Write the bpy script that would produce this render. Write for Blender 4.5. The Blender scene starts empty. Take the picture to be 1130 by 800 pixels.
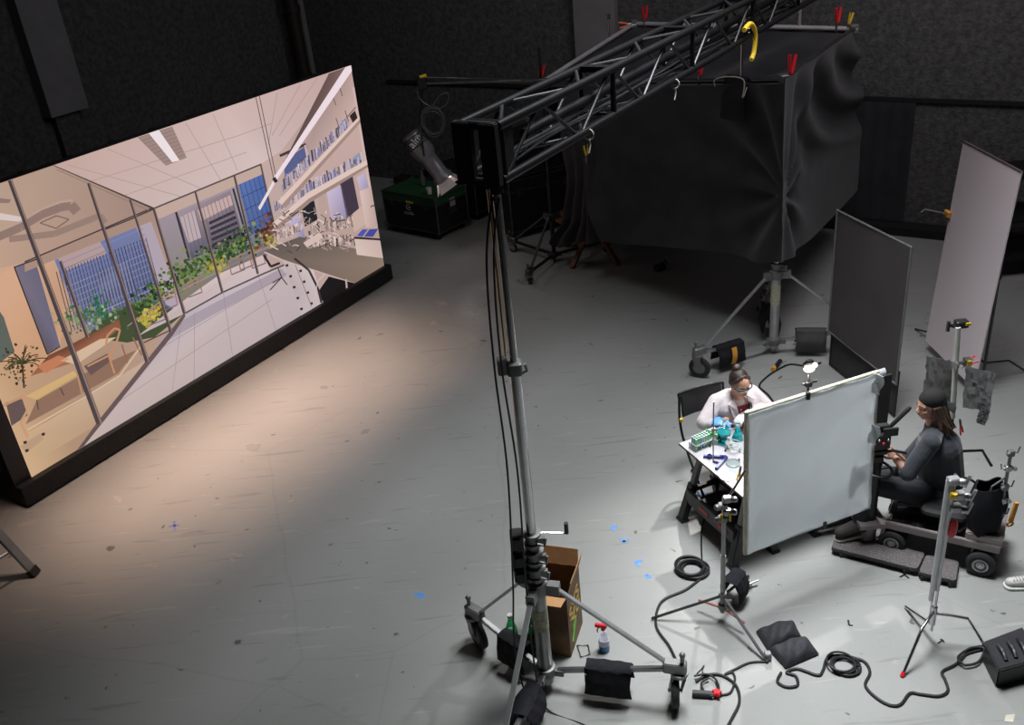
import bpy, bmesh, math, random
from mathutils import Vector, Matrix
sc = bpy.context.scene
COL = sc.collection
PI = math.pi
random.seed(7)

# ------------------------------------------------------------------ camera
W, HT = 1130, 800
F, TH, ROLL = 1047.26, math.radians(27.964), math.radians(5.936)
EYE = Vector((0, 0, 5.2))
fw = Vector((0, math.cos(TH), -math.sin(TH))); dn = Vector((0, -math.sin(TH), -math.cos(TH))); rt = Vector((1, 0, 0))
ir = rt * math.cos(ROLL) + dn * math.sin(ROLL); idn = -rt * math.sin(ROLL) + dn * math.cos(ROLL)
cd = bpy.data.cameras.new('camera'); cam = bpy.data.objects.new('camera', cd); COL.objects.link(cam)
cd.sensor_width = 36; cd.lens = F / W * 36; cd.clip_end = 100
cam.matrix_world = Matrix(((ir.x, -idn.x, -fw.x, 0), (ir.y, -idn.y, -fw.y, 0), (ir.z, -idn.z, -fw.z, 5.2), (0, 0, 0, 1)))
sc.camera = cam
sc.view_settings.view_transform = 'Standard'; sc.view_settings.look = 'None'
sc.view_settings.gamma = 1; sc.view_settings.exposure = 0.0; sc.view_settings.use_curve_mapping = False

def ray(px, py):
    return ir * ((px - W / 2) / F) + idn * ((py - HT / 2) / F) + fw
def at(px, py, z=0.0):                       # the point at height z seen at that pixel
    v = ray(px, py); return EYE + v * ((z - EYE.z) / v.z)
def up(px, py, b):                           # the point on the vertical through b seen at that pixel
    v = ray(px, py); t = math.hypot(b[0], b[1]) / math.hypot(v.x, v.y)
    return Vector((b[0], b[1], EYE.z + v.z * t))
def onp(px, py, q, d):                       # the point on the vertical plane through q along d
    v = ray(px, py); n = Vector((-d[1], d[0], 0)); q = Vector((q[0], q[1], 0))
    return EYE + v * ((q - Vector((0, 0, 0))).dot(n) / v.dot(n))

# ------------------------------------------------------------------ world and lights
w = bpy.data.worlds.new('world'); sc.world = w; w.use_nodes = True
w.node_tree.nodes['Background'].inputs[0].default_value = (0.75, 0.85, 1, 1)
w.node_tree.nodes['Background'].inputs[1].default_value = 0.012
def light(kind, name, loc, energy, col, target=None, **k):
    l = bpy.data.lights.new(name, kind); l.energy = energy; l.color = col
    for a, b in k.items(): setattr(l, a, b)
    o = bpy.data.objects.new(name, l); o.location = loc; COL.objects.link(o)
    if target is not None:
        o.rotation_euler = (Vector(target) - Vector(loc)).to_track_quat('-Z', 'Y').to_euler()
    return o
light('AREA', 'overhead_soft_light', (2.0, 6.3, 7.4), 190, (0.95, 0.98, 1.0), (1.9, 5.3, 0), shape='RECTANGLE', size=2.0, size_y=2.0, spread=math.radians(82))
light('AREA', 'rear_fill_light', (4.5, 8.5, 7.2), 170, (1.0, 0.93, 0.97), (5.2, 12.8, 1.6), shape='RECTANGLE', size=3, size_y=3)
BC_ = at(262, 470)
light('AREA', 'added_warm_light', (BC_.x + 0.2, BC_.y, 7.3), 50, (1.0, 0.68, 0.53), (BC_.x, BC_.y, 0), shape='RECTANGLE', size=0.5, size_y=4.2, spread=math.radians(28))  # added bar lamp, out of view, for the warm glow on the floor
bl_ = bpy.data.objects['added_warm_light']; bl_.rotation_euler = (0, 0, math.atan2(0.830, 0.558) - PI / 2)
light('AREA', 'left_rear_fill_light', (-1.2, 10.0, 7.2), 42, (0.95, 0.98, 1.0), (-1.0, 15.5, 1.5), shape='RECTANGLE', size=2, size_y=2)
KEY = Vector((2.62, 9.55, 3.42))
light('SPOT', 'key_spot', KEY, 430, (1.0, 0.97, 0.93), (1.15, 4.7, 0), spot_size=math.radians(46), spot_blend=0.6, shadow_soft_size=0.05)

# ------------------------------------------------------------------ materials
MATS = {}
def mat(name, col, rough=0.6, metal=0.0, var=0.12, scale=8.0, bump=0.0, bscale=60.0, spec=0.5, emit=None, estr=1.0, alpha=None, trans=0.0, ior=1.45, sheen=0):
    if name in MATS: return MATS[name]
    m = bpy.data.materials.new(name); m.use_nodes = True; nt = m.node_tree; N = nt.nodes; L = nt.links
    b = N['Principled BSDF']
    tc = N.new('ShaderNodeTexCoord'); nz = N.new('ShaderNodeTexNoise'); nz.inputs['Scale'].default_value = scale; nz.inputs['Detail'].default_value = 5
    L.new(tc.outputs['Object'], nz.inputs['Vector'])
    rp = N.new('ShaderNodeValToRGB'); c = Vector(col[:3])
    rp.color_ramp.elements[0].position = 0.3; rp.color_ramp.elements[1].position = 0.72
    rp.color_ramp.elements[0].color = (*(c * (1 - var)), 1); rp.color_ramp.elements[1].color = (*[min(1, x * (1 + var)) for x in c], 1)
    L.new(nz.outputs['Fac'], rp.inputs[0]); L.new(rp.outputs[0], b.inputs['Base Color'])
    b.inputs['Roughness'].default_value = rough; b.inputs['Metallic'].default_value = metal
    b.inputs['Specular IOR Level'].default_value = spec; b.inputs['IOR'].default_value = ior
    b.inputs['Transmission Weight'].default_value = trans
    if sheen: b.inputs['Sheen Weight'].default_value = sheen
    if emit: b.inputs['Emission Color'].default_value = (*emit, 1); b.inputs['Emission Strength'].default_value = estr
    if bump:
        n2 = N.new('ShaderNodeTexNoise'); n2.inputs['Scale'].default_value = bscale; n2.inputs['Detail'].default_value = 4
        L.new(tc.outputs['Object'], n2.inputs['Vector'])
        bp = N.new('ShaderNodeBump'); bp.inputs['Strength'].default_value = bump; bp.inputs['Distance'].default_value = 0.02
        L.new(n2.outputs['Fac'], bp.inputs['Height']); L.new(bp.outputs[0], b.inputs['Normal'])
    MATS[name] = m
    return m
chrome = mat('chrome', (0.62, 0.62, 0.63), 0.24, 1.0, 0.08)
steel = mat('steel', (0.24, 0.24, 0.245), 0.34, 0.9, 0.15)
alu = mat('aluminium', (0.46, 0.47, 0.48), 0.42, 0.85, 0.1)
cast = mat('cast_grey_metal', (0.21, 0.21, 0.21), 0.5, 0.6, 0.2)
dsteel = mat('dark_steel', (0.10, 0.10, 0.105), 0.35, 0.8, 0.2)
blackm = mat('black_metal', (0.014, 0.014, 0.015), 0.38, 0.3, 0.2)
blackp = mat('black_plastic', (0.018, 0.018, 0.02), 0.45, 0, 0.2)
rubber = mat('rubber', (0.028, 0.028, 0.030), 0.75, 0, 0.2, bump=0.2)
gaffer = mat('gaffer_tape', (0.02, 0.02, 0.022), 0.8)
cable_m = mat('cable_rubber', (0.015, 0.015, 0.017), 0.55)
duvet = mat('duvetyne', (0.030, 0.030, 0.034), 0.95, 0, 0.25, 3, bump=0.25, bscale=220, spec=0.15, sheen=0.12)
bagm = mat('bag_canvas', (0.014, 0.014, 0.018), 0.85, 0, 0.25, 20, bump=0.3, bscale=90, spec=0.25)
yellow = mat('yellow_paint', (0.75, 0.50, 0.03), 0.5)
orange = mat('orange_webbing', (0.70, 0.32, 0.05), 0.7)
redp = mat('red_plastic', (0.70, 0.02, 0.03), 0.4)
orangep = mat('orange_plastic', (0.85, 0.16, 0.03), 0.4)
whitep = mat('white_plastic', (0.75, 0.75, 0.74), 0.4)
bluetape = mat('blue_tape', (0.12, 0.34, 0.85), 0.7)
card = mat('cardboard', (0.42, 0.225, 0.10), 0.8, 0, 0.1, 14)
glassm = mat('clear_glass', (0.92, 0.96, 0.97), 0.03, 0, 0.02, trans=1.0)

# ------------------------------------------------------------------ mesh builder
ROOT = {}
class MB:
    def __init__(s): s.v = []; s.f = []; s.c = []
    def add(s, vs, fs):
        k = len(s.v); s.v += [Vector(p) for p in vs]; s.f += [tuple(i + k for i in f) for f in fs]; return s
    def box(s, c, size, M=None, taper=1.0):
        c = Vector(c); M = M or Matrix.Identity(3); x, y, z = [a / 2 for a in size]
        pts = []
        for k in (-1, 1):
            t = 1 if k < 0 else taper
            for i, j in ((-1, -1), (1, -1), (1, 1), (-1, 1)): pts.append(c + M @ Vector((i * x * t, j * y * t, k * z)))
        return s.add(pts, [(3, 2, 1, 0), (4, 5, 6, 7), (0, 1, 5, 4), (1, 2, 6, 5), (2, 3, 7, 6), (3, 0, 4, 7)])
    def rbox(s, c, size, r=0.01, M=None, n=4):          # rounded in plan
        c = Vector(c); M = M or Matrix.Identity(3); x, y, z = [a / 2 for a in size]; ring = []
        for (sx, sy, a0) in ((1, 1, 0), (-1, 1, 90), (-1, -1, 180), (1, -1, 270)):
            for k in range(n + 1):
                a = math.radians(a0 + 90 * k / n); ring.append((sx * (x - r) + r * math.cos(a), sy * (y - r) + r * math.sin(a)))
        m = len(ring); e = min(r * 0.5, z * 0.6); pts = []
        for (zz, q) in ((-z, e), (-z + e, 0), (z - e, 0), (z, e)):
            for (a, b) in ring:
                pts.append(c + M @ Vector((a * (1 - q / x), b * (1 - q / y), zz)))
        fs = [tuple(range(m - 1, -1, -1)), tuple(range(3 * m, 4 * m))]
        for l in range(3):
            for i in range(m): fs.append((l * m + i, l * m + (i + 1) % m, (l + 1) * m + (i + 1) % m, (l + 1) * m + i))
        return s.add(pts, fs)
    def beam(s, a, b, wd, ht, upv=(0, 0, 1)):
        a, b = Vector(a), Vector(b); d = (b - a); L = d.length; d.normalize(); u = Vector(upv)
        x = d.cross(u)
        if x.length < 1e-4: x = d.cross(Vector((1, 0, 0)))
        x.normalize(); u = x.cross(d); M = Matrix((x, d, u)).transposed()
        return s.box((a + b) / 2, (wd, L, ht), M)
    def tube(s, pts, r, n=10, closed=False, rr=None, caps=True):
        pts = [Vector(p) for p in pts]; m = len(pts); prev = None; vs = []; fs = []
        for i, p in enumerate(pts):
            if closed: t = pts[(i + 1) % m] - pts[i - 1]
            else: t = pts[min(i + 1, m - 1)] - pts[max(i - 1, 0)]
            t.normalize()
            if prev is None:
                x = t.cross(Vector((0, 0, 1)))
                if x.length < 0.05: x = t.cross(Vector((1, 0, 0)))
            else: x = prev - t * prev.dot(t)
            x.normalize(); prev = x; y = t.cross(x); q = rr[i] if rr else r
            for k in range(n):
                a = 2 * PI * k / n; vs.append(p + x * (q * math.cos(a)) + y * (q * math.sin(a)))
        for i in range(m if closed else m - 1):
            j = (i + 1) % m
            for k in range(n): fs.append((i * n + k, i * n + (k + 1) % n, j * n + (k + 1) % n, j * n + k))
        if not closed and caps: fs += [tuple(range(n - 1, -1, -1)), tuple(range((m - 1) * n, m * n))]
        return s.add(vs, fs)
    def cyl(s, a, b, r, r2=None, n=14):
        return s.tube([a, b], r, n, rr=[r, r if r2 is None else r2])
    def lathe(s, base, prof, axis=(0, 0, 1), n=20):
        base = Vector(base); ax = Vector(axis).normalized(); x = ax.orthogonal().normalized(); y = ax.cross(x); vs = []; fs = []
        for (r, h) in prof:
            for k in range(n):
                a = 2 * PI * k / n; vs.append(base + ax * h + x * (max(r, 1e-4) * math.cos(a)) + y * (max(r, 1e-4) * math.sin(a)))
        m = len(prof)
        for i in range(m - 1):
            for k in range(n): fs.append((i * n + k, i * n + (k + 1) % n, (i + 1) * n + (k + 1) % n, (i + 1) * n + k))
        fs += [tuple(range(n - 1, -1, -1)), tuple(range((m - 1) * n, m * n))]
        return s.add(vs, fs)
    def ell(s, c, r, M=None, n=16, m=10):
        c = Vector(c); M = M or Matrix.Identity(3); r = (r, r, r) if isinstance(r, (int, float)) else r; vs = []; fs = []
        for i in range(m + 1):
            t = PI * i / m; q = max(math.sin(t), 0.001)
            for k in range(n):
                a = 2 * PI * k / n; vs.append(c + M @ Vector((r[0] * q * math.cos(a), r[1] * q * math.sin(a), -r[2] * math.cos(t))))
        for i in range(m):
            for k in range(n): fs.append((i * n + k, i * n + (k + 1) % n, (i + 1) * n + (k + 1) % n, (i + 1) * n + k))
        fs += [tuple(range(n - 1, -1, -1)), tuple(range(m * n, m * n + n))]
        return s.add(vs, fs)
    def prism(s, poly, ext):
        e = Vector(ext); n = len(poly); P = [Vector(p) for p in poly]
        fs = [tuple(range(n - 1, -1, -1)), tuple(range(n, 2 * n))] + [(i, (i + 1) % n, n + (i + 1) % n, n + i) for i in range(n)]
        return s.add(P + [p + e for p in P], fs)
    def torus(s, c, axis, R, r, n=24, m=8):
        ax = Vector(axis).normalized(); x = ax.orthogonal().normalized(); y = ax.cross(x); c = Vector(c)
        return s.tube([c + x * (R * math.cos(2 * PI * k / n)) + y * (R * math.sin(2 * PI * k / n)) for k in range(n)], r, m, closed=True)
    def sheet(s, fn, nu, nv, th=None):
        P = [[Vector(fn(i / nu, j / nv)) for j in range(nv + 1)] for i in range(nu + 1)]; k = nv + 1
        if th is None: th = 0.006
        vs = []; bs = []
        for i in range(nu + 1):
            for j in range(nv + 1):
                a = P[min(i + 1, nu)][j] - P[max(i - 1, 0)][j]; b = P[i][min(j + 1, nv)] - P[i][max(j - 1, 0)]
                nn = a.cross(b)
                if nn.length > 0: nn.normalize()
                vs.append(P[i][j] + nn * th / 2); bs.append(P[i][j] - nn * th / 2)
        o = len(vs); fs = []
        for i in range(nu):
            for j in range(nv):
                a = i * k + j; fs += [(a, a + k, a + k + 1, a + 1), (o + a, o + a + 1, o + a + k + 1, o + a + k)]
        for i in range(nu):
            a = i * k; fs.append((a, o + a, o + a + k, a + k)); a = i * k + nv; fs.append((a, a + k, o + a + k, o + a))
        for j in range(nv):
            fs.append((j, j + 1, o + j + 1, o + j)); a = nu * k + j; fs.append((a, o + a, o + a + 1, a + 1))
        return s.add(vs + bs, fs)
    def build(s, name, m, parent=None, label=None, cat=None, group=None, kind=None, smooth=True, ang=38, bev=0, sub=0):
        me = bpy.data.meshes.new(name)
        if parent is not None: org = ROOT[parent.name]
        elif s.v and kind != 'structure':
            xs = [p.x for p in s.v]; ys = [p.y for p in s.v]; zs = [p.z for p in s.v]
            org = Vector(((min(xs) + max(xs)) / 2, (min(ys) + max(ys)) / 2, min(zs)))
        else: org = Vector((0, 0, 0))
        me.from_pydata([p - org for p in s.v], [], s.f); me.update()
        bm = bmesh.new(); bm.from_mesh(me); bmesh.ops.recalc_face_normals(bm, faces=bm.faces)
        if bev:
            bmesh.ops.bevel(bm, geom=[e for e in bm.edges if len(e.link_faces) == 2 and e.calc_face_angle(0) > 0.9], offset=bev, segments=2, affect='EDGES', clamp_overlap=True)
        bm.to_mesh(me); bm.free()
        me.materials.append(m)
        if smooth:
            me.polygons.foreach_set('use_smooth', [True] * len(me.polygons)); me.set_sharp_from_angle(angle=math.radians(ang))
        o = bpy.data.objects.new(name, me); COL.objects.link(o)
        if parent is not None: o.parent = parent
        else: o.location = org
        ROOT[o.name] = org
        tag(o, label, cat, group, kind)
        return o
def tag(o, label=None, cat=None, group=None, kind=None):
    if label: o['label'] = label
    if cat: o['category'] = cat
    if group: o['group'] = group
    if kind: o['kind'] = kind
def thing(name, loc, label, cat, group=None):
    o = bpy.data.objects.new(name, None); o.empty_display_size = 0.1; COL.objects.link(o); o.location = Vector(loc)
    ROOT[o.name] = Vector(loc); tag(o, label, cat, group); return o
def copy_tree(o, parent=None):
    c = o.copy(); COL.objects.link(c)
    if parent is not None: c.parent = parent
    ROOT[c.name] = ROOT[o.name]
    for ch in [x for x in sc.objects if x.parent == o]: copy_tree(ch, c)
    return c
def catmull(pts, n=8, closed=False):
    P = [Vector(p) for p in pts]; m = len(P); out = []
    for i in range(m if closed else m - 1):
        if closed: a, b, c, d = P[i - 1], P[i], P[(i + 1) % m], P[(i + 2) % m]
        else: a, b, c, d = P[max(i - 1, 0)], P[i], P[i + 1], P[min(i + 2, m - 1)]
        for k in range(n):
            t = k / n; out.append(0.5 * (2 * b + (c - a) * t + (2 * a - 5 * b + 4 * c - d) * t * t + (3 * b - a - 3 * c + d) * t ** 3))
    if not closed: out.append(P[-1])
    return out
def rotz(a): return Matrix.Rotation(a, 3, 'Z')
def frame3(x, z):
    x = Vector(x).normalized(); z = Vector(z); z = (z - x * z.dot(x)).normalized(); y = z.cross(x); return Matrix((x, y, z)).transposed()
def smoothstep(a, b, x):
    t = max(0, min(1, (x - a) / (b - a))); return t * t * (3 - 2 * t)

# ------------------------------------------------------------------ room shell
E1 = Vector((0.558, 0.830, 0)).normalized(); E2 = Vector((E1.y, -E1.x, 0))
def floor_mat():
    m = bpy.data.materials.new('painted_concrete'); m.use_nodes = True; nt = m.node_tree; N = nt.nodes; L = nt.links; b = N['Principled BSDF']
    tc = N.new('ShaderNodeTexCoord')
    def noise(s, d=6, vec=None, dist=0):
        n = N.new('ShaderNodeTexNoise'); n.inputs['Scale'].default_value = s; n.inputs['Detail'].default_value = d; n.inputs['Distortion'].default_value = dist
        L.new(vec or tc.outputs['Object'], n.inputs['Vector']); return n.outputs['Fac']
    def ramp(f, p0, p1, c0=(0, 0, 0, 1), c1=(1, 1, 1, 1)):
        r = N.new('ShaderNodeValToRGB'); r.color_ramp.elements[0].position = p0; r.color_ramp.elements[1].position = p1
        r.color_ramp.elements[0].color = c0; r.color_ramp.elements[1].color = c1; L.new(f, r.inputs[0]); return r.outputs[0]
    def mix(f, a, b_):
        x = N.new('ShaderNodeMix'); x.data_type = 'RGBA'; L.new(f, x.inputs[0])
        if isinstance(a, tuple): x.inputs[6].default_value = a
        else: L.new(a, x.inputs[6])
        if isinstance(b_, tuple): x.inputs[7].default_value = b_
        else: L.new(b_, x.inputs[7])
        return x.outputs[2]
    base = ramp(noise(0.7), 0.3, 0.75, (0.285, 0.295, 0.285, 1), (0.335, 0.34, 0.33, 1))
    speck = ramp(noise(60, 3), 0.66, 0.72)
    c = mix(speck, base, (0.25, 0.255, 0.25, 1))
    # scuffs: stretched noise in two directions
    for rot, s, lo in ((0.6, 1.0, 0.645), (-0.9, 1.4, 0.66), (1.9, 0.8, 0.65)):
        mp = N.new('ShaderNodeMapping'); mp.inputs['Rotation'].default_value = (0, 0, rot); mp.inputs['Scale'].default_value = (0.8 * s, 9 * s, 1)
        L.new(tc.outputs['Object'], mp.inputs['Vector'])
        c = mix(ramp(noise(1.6, 8, mp.outputs[0], 0.6), lo, lo + 0.06, (0, 0, 0, 1), (0.55, 0.55, 0.55, 1)), c, (0.20, 0.205, 0.20, 1))
    for rot, s, lo in ((0.25, 1.3, 0.66), (-1.3, 1.0, 0.67)):
        mp = N.new('ShaderNodeMapping'); mp.inputs['Rotation'].default_value = (0, 0, rot); mp.inputs['Scale'].default_value = (1.1 * s, 12 * s, 1); mp.inputs['Location'].default_value = (3, 7, 0)
        L.new(tc.outputs['Object'], mp.inputs['Vector'])
        c = mix(ramp(noise(1.3, 8, mp.outputs[0], 0.8), lo, lo + 0.05, (0, 0, 0, 1), (0.45, 0.45, 0.45, 1)), c, (0.44, 0.43, 0.41, 1))
    vo = N.new('ShaderNodeTexVoronoi'); vo.feature = 'DISTANCE_TO_EDGE'; vo.inputs['Scale'].default_value = 0.33; wn = N.new('ShaderNodeTexNoise'); wn.inputs['Scale'].default_value = 1.2; L.new(tc.outputs['Object'], wn.inputs['Vector'])
    va = N.new('ShaderNodeMix'); va.data_type = 'RGBA'; va.inputs[0].default_value = 0.12; L.new(tc.outputs['Object'], va.inputs[6]); L.new(wn.outputs['Color'], va.inputs[7]); L.new(va.outputs[2], vo.inputs['Vector'])
    c = mix(ramp(vo.outputs['Distance'], 0.0012, 0.003, (0.22, 0.22, 0.22, 1), (0, 0, 0, 1)), c, (0.19, 0.19, 0.185, 1))
    chips = ramp(noise(2.6, 10, None, 0.3), 0.69, 0.71)
    c = mix(chips, c, (0.38, 0.36, 0.34, 1))
    dk = ramp(noise(7.5, 8, None, 0.4), 0.69, 0.72)
    c = mix(dk, c, (0.11, 0.11, 0.105, 1))
    L.new(c, b.inputs['Base Color'])
    L.new(ramp(noise(1.7, 7), 0.3, 0.75, (0.27, 0.27, 0.27, 1), (0.44, 0.44, 0.44, 1)), b.inputs['Roughness'])
    bp = N.new('ShaderNodeBump'); bp.inputs['Strength'].default_value = 0.12; bp.inputs['Distance'].default_value = 0.02
    L.new(noise(3.5, 8, None, 0.3), bp.inputs['Height']); L.new(bp.outputs[0], b.inputs['Normal'])
    return m
PW = Vector((5.77, 12.58, 0))                  # a point at the foot of the back wall
CW = Vector((-3.43, 18.47, 0))                 # the corner of back and left wall
CW = PW + E2 * ((CW - PW).dot(E2))
mb = MB(); mb.box((1, 9, -0.1), (34, 34, 0.2)); mb.build('floor', floor_mat(), kind='structure', smooth=False)
wallm = mat('black_acoustic_wall', (0.085, 0.085, 0.082), 0.95, 0, 0.35, 14, bump=0.9, bscale=30, spec=0.2)
pilm = mat('grey_painted_concrete', (0.20, 0.19, 0.20), 0.7, 0, 0.1, 3, bump=0.3)
darkm = mat('dark_wall_paint', (0.008, 0.008, 0.010), 0.9, 0, 0.2)
HW = 7.8
def wallbox(name, p, q, th, z0, z1, m, side=1):
    p, q = Vector(p), Vector(q); d = (q - p).normalized(); n = Vector((-d.y, d.x, 0)) * side
    mb = MB(); mb.prism([p + Vector((0, 0, z0)), q + Vector((0, 0, z0)), q + Vector((0, 0, z1)), p + Vector((0, 0, z1))], n * th)
    return mb.build(name, m, kind='structure', smooth=False)
wallbox('wall_back', CW - E2 * 0.3, PW + E2 * 9, 0.3, 0, HW, wallm)
leftend = CW - E1 * 24
wallbox('wall_left', leftend, CW, 0.3, 0, HW, wallm)
rightfoot = PW + E2 * 5.5
wallbox('wall_right', rightfoot, rightfoot - E1 * 20, 0.3, 0, HW, wallm)
mb = MB(); mb.box((1, 9, HW + 0.1), (34, 34, 0.2)); mb.build('ceiling', darkm, kind='structure', smooth=False)
def backw(px, py): return onp(px, py, PW, E2)
def leftw(px, py): return onp(px, py, CW, E1)
# pilasters
def pilaster(name, a, b, off, z0, z1, wallp, m=pilm):
    n = -E1 if wallp == 'b' else E2
    d = E2 if wallp == 'b' else E1
    a = Vector((a.x, a.y, 0)); b = Vector((b.x, b.y, 0))
    mb = MB(); mb.prism([a + Vector((0, 0, z0)), b + Vector((0, 0, z0)), b + Vector((0, 0, z1)), a + Vector((0, 0, z1))], n * off)
    return mb.build(name, m, kind='structure', smooth=False)
pilaster('trim_1', backw(637, 20), backw(682, 20), 0.12, 0, HW, 'b')
pilaster('trim_2', leftw(47, 129), leftw(88, 118), 0.22, 2.5, HW, 'l')
pilaster('trim_3', leftw(55, 129), leftw(80, 122), 0.12, 0, 2.5, 'l', wallm)
pilaster('trim_4', backw(332, 60), backw(345, 60), 0.10, 0, HW, 'b')
# ledge strips and curb of the back wall
cz = 1.84
p0 = PW - E2 * 9 - E1 * 0.02; p1 = PW + E2 * 5.4 - E1 * 0.02
mb = MB(); mb.beam(p0 + Vector((0, 0, cz)), p1 + Vector((0, 0, cz)), 0.06, 0.05); mb.build('trim_5', darkm, kind='structure', smooth=False)
mb = MB(); mb.beam(p0 + Vector((0, 0, 0.06)) - E1 * 0.1, p1 + Vector((0, 0, 0.06)) - E1 * 0.1, 0.3, 0.12); mb.build('baseboard_back', darkm, kind='structure', smooth=False)
# dark drape panel fixed on the back wall
a = backw(905, 106); b = backw(1012, 110)
mb = MB()
def fn(u, v):
    p = Vector((a.x, a.y, 0)).lerp(Vector((b.x, b.y, 0)), u); return p - E1 * (0.05 + 0.012 * math.sin(u * 40 + v)) + Vector((0, 0, 0.13 + v * 1.68))
mb.sheet(fn, 60, 10); mb.build('wall_drape', duvet, None, 'flat black drape covering the lower back wall between the tent and the bare wall', 'drape')
# dark iron pipe in front of the back wall
a = leftw(316, 60); mb = MB(); pp = Vector((a.x, a.y, 0)) + E2 * 0.35
mb.cyl(pp, pp + Vector((0, 0, HW)), 0.12); 
for z in (1.9, 3.1, 4.6): mb.cyl(pp + Vector((0, 0, z)), pp + Vector((0, 0, z + 0.12)), 0.15)
mb.build('standing_pipe', mat('rusty_pipe', (0.03, 0.024, 0.02), 0.6, 0.3), None, 'dark brown vertical pipe against the back wall behind the video wall', 'pipe')

# ------------------------------------------------------------------ video wall
LQ = at(30, 557, 0); LQ.z = 0
S0, S1, Z0, Z1 = 0.139, 5.803, 0.24, 3.02
def lw(s, z, off=0.0): return LQ + E1 * s + E2 * off + Vector((0, 0, z))
vw = thing('video_wall', lw((S0 + S1) / 2, 0), 'wide video wall showing a sunlit laboratory with glass walls, on a black base', 'screen')
mb = MB(); c = lw((S0 + S1) / 2, (Z0 + Z1) / 2, -0.07); MLED = Matrix((E1, -E2, Vector((0, 0, 1)))).transposed()
mb.box(c, (S1 - S0, 0.12, Z1 - Z0), MLED)
for i in range(12):
    s = S0 + (S1 - S0) * i / 11; mb.beam(lw(s, Z0, -0.16), lw(s, Z1, -0.16), 0.04, 0.06, E1)
mb.build('cabinet_panels', blackp, vw, smooth=False)
mb = MB(); mb.box(lw((S0 + S1) / 2 - 0.05, 0.13, -0.05), (S1 - S0 + 0.25, 0.26, 0.215), MLED)
for i in range(23):
    s = S0 - 0.05 + (S1 - S0) * i / 22; mb.box(lw(s, 0.05, 0.015), (0.07, 0.04, 0.1), MLED)
mb.build('base', mat('black_base', (0.010, 0.010, 0.011), 0.6, 0, 0.4, 30, bump=0.4), vw, smooth=False, bev=0.006)
mb = MB(); mb.box(lw(S0 - 0.09, (Z1 + Z0) / 2 - 0.02, -0.06), (0.17, 0.10, Z1 - Z0 + 0.04), MLED); mb.build('side_panel', blackp, vw, smooth=False)
mb = MB()
for s in (0.9, 2.9, 4.9):
    mb.beam(lw(s, 0.03, -0.2), lw(s, 0.03, -1.3), 0.06, 0.06); mb.beam(lw(s, 2.6, -0.2), lw(s, 0.06, -1.25), 0.05, 0.05); mb.beam(lw(s, 0.03, -0.22), lw(s, 2.95, -0.22), 0.06, 0.06)
mb.build('support_frame', blackm, vw, smooth=False)

SV, SF, SC = [], [], []
LAY = [0]
def spx(px, py):
    p = onp(px, py, LQ, E1); d = p - LQ; return (min(max(d.dot(E1), S0), S1), min(max(p.z, Z0), Z1))
def lin(c):
    g = sum(c[:3]) / 3; c = [(g + (x - g) * 0.92) * 0.935 for x in c]
    return tuple(((x / 255) / 12.92 if x <= 10 else ((x / 255 + 0.055) / 1.055) ** 2.4) for x in c)
def spoly(pts, col, lay):
    k = len(SV); cols = col if isinstance(col, list) else [col] * len(pts)
    for p in pts:
        s, z = spx(*p); SV.append(lw(s, z, 0.0005 * lay))
    SF.append(tuple(range(k, k + len(pts)))); SC.append([lin(c) for c in cols])
def sline(a, b, w_, col, lay, w2=None):
    d = Vector((b[0] - a[0], b[1] - a[1])); d.normalize(); n = Vector((-d.y, d.x)); w2 = w_ if w2 is None else w2
    spoly([(a[0] + n.x * w_ / 2, a[1] + n.y * w_ / 2), (b[0] + n.x * w2 / 2, b[1] + n.y * w2 / 2), (b[0] - n.x * w2 / 2, b[1] - n.y * w2 / 2), (a[0] - n.x * w_ / 2, a[1] - n.y * w_ / 2)], col, lay)
def spath(pts, w_, col, lay):
    for a, b in zip(pts, pts[1:]): sline(a, b, w_, col, lay)
def quadp(q, u, v):
    a, b, c, d = [Vector(p) for p in q]; return tuple(a.lerp(b, u).lerp(d.lerp(c, u), v))
def jit(c, a): 
    k = random.uniform(-a, a); return tuple(max(0, min(255, x + k + random.uniform(-a, a) * 0.35)) for x in c)
rs = random.Random(3)
# base: ceiling colour over the whole picture
k = len(SV); SV += [lw(S0, Z0, 0), lw(S1, Z0, 0), lw(S1, Z1, 0), lw(S0, Z1, 0)]; SF.append((k, k + 1, k + 2, k + 3)); SC.append([lin(c) for c in ((200, 170, 160), (200, 170, 165), (196, 160, 156), (216, 180, 166))])
# ceiling shading and panel joints
spoly([(57, 181), (250, 118), (288, 181), (169, 230)], [(208, 174, 164), (222, 192, 186), (226, 202, 200), (216, 190, 186)], 1)
spoly([(250, 118), (387, 70), (312, 165), (288, 181)], [(220, 190, 184), (206, 170, 164), (214, 188, 186), (226, 202, 200)], 1)
for a, b in (((75, 182), (200, 217)), ((118, 164), (222, 208)), ((205, 136), (243, 198)), ((235, 126), (262, 188)), ((306, 102), (296, 160)), ((332, 92), (300, 150)), ((350, 86), (308, 150)), ((100, 200), (262, 150)), ((136, 216), (272, 168)), ((262, 150), (300, 136))): sline(a, b, 0.7, (184, 156, 150), 2)
spoly([(152, 152), (190, 140), (206, 174), (183, 183)], (168, 140, 134), 3)
for i in range(9):
    a = quadp([(152, 152), (190, 140), (206, 174), (183, 183)], 0, i / 9); b = quadp([(152, 152), (190, 140), (206, 174), (183, 183)], 1, i / 9); sline(a, b, 0.6, (140, 116, 112), 4)
spoly([(164, 147), (175, 143), (198, 177), (190, 179)], (250, 236, 240), 5)
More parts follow.
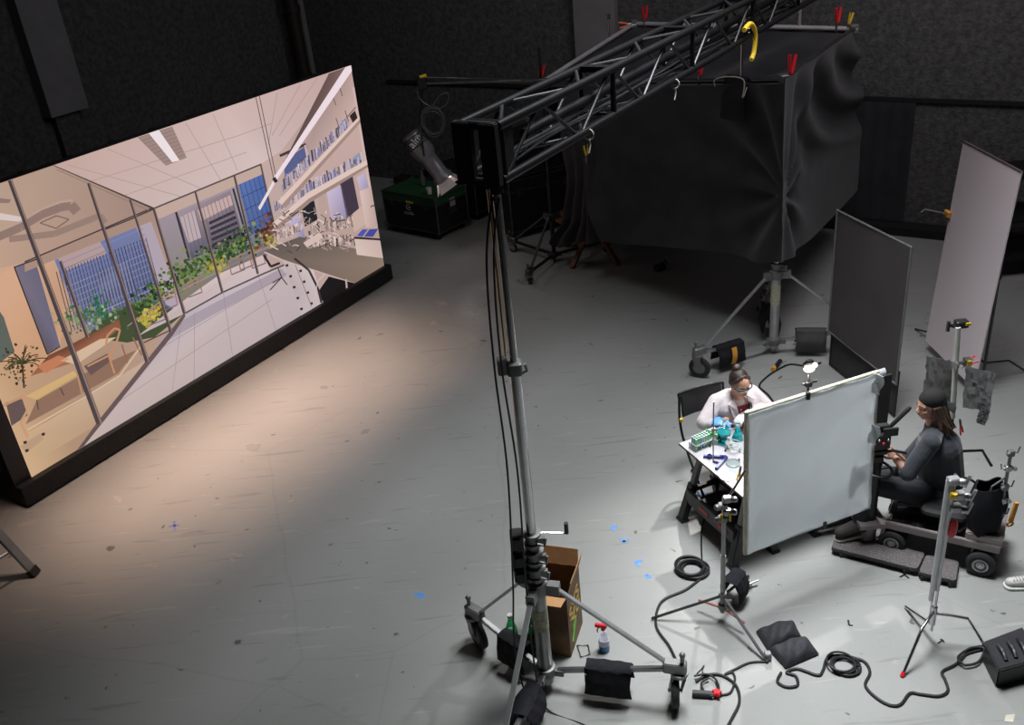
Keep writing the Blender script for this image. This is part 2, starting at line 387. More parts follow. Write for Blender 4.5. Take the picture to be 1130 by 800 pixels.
# left room seen through glass
spoly([(57, 181), (169, 230), (203, 346), (85, 497), (35, 527), (-30, 380), (-90, 220)], [(196, 160, 138), (176, 146, 134), (196, 160, 140), (186, 150, 120), (222, 182, 140), (214, 168, 128), (206, 170, 146)], 2)
spoly([(-40, 215), (57, 181), (168, 230), (27, 290), (-40, 320)], [(198, 164, 144), (188, 158, 140), (170, 140, 128), (196, 160, 140), (210, 172, 146)], 3)
spath([(-6, 262), (22, 250), (45, 236), (66, 228), (78, 226), (85, 234)], 11, (152, 124, 114), 4)
spath([(-6, 257), (22, 245), (45, 231), (66, 223), (80, 221)], 2.5, (196, 166, 150), 5)
spath([(10, 264), (60, 258), (110, 238), (116, 246)], 7, (160, 132, 120), 4)
spath([(44, 246), (62, 238), (76, 242), (62, 252), (44, 246)], 1.2, (120, 98, 92), 5)
spoly([(-6, 234), (28, 240), (26, 245), (-6, 242)], (226, 208, 204), 5); spoly([(-6, 218), (12, 220), (10, 224), (-6, 224)], (150, 124, 114), 5)
spoly([(-20, 300), (27, 290), (69, 282), (80, 300), (66, 381), (30, 420), (0, 400), (-20, 380)], [(226, 172, 136), (226, 176, 142), (216, 170, 140), (205, 160, 130), (220, 168, 128), (216, 160, 118), (214, 160, 120), (224, 172, 136)], 3)
# windows of the left room: tower behind
tw = [(60, 287), (166, 243), (203, 346), (95, 372)]
spoly(tw, [(118, 128, 178), (120, 130, 178), (88, 100, 140), (120, 120, 150)], 4)
spoly([(150, 250), (166, 243), (203, 346), (183, 336)], (186, 168, 184), 5)
spoly([(64, 285), (110, 266), (118, 280), (70, 300)], (190, 160, 158), 5)
for i in range(30):
    x0 = 62 + i * 3.4; sline((x0, 300 - i * 1.3), (x0 + 17, 366 - i * 1.4), 0.9, jit((48, 54, 84), 18), 6)
for i in range(12):
    y0 = 292 + i * 6.5; sline((64 + i * 1.6, y0), (158 + i * 1.5, y0 - 40), 0.8, jit((150, 150, 190), 24), 6)
spoly([(106, 300), (142, 288), (150, 320), (114, 340)], (128, 134, 172), 5)
for i in range(11): sline((108 + i * 3.3, 299 - i), (115 + i * 3.4, 336 - i * 1.5), 0.7, (72, 76, 112), 7)
spoly([(27, 290), (168, 230), (170, 243), (69, 283), (27, 300)], (178, 146, 130), 7)
sline((27, 289), (168, 229.5), 1.6, (76, 60, 62), 8)
spoly([(15.6, 295), (39, 288), (66, 381), (52, 390)], [(126, 116, 134), (108, 104, 130), (112, 106, 132), (92, 84, 100)], 6)
spath([(15.6, 295), (52, 391), (66, 382)], 1.5, (58, 44, 44), 8); sline((15, 295), (40, 286), 1.5, (70, 52, 50), 8)
spoly([(-10, 330), (4, 350), (16, 388), (0, 400), (-14, 380)], (96, 104, 96), 6)
# hedge and foliage
def foliage(path, rad, n, cols, lay, sz=(1.2, 3.6)):
    for i in range(n):
        t = rs.random() * (len(path) - 1); j = int(t); a = Vector(path[j]).lerp(Vector(path[min(j + 1, len(path) - 1)]), t - j)
        x = a.x + rs.gauss(0, rad[0]); y = a.y + rs.gauss(0, rad[1]); q = rs.uniform(*sz); a0 = rs.random() * 6
        spoly([(x + q * math.cos(a0 + k * 1.256) * rs.uniform(.5, 1), y + q * math.sin(a0 + k * 1.256) * rs.uniform(.5, 1)) for k in range(5)], jit(cols[rs.randrange(len(cols))], 14), lay + rs.randrange(3))
G = [(44, 72, 36), (70, 104, 48), (104, 136, 62), (30, 48, 28), (140, 150, 70), (58, 88, 52)]
spoly([(95, 372), (120, 345), (160, 330), (203, 346), (170, 372), (140, 378)], (64, 80, 48), 8)
foliage([(66, 352), (90, 352), (110, 348), (130, 346)], (8, 7), 130, [(90, 120, 80), (130, 150, 100), (60, 100, 70), (160, 170, 120)], 9)
foliage([(100, 344), (116, 340)], (5, 8), 60, [(30, 100, 70), (40, 120, 80)], 9)
spoly([(33, 415), (53, 392), (70, 384), (131, 352), (133, 362), (81, 400)], [(170, 104, 74), (120, 66, 50), (110, 60, 44), (140, 84, 60), (150, 92, 66), (182, 112, 78)], 12)
spoly([(66, 398), (110, 374), (128, 372), (84, 402)], (224, 190, 160), 13); spoly([(40, 404), (64, 392), (76, 396), (50, 412)], (206, 128, 88), 13)
spoly([(28, 437), (81, 409), (85, 414), (40, 441)], (222, 180, 118), 13); spath([(40, 441), (42, 452)], 1, (60, 44, 40), 13); spath([(66, 428), (70, 436)], 1, (60, 44, 40), 13)
spoly([(28, 468), (90, 434), (130, 412), (150, 386), (100, 408), (40, 442)], (150, 112, 92), 12)
spath([(30, 474), (90, 440), (132, 414), (158, 378)], 1.3, (232, 200, 170), 14)
spath([(116, 384), (118, 370), (126, 362), (132, 364), (128, 378), (120, 394), (126, 412)], 2.2, (206, 146, 104), 15)
spath([(96, 404), (120, 392), (124, 396)], 2, (206, 146, 104), 15); spath([(84, 410), (90, 434)], 2, (200, 146, 108), 15); spoly([(92, 404), (118, 390), (122, 398), (100, 414)], (110, 84, 82), 14)
spath([(134, 380), (140, 400)], 1.6, (150, 104, 80), 14); spath([(146, 372), (156, 392)], 1.6, (150, 104, 80), 14)
spoly([(6, 444), (24, 440), (30, 458), (12, 470)], (104, 84, 82), 14); spath([(26, 432), (30, 452), (22, 466), (30, 482)], 2.4, (214, 158, 116), 15); spath([(2, 448), (24, 438)], 2.5, (204, 150, 110), 15)
foliage([(6, 408), (20, 402), (30, 396)], (7, 9), 80, [(60, 60, 34), (96, 92, 50), (40, 38, 24)], 14, (1, 2.6))
for i in range(26):
    a0 = rs.uniform(-2.9, -0.3); r_ = rs.uniform(16, 34); x, y = 24, 402
    q = [(x, y)]
    for t in range(1, 6): q.append((x + r_ * math.cos(a0) * t / 5, y + r_ * math.sin(a0) * t / 5 + (t / 5) ** 2 * 12))
    spath(q, 1.1, jit((64, 66, 36), 18), 17)
spath([(24, 402), (26, 428)], 2, (70, 50, 36), 17)
spoly([(22, 492), (44, 478), (48, 484), (28, 500)], (196, 160, 128), 14)
for p in ((27, 488), (47, 479), (29, 497)): spoly([(p[0] - 2, p[1] - 1), (p[0] + 2, p[1] - 2), (p[0] + 2, p[1] + 1), (p[0] - 1, p[1] + 2)], (50, 34, 34), 16)
spoly([(45, 505), (108, 468), (160, 398), (130, 416), (60, 460), (30, 478)], [(206, 172, 134), (196, 160, 132), (206, 178, 160), (206, 176, 152), (212, 178, 142), (214, 176, 136)], 11)
# back glass wall
spoly([(169, 231), (288, 181), (302, 251), (290, 302), (203, 346)], [(170, 152, 168), (176, 160, 172), (110, 124, 160), (140, 120, 110), (120, 124, 100)], 4)
spoly([(195, 236), (254, 210), (268, 262), (211, 286)], [(170, 150, 160), (152, 132, 146), (84, 80, 100), (92, 92, 116)], 5)
spoly([(198, 240), (214, 232), (222, 262), (208, 268)], (200, 178, 182), 6)
spoly([(218, 232), (254, 215), (257, 226), (222, 244)], (208, 176, 172), 6)
for i in range(5): spoly([(230 + i, 245 + i * 6), (258 + i * 1.6, 232 + i * 6), (259 + i * 1.6, 235 + i * 6), (231 + i, 248 + i * 6)], (56, 50, 62), 7)
for i in range(14): sline((198 + i * 4.3, 240 - i * 2), (208 + i * 4.5, 284 - i * 2), 0.5, (90, 84, 108), 7)
spoly([(262, 202), (290, 190), (302, 244), (277, 260)], [(96, 122, 190), (78, 108, 184), (70, 96, 160), (86, 106, 160)], 5)
for i in range(6): sline((264 + i * 5, 200 - i * 2), (279 + i * 4.6, 258 - i * 3), 0.7, (54, 76, 130), 6)
for i in range(3): sline((266 + i * 3.4, 218 + i * 14), (294 + i * 2.4, 205 + i * 14), 0.7, (44, 60, 110), 6)
sline((257, 208), (271, 258), 2.2, (48, 44, 60), 6); sline((194, 234), (208, 284), 2.6, (52, 46, 62), 7)
spoly([(169, 231), (288, 181), (290, 192), (172, 243)], (206, 176, 162), 8)
foliage([(150, 345), (165, 330), (182, 316), (203, 298), (222, 292), (244, 280), (262, 270), (280, 262)], (5, 8), 620, G, 9)
foliage([(160, 350), (172, 345)], (5, 5), 60, [(190, 170, 60), (210, 190, 80)], 11)
foliage([(232, 296), (248, 290)], (5, 4), 50, [(190, 170, 70), (150, 150, 60)], 11)
foliage([(284, 262), (296, 254), (302, 250)], (4, 7), 90, [(110, 60, 44), (80, 46, 36), (140, 84, 60)], 11)
foliage([(296, 262), (302, 268)], (4, 4), 30, [(190, 180, 90), (150, 140, 60)], 12)
spoly([(150, 372), (170, 356), (215, 322), (246, 300), (290, 281), (298, 298), (244, 323), (203, 346), (165, 364)], [(200, 176, 176), (214, 190, 190), (222, 198, 198), (226, 202, 200), (220, 196, 196), (218, 194, 194), (214, 194, 196), (216, 196, 200), (200, 180, 182)], 14)
spath([(140, 360), (180, 330), (240, 300), (296, 272)], 1.0, (186, 150, 132), 15)
for (x, y, d) in ((164, 352, 1), (178, 336, 1), (205, 322, 1), (252, 297, 1), (262, 292, -1), (275, 290, 1)):
    spath([(x, y - 8), (x + 3, y - 11), (x + 14, y - 16)], 1.4, (178, 132, 102), 16); spath([(x, y - 8), (x + 3, y + 6)], 1.2, (164, 118, 92), 16); spath([(x + 14, y - 16), (x + 17, y - 1)], 1.2, (164, 118, 92), 16); spath([(x + 2, y - 4), (x + 14, y - 9)], 1.0, (164, 118, 92), 16)
    spath([(x + 3, y + 6), (x + 18, y)], 1.4, (130, 110, 118), 15)
# inner floor
spoly([(203, 346), (244, 323), (290, 302), (320, 288), (357, 334), (85, 497)], [(196, 180, 192), (206, 190, 198), (212, 194, 200), (206, 188, 192), (196, 180, 186), (206, 184, 178)], 14)
spoly([(188, 360), (240, 332), (310, 296), (316, 304), (230, 350), (170, 384)], (178, 162, 174), 15)
for a, b in (((246, 323), (256, 392)), ((200, 352), (190, 436)), ((214, 345), (214, 420)), ((284, 302), (304, 364)), ((120, 450), (300, 330)), ((150, 400), (318, 300))): sline(a, b, 0.6, (160, 144, 152), 16)
spoly([(84, 497), (108, 464), (188, 364), (203, 345), (204, 349), (190, 370), (112, 467), (92, 492)], (104, 84, 84), 17)
spath([(203, 346), (244, 323), (290, 302), (316, 291)], 1.8, (90, 76, 82), 17); spath([(158, 378), (188, 364)], 1.5, (84, 70, 72), 17)
sline((58, 181), (169, 230), 2.2, (84, 66, 66), 18); sline((62, 187), (166, 233), 0.9, (150, 124, 116), 18); sline((169, 230), (288, 181), 1.8, (96, 78, 80), 18)
for a, b, w1, w2 in (((10, 198), (109, 467), 5, 7), ((97, 202), (162, 399), 3.4, 5), ((143, 220), (188, 366), 2.6, 3.6), ((169, 230), (203, 346), 3, 3.6), ((215, 212), (245, 323), 2.4, 3), ((258, 194), (284, 302), 2.4, 2.8), ((287, 181), (303, 252), 2, 2), ((66, 288), (96, 372), 3.5, 4)):
    sline(a, b, w1, (74, 62, 68), 20, w2); sline((a[0] + w1 * .3, a[1]), (b[0] + w2 * .3, b[1]), w1 * .3, (150, 124, 112), 21, w2 * .3)
spath([(113, 254), (143, 242), (168, 231)], 1.4, (70, 58, 60), 19)
# right laboratory wall
spoly([(288, 181), (310, 166), (372, 84), (390, 72), (400, 110), (424, 293), (391, 313), (311, 286), (303, 252)], [(208, 178, 170), (206, 176, 168), (176, 146, 138), (196, 162, 156), (214, 180, 172), (206, 174, 164), (190, 160, 150), (206, 178, 172), (200, 172, 168)], 18)
spoly([(312, 178), (338, 160), (339, 172), (314, 196)], (92, 100, 150), 19); spath([(308, 172), (337, 159)], 3, (74, 56, 54), 20)
def strip(q, col, lay): spoly(q, col, lay)
for q in ([(316, 240), (330, 234), (336, 262), (326, 262)], [(360, 212), (376, 204), (384, 240), (366, 250)], [(393, 196), (402, 190), (408, 214), (398, 216)]): strip(q, [(214, 196, 224), (196, 182, 214), (150, 140, 176), (190, 170, 190)], 20)
strip([(332, 228), (346, 221), (350, 242), (336, 250)], (34, 36, 44), 20); strip([(374, 200), (388, 192), (396, 232), (382, 240)], (70, 58, 74), 20); strip([(350, 218), (358, 213), (366, 250), (355, 252)], (196, 168, 160), 21)
strip([(386, 176), (396, 168), (400, 180), (390, 188)], (150, 160, 190), 20); strip([(385, 128), (391, 122), (394, 130), (389, 136)], (52, 38, 36), 20)
for a, b in (((366, 105), (370, 116)), ((374, 95), (377, 106)), ((370, 130), (374, 142)), ((380, 122), (384, 134))): sline(a, b, 1, (120, 96, 92), 20)
spath([(368, 146), (392, 118)], 1.2, (130, 106, 100), 20)
sline((390, 96), (408, 206), 3.5, (222, 190, 184), 21); sline((336, 160), (345, 205), 2.4, (214, 184, 180), 21); sline((322, 190), (330, 240), 2.2, (224, 196, 190), 21)
def clutter(a, b, n, h, cols, lay, w_=(0.8, 2.0)):
    for i in range(n):
        t = rs.random(); x = a[0] + (b[0] - a[0]) * t; y = a[1] + (b[1] - a[1]) * t - rs.uniform(0, h * 0.3); hh = rs.uniform(.25, 1) * h; ww = rs.uniform(*w_)
        spoly([(x - ww / 2, y), (x + ww / 2, y - 0.4), (x + ww / 2 - hh * .14, y - hh - 0.4), (x - ww / 2 - hh * .14, y - hh)], jit(cols[rs.randrange(len(cols))], 16), lay)
BL = [(160, 158, 194), (120, 116, 150), (196, 182, 204), (74, 66, 80), (140, 136, 176), (222, 200, 204), (206, 180, 178), (90, 80, 92)]
clutter((312, 212), (384, 142), 130, 13, BL, 22); clutter((302, 236), (400, 182), 170, 12, BL, 22)
spoly([(306, 222), (396, 128), (397.5, 131), (310, 226)], (236, 208, 198), 24); spoly([(300, 246), (338, 213), (405, 176), (406, 181), (340, 219), (302, 251)], (236, 208, 198), 24)
spoly([(310, 226), (397.5, 131), (398, 135), (314, 228)], (176, 144, 134), 23); spoly([(302, 251), (340, 219), (406, 181), (406, 184), (342, 223), (304, 256)], (170, 140, 130), 23)
spoly([(291, 277), (312, 268), (330, 261), (395, 275), (425, 281), (425, 293), (391, 313), (311, 286)], [(112, 98, 92), (104, 92, 88), (110, 96, 90), (136, 116, 102), (150, 128, 112), (152, 130, 114), (140, 118, 104), (120, 104, 96)], 22)
spath([(291, 278), (311, 287), (391, 314)], 1.6, (214, 190, 180), 23)
clutter((303, 268), (330, 256), 120, 9, [(214, 186, 176), (196, 166, 158), (120, 96, 92), (236, 212, 204), (60, 48, 50)], 24, (0.6, 2.4)); clutter((338, 273), (392, 271), 160, 11, [(220, 190, 180), (196, 166, 158), (110, 88, 86), (240, 216, 208), (44, 36, 40), (150, 124, 118)], 24, (0.6, 3.0))
clutter((340, 262), (392, 250), 130, 12, [(220, 190, 180), (196, 166, 158), (110, 88, 86), (240, 216, 208), (150, 124, 118)], 24, (0.6, 2.6))
for i in range(110):
    x = rs.uniform(304, 392); y = rs.uniform(232, 276); sline((x, y), (x + rs.uniform(-9, 9), y + rs.uniform(-7, 5)), rs.uniform(.5, 1.4), jit(rs.choice([(230, 204, 196), (70, 56, 58), (190, 160, 150)]), 14), 25)
spoly([(334, 268), (352, 256), (356, 262), (338, 273)], (226, 198, 190), 26); spoly([(388, 236), (400, 226), (404, 246), (390, 256)], (214, 184, 172), 26)
spoly([(396, 211), (410, 205), (418, 249), (403, 251)], [(232, 204, 196), (206, 176, 166), (196, 166, 156), (220, 190, 182)], 27); sline((408, 228), (413, 226), 1.5, (110, 90, 90), 28)
spoly([(392, 261), (400, 252), (418, 251), (421, 262)], (190, 160, 146), 26); spoly([(393, 260), (399, 253), (405, 253), (399, 261)], (76, 86, 190), 27); spoly([(401, 261), (407, 253), (417, 252), (411, 261)], (66, 74, 172), 27)
spoly([(390, 263), (422, 263), (425, 283), (393, 281)], [(226, 200, 190), (210, 184, 174), (216, 188, 178), (232, 206, 196)], 28); spoly([(390, 261), (422, 261), (422, 263.5), (390, 263.5)], (40, 32, 34), 28)
spoly([(311, 287), (345, 298), (357, 334), (332, 349), (322, 318)], [(206, 186, 184), (222, 204, 204), (214, 196, 198), (206, 190, 194), (196, 178, 180)], 24)
for i in range(5):
    for k in range(2):
        x = 314 + i * 4 + k * 15; y = 292 + i * 12 + k * 6
        if i + k < 5: spoly([(x, y), (x + 3, y - 1), (x + 3.6, y + 1.5), (x + 1, y + 2.6)], (50, 38, 42), 25)
sline((325, 292), (343, 338), 1, (160, 140, 142), 25); spath([(324, 285), (340, 298), (350, 318), (354, 334)], 2.5, (60, 50, 54), 26); spath([(346, 330), (350, 310), (358, 302)], 1.2, (220, 196, 190), 26)
spoly([(350, 322), (362, 305), (391, 313), (372, 326), (356, 334)], (20, 18, 22), 25); sline((381, 308), (382, 318), 2, (206, 178, 168), 26)
spath([(290, 281), (298, 294), (308, 290)], 2.6, (40, 34, 40), 26); spath([(306, 296), (310, 306), (300, 312)], 1.2, (60, 50, 56), 26); spath([(310, 306), (316, 314)], 1.2, (60, 50, 56), 26); spath([(310, 306), (297, 320)], 1.2, (60, 50, 56), 26)
# hanging linear light
spoly([(362, 81), (381, 73), (310, 190), (302, 199)], [(112, 86, 82), (134, 104, 98), (96, 74, 72), (80, 62, 64)], 29)
spoly([(380, 74), (388, 70), (388, 78), (304, 199), (301, 196)], (252, 232, 240), 30); spoly([(300, 200), (303, 201), (286, 232), (284, 229)], (250, 232, 236), 30); sline((301, 196), (304, 201), 4, (50, 38, 40), 31)
sline((281, 106), (301, 197), 0.9, (100, 80, 78), 29); sline((285, 105), (303, 192), 0.9, (100, 80, 78), 29)
me = bpy.data.meshes.new('screen'); org = ROOT['video_wall']
me.from_pydata([p - org for p in SV], [], SF); me.update()
ca = me.color_attributes.new('Picture', 'FLOAT_COLOR', 'CORNER'); buf = []
for f, cc in zip(SF, SC):
    for c in cc: buf += [*c, 1.0]
ca.data.foreach_set('color', buf)
sm = bpy.data.materials.new('screen_picture'); sm.use_nodes = True; nt = sm.node_tree; b = nt.nodes['Principled BSDF']
vc = nt.nodes.new('ShaderNodeVertexColor'); vc.layer_name = 'Picture'; nt.links.new(vc.outputs[0], b.inputs['Emission Color']); b.inputs['Emission Strength'].default_value = 1.0
b.inputs['Base Color'].default_value = (0.01, 0.01, 0.01, 1); b.inputs['Roughness'].default_value = 0.6
me.materials.append(sm)
o = bpy.data.objects.new('screen', me); COL.objects.link(o); o.parent = vw
# the picture lies towards the room: face normals outward
for p in me.polygons:
    if p.normal.dot(E2) < 0: p.flip()

# ------------------------------------------------------------------ wooden and cased things at the back
def road_case(c, size, yaw, label, lid=None, mark=False, group=None, casters=True):
    L_, D_, H_ = size; M = rotz(yaw); c = Vector(c); z0 = 0.13 if casters else 0.0
    t = thing('road_case', c, label, 'case', group)
    def q(x, y, z): return c + M @ Vector((x, y, z))
    mb = MB(); mb.box(q(0, 0, z0 + H_ * 0.39), (L_, D_, H_ * 0.78), M); mb.build('body', darkp, t, smooth=False)
    lidz = z0 + H_ * 0.89
    mb = MB(); mb.box(q(0, 0, lidz), (L_, D_, H_ * 0.20), M); mb.build('lid', lid or darkp, t, smooth=False)
    mb = MB(); e = 0.022
    for z in (z0, z0 + H_ * 0.78, z0 + H_):
        for s in (-1, 1):
            mb.beam(q(-L_ / 2, s * D_ / 2, z), q(L_ / 2, s * D_ / 2, z), e, e); mb.beam(q(s * L_ / 2, -D_ / 2, z), q(s * L_ / 2, D_ / 2, z), e, e)
    for sx in (-1, 1):
        for sy in (-1, 1): mb.beam(q(sx * L_ / 2, sy * D_ / 2, z0), q(sx * L_ / 2, sy * D_ / 2, z0 + H_), e, e)
    mb.build('edge_trim', casetrim, t, smooth=False)
    for sx in (-1, 1):
        for sy in (-1, 1):
            for z in (z0, z0 + H_): mb = MB(); mb.ell(q(sx * L_ / 2, sy * D_ / 2, z), 0.026, n=8, m=6); mb.build('corner_ball', casetrim, t)
    for sx in (-0.36, 0.3):
        mb = MB(); p = q(sx * L_, -D_ / 2 - 0.008, z0 + H_ * 0.77); mb.box(p, (0.10, 0.012, 0.12), M); mb.box(p - M @ Vector((0, 0.01, 0)), (0.05, 0.014, 0.05), M); mb.build('latch', casetrim, t, smooth=False)
    mb = MB(); p = q(L_ / 2 + 0.006, 0, z0 + H_ * 0.5); mb.box(p, (0.01, 0.17, 0.12), M); mb.tube([p + M @ Vector((0.02, -0.06, 0.03)), p + M @ Vector((0.035, -0.06, -0.02)), p + M @ Vector((0.035, 0.06, -0.02)), p + M @ Vector((0.02, 0.06, 0.03))], 0.008, 6)
    mb.build('handle', casetrim, t)
    if casters:
        for sx in (-1, 1):
            for sy in (-1, 1):
                mb = MB(); p = q(sx * (L_ / 2 - 0.09), sy * (D_ / 2 - 0.08), 0.05); a = M @ Vector((0, 1, 0))
                mb.lathe(p - a * 0.018, [(0.03, 0), (0.05, 0.004), (0.05, 0.032), (0.03, 0.036)], a, 14); mb.box(p + Vector((0, 0, 0.055)), (0.05, 0.06, 0.05), M); mb.build('caster', blackp, t)
    if mark:
        mb = MB(); p = q(-0.02 * L_, -D_ / 2 - 0.004, z0 + H_ * 0.64)
        X = M @ Vector((1, 0, 0)); Z = Vector((0, 0, 1)); Y = M @ Vector((0, -0.003, 0))
        arc = [p + X * (0.045 * math.cos(a)) + Z * (0.045 * math.sin(a)) for a in [0.7 + k * 0.3 for k in range(17)]]
        mb.tube(arc, 0.006, 6); mb.ell(p + X * 0.02, 0.014, n=8, m=6); mb.build('emblem', mat('case_print', (0.5, 0.5, 0.5), 0.6), t, smooth=False)
        cu = bpy.data.curves.new('lettering', 'FONT'); cu.body = 'media'; cu.size = 0.085; cu.align_x = 'CENTER'; cu.extrude = 0.001
        oo = bpy.data.objects.new('lettering', cu); COL.objects.link(oo); dg = bpy.context.evaluated_depsgraph_get(); me = bpy.data.meshes.new_from_object(oo.evaluated_get(dg)); bpy.data.objects.remove(oo)
        R_ = Matrix((X, Z, -(M @ Vector((0, 1, 0))) * -1)).transposed()
        R_ = Matrix((X, Z, X.cross(Z))).transposed()
        me.transform(Matrix.Translation(p - Z * 0.12 + Y * 2 - c) @ R_.to_4x4()); me.materials.append(MATS['case_print'])
        o = bpy.data.objects.new('lettering', me); COL.objects.link(o); o.parent = t
        mb = MB(); mb.box(q(0.02 * L_, -D_ / 2 - 0.014, z0 + H_ * 0.8), (0.15, 0.006, 0.035), M); mb.build('yellow_label', yellow, t, smooth=False)
        mb = MB(); mb.box(q(L_ / 2 + 0.004, 0.02, z0 + H_ * 0.72), (0.004, 0.12, 0.14), M); mb.build('paper_label', mat('paper', (0.4, 0.4, 0.4), 0.8), t, smooth=False)
    return t
darkp = mat('case_laminate', (0.012, 0.012, 0.014), 0.5, 0, 0.3)
casetrim = mat('case_trim', (0.085, 0.087, 0.09), 0.45, 0.6, 0.3)
greenl = mat('green_lid', (0.02, 0.085, 0.03), 0.5)
g0, g1, g2 = at(428, 255), at(487, 267), at(516, 248)
yw = math.atan2(g1.y - g0.y, g1.x - g0.x); dd = Vector((-math.sin(yw), math.cos(yw), 0))
cc = (g0 + g1) / 2 + dd * 0.36
road_case(cc, (1.14, 0.72, 0.56), yw, 'green-lidded road case with a printed emblem on the floor right of the video wall', greenl, True)
road_case(cc + dd * 0.98 + Vector((-0.02, 0.0, 0)), (1.1, 0.7, 0.62), yw, 'dark road case directly behind the green-lidded one, its right end showing')
a = at(452, 226); road_case((-3.35, 16.35, 0), (1.3, 0.75, 1.0), yw, 'lower dark road case of the stack between video wall and back wall')
road_case((-3.3, 16.4, 1.17), (1.2, 0.7, 0.55), yw, 'upper dark road case resting on the tall case behind the video wall', casters=False)
y2 = yw + 0.55
def qb(x, y, z): return Vector((0.28, 14.35, 0)) + rotz(y2) @ Vector((x, y, z))
y2 = 0.45
road_case((0.62, 14.35, 0), (1.25, 0.75, 0.8), y2, 'bottom dark road case of the stack behind the crank mast and wooden table')
road_case((0.64, 14.38, 0.97), (1.2, 0.72, 0.55), y2, 'top dark road case of the stack behind the crank mast and wooden table', casters=False)
# small things standing on the green-lidded case
q = at(474, 214, 0.70); mb = MB(); mb.lathe(q, [(0.035, 0), (0.045, 0.1), (0.048, 0.1)], n=14); mb.build('paper_cup', whitep, None, 'small white cup on the lid of the green-lidded road case', 'cup')
q = at(467, 204, 0.70); mb = MB(); mb.lathe(q, [(0.04, 0), (0.04, 0.13), (0.015, 0.17), (0.015, 0.22), (0.018, 0.22), (0.018, 0.24)], n=14); mb.build('bottle', mat('smoky_plastic', (0.12, 0.12, 0.11), 0.25), None, 'small dark bottle on the green-lidded road case behind the white cup', 'bottle')

# round wooden table
wood = mat('reddish_wood', (0.17, 0.075, 0.04), 0.5, 0, 0.3, 9)
tb = at(655, 292); tt = at(644, 238, 0.5); t = thing('round_table', Vector((tt.x, tt.y, 0)), 'round brown wooden table on splayed legs half covered by the black drape', 'table')
mb = MB(); mb.lathe((tt.x, tt.y, 0.48), [(0.40, 0), (0.42, 0.008), (0.42, 0.028), (0.41, 0.035)], n=48); mb.build('tabletop', wood, t)
hub = Vector((tt.x + 0.1, tt.y - 0.25, 0.38))
for e in (at(631, 297), at(683, 293), Vector((hub.x + 0.15, hub.y + 0.55, 0)), Vector((hub.x - 0.4, hub.y + 0.4, 0))):
    mb = MB(); mb.beam(hub + Vector((0, 0, 0.08)), e + Vector((0, 0, 0.02)), 0.065, 0.045); mb.build('leg', wood, t, smooth=False)
mb = MB(); mb.cyl(hub - Vector((0, 0, 0.02)), hub + Vector((0, 0, 0.12)), 0.05); mb.build('hub', wood, t)

# ------------------------------------------------------------------ truss
TQ = at(552, 200, 3.72)
blackt = mat('truss_black', (0.005, 0.005, 0.006), 0.38, 0, 0.2, spec=0.35)
def tp(s, c, z): return TQ + E1 * s - E2 * (c * 0.70) + Vector((0, 0, z * 0.88))
TLEN, TW = 7.4, 0.32
tr = thing('lighting_truss', tp(0, TW / 2, 0), 'long black box truss carried by the crank stand, running over the black tent', 'truss')
for (c, z) in ((0, 0), (TW, 0), (0, TW), (TW, TW)):
    mb = MB(); mb.cyl(tp(0.02, c, z), tp(TLEN, c, z), 0.026, n=12); mb.build('chord', blackt, tr)
lac = mat('truss_lacing', (0.03, 0.03, 0.033), 0.4, 0.3)
mb = MB(); NP = 17; st = TLEN / NP
for i in range(NP):
    s0, s1 = i * st + 0.05, (i + 1) * st
    for (A_, B_) in (((0, 0), (0, TW)), ((TW, 0), (TW, TW)), ((0, TW), (TW, TW)), ((0, 0), (TW, 0))):
        a, b = (A_, B_) if i % 2 == 0 else (B_, A_)
        mb.cyl(tp(s0, *a), tp(s1, *b), 0.011, n=8)
mb.build('lacing', lac, tr)
for i in range(0, NP, 3):
    mb = MB(); s = i * st + 0.05
    for a, b in (((0, 0), (0, TW)), ((0, TW), (TW, TW)), ((TW, TW), (TW, 0)), ((TW, 0), (0, 0))): mb.cyl(tp(s, *a), tp(s, *b), 0.018, n=8)
    mb.box(tp(s, TW / 2, TW), (0.07, TW * 0.7, 0.035), Matrix((E1, -E2, Vector((0, 0, 1)))).transposed()); mb.build('cross_brace', blackt, tr)
ME = Matrix((E2, E1, Vector((0, 0, 1)))).transposed()
mb = MB()
mb.box(tp(-0.01, 0.05, TW / 2), (0.10, 0.05, TW * 0.88 + 0.05), ME); mb.box(tp(-0.01, TW - 0.04, TW / 2), (0.11, 0.05, TW * 0.88 + 0.05), ME)
mb.box(tp(-0.01, TW / 2, TW + 0.01), (TW * 0.7, 0.03, 0.04), ME); mb.box(tp(-0.01, TW / 2, -0.01), (TW * 0.7, 0.03, 0.04), ME)
mb.box(tp(0.08, 0.0, TW / 2), (0.012, 0.16, TW * 0.88), ME); mb.box(tp(0.08, TW, TW / 2), (0.012, 0.16, TW * 0.88), ME)
mb.build('end_plate', mat('matt_black', (0.006, 0.006, 0.007), 0.6), tr, smooth=False, bev=0.006)
mb = MB(); mb.cyl(tp(0.1, 0.08, -0.02), tp(TLEN - 0.3, 0.12, 0.03), 0.012, n=8); mb.cyl(tp(0.5, 0.2, 0.12), tp(5.2, 0.2, 0.14), 0.03, n=12); mb.build('inner_pipe', blackt, tr)
# cables running inside the truss
for i in range(3):
    mb = MB(); pts = [tp(0.1 + k * 0.55, 0.06 + 0.07 * i + random.uniform(-.03, .03), 0.035 + random.uniform(0, .05)) for k in range(12)]
    mb.tube(catmull(pts, 4), 0.007, 6); mb.build('power_cable', cable_m, None, 'black cable laid inside the truss, ' + ('nearest the crank mast side', 'along its middle', 'along its left side')[i], 'cable', 'cables laid in the truss')
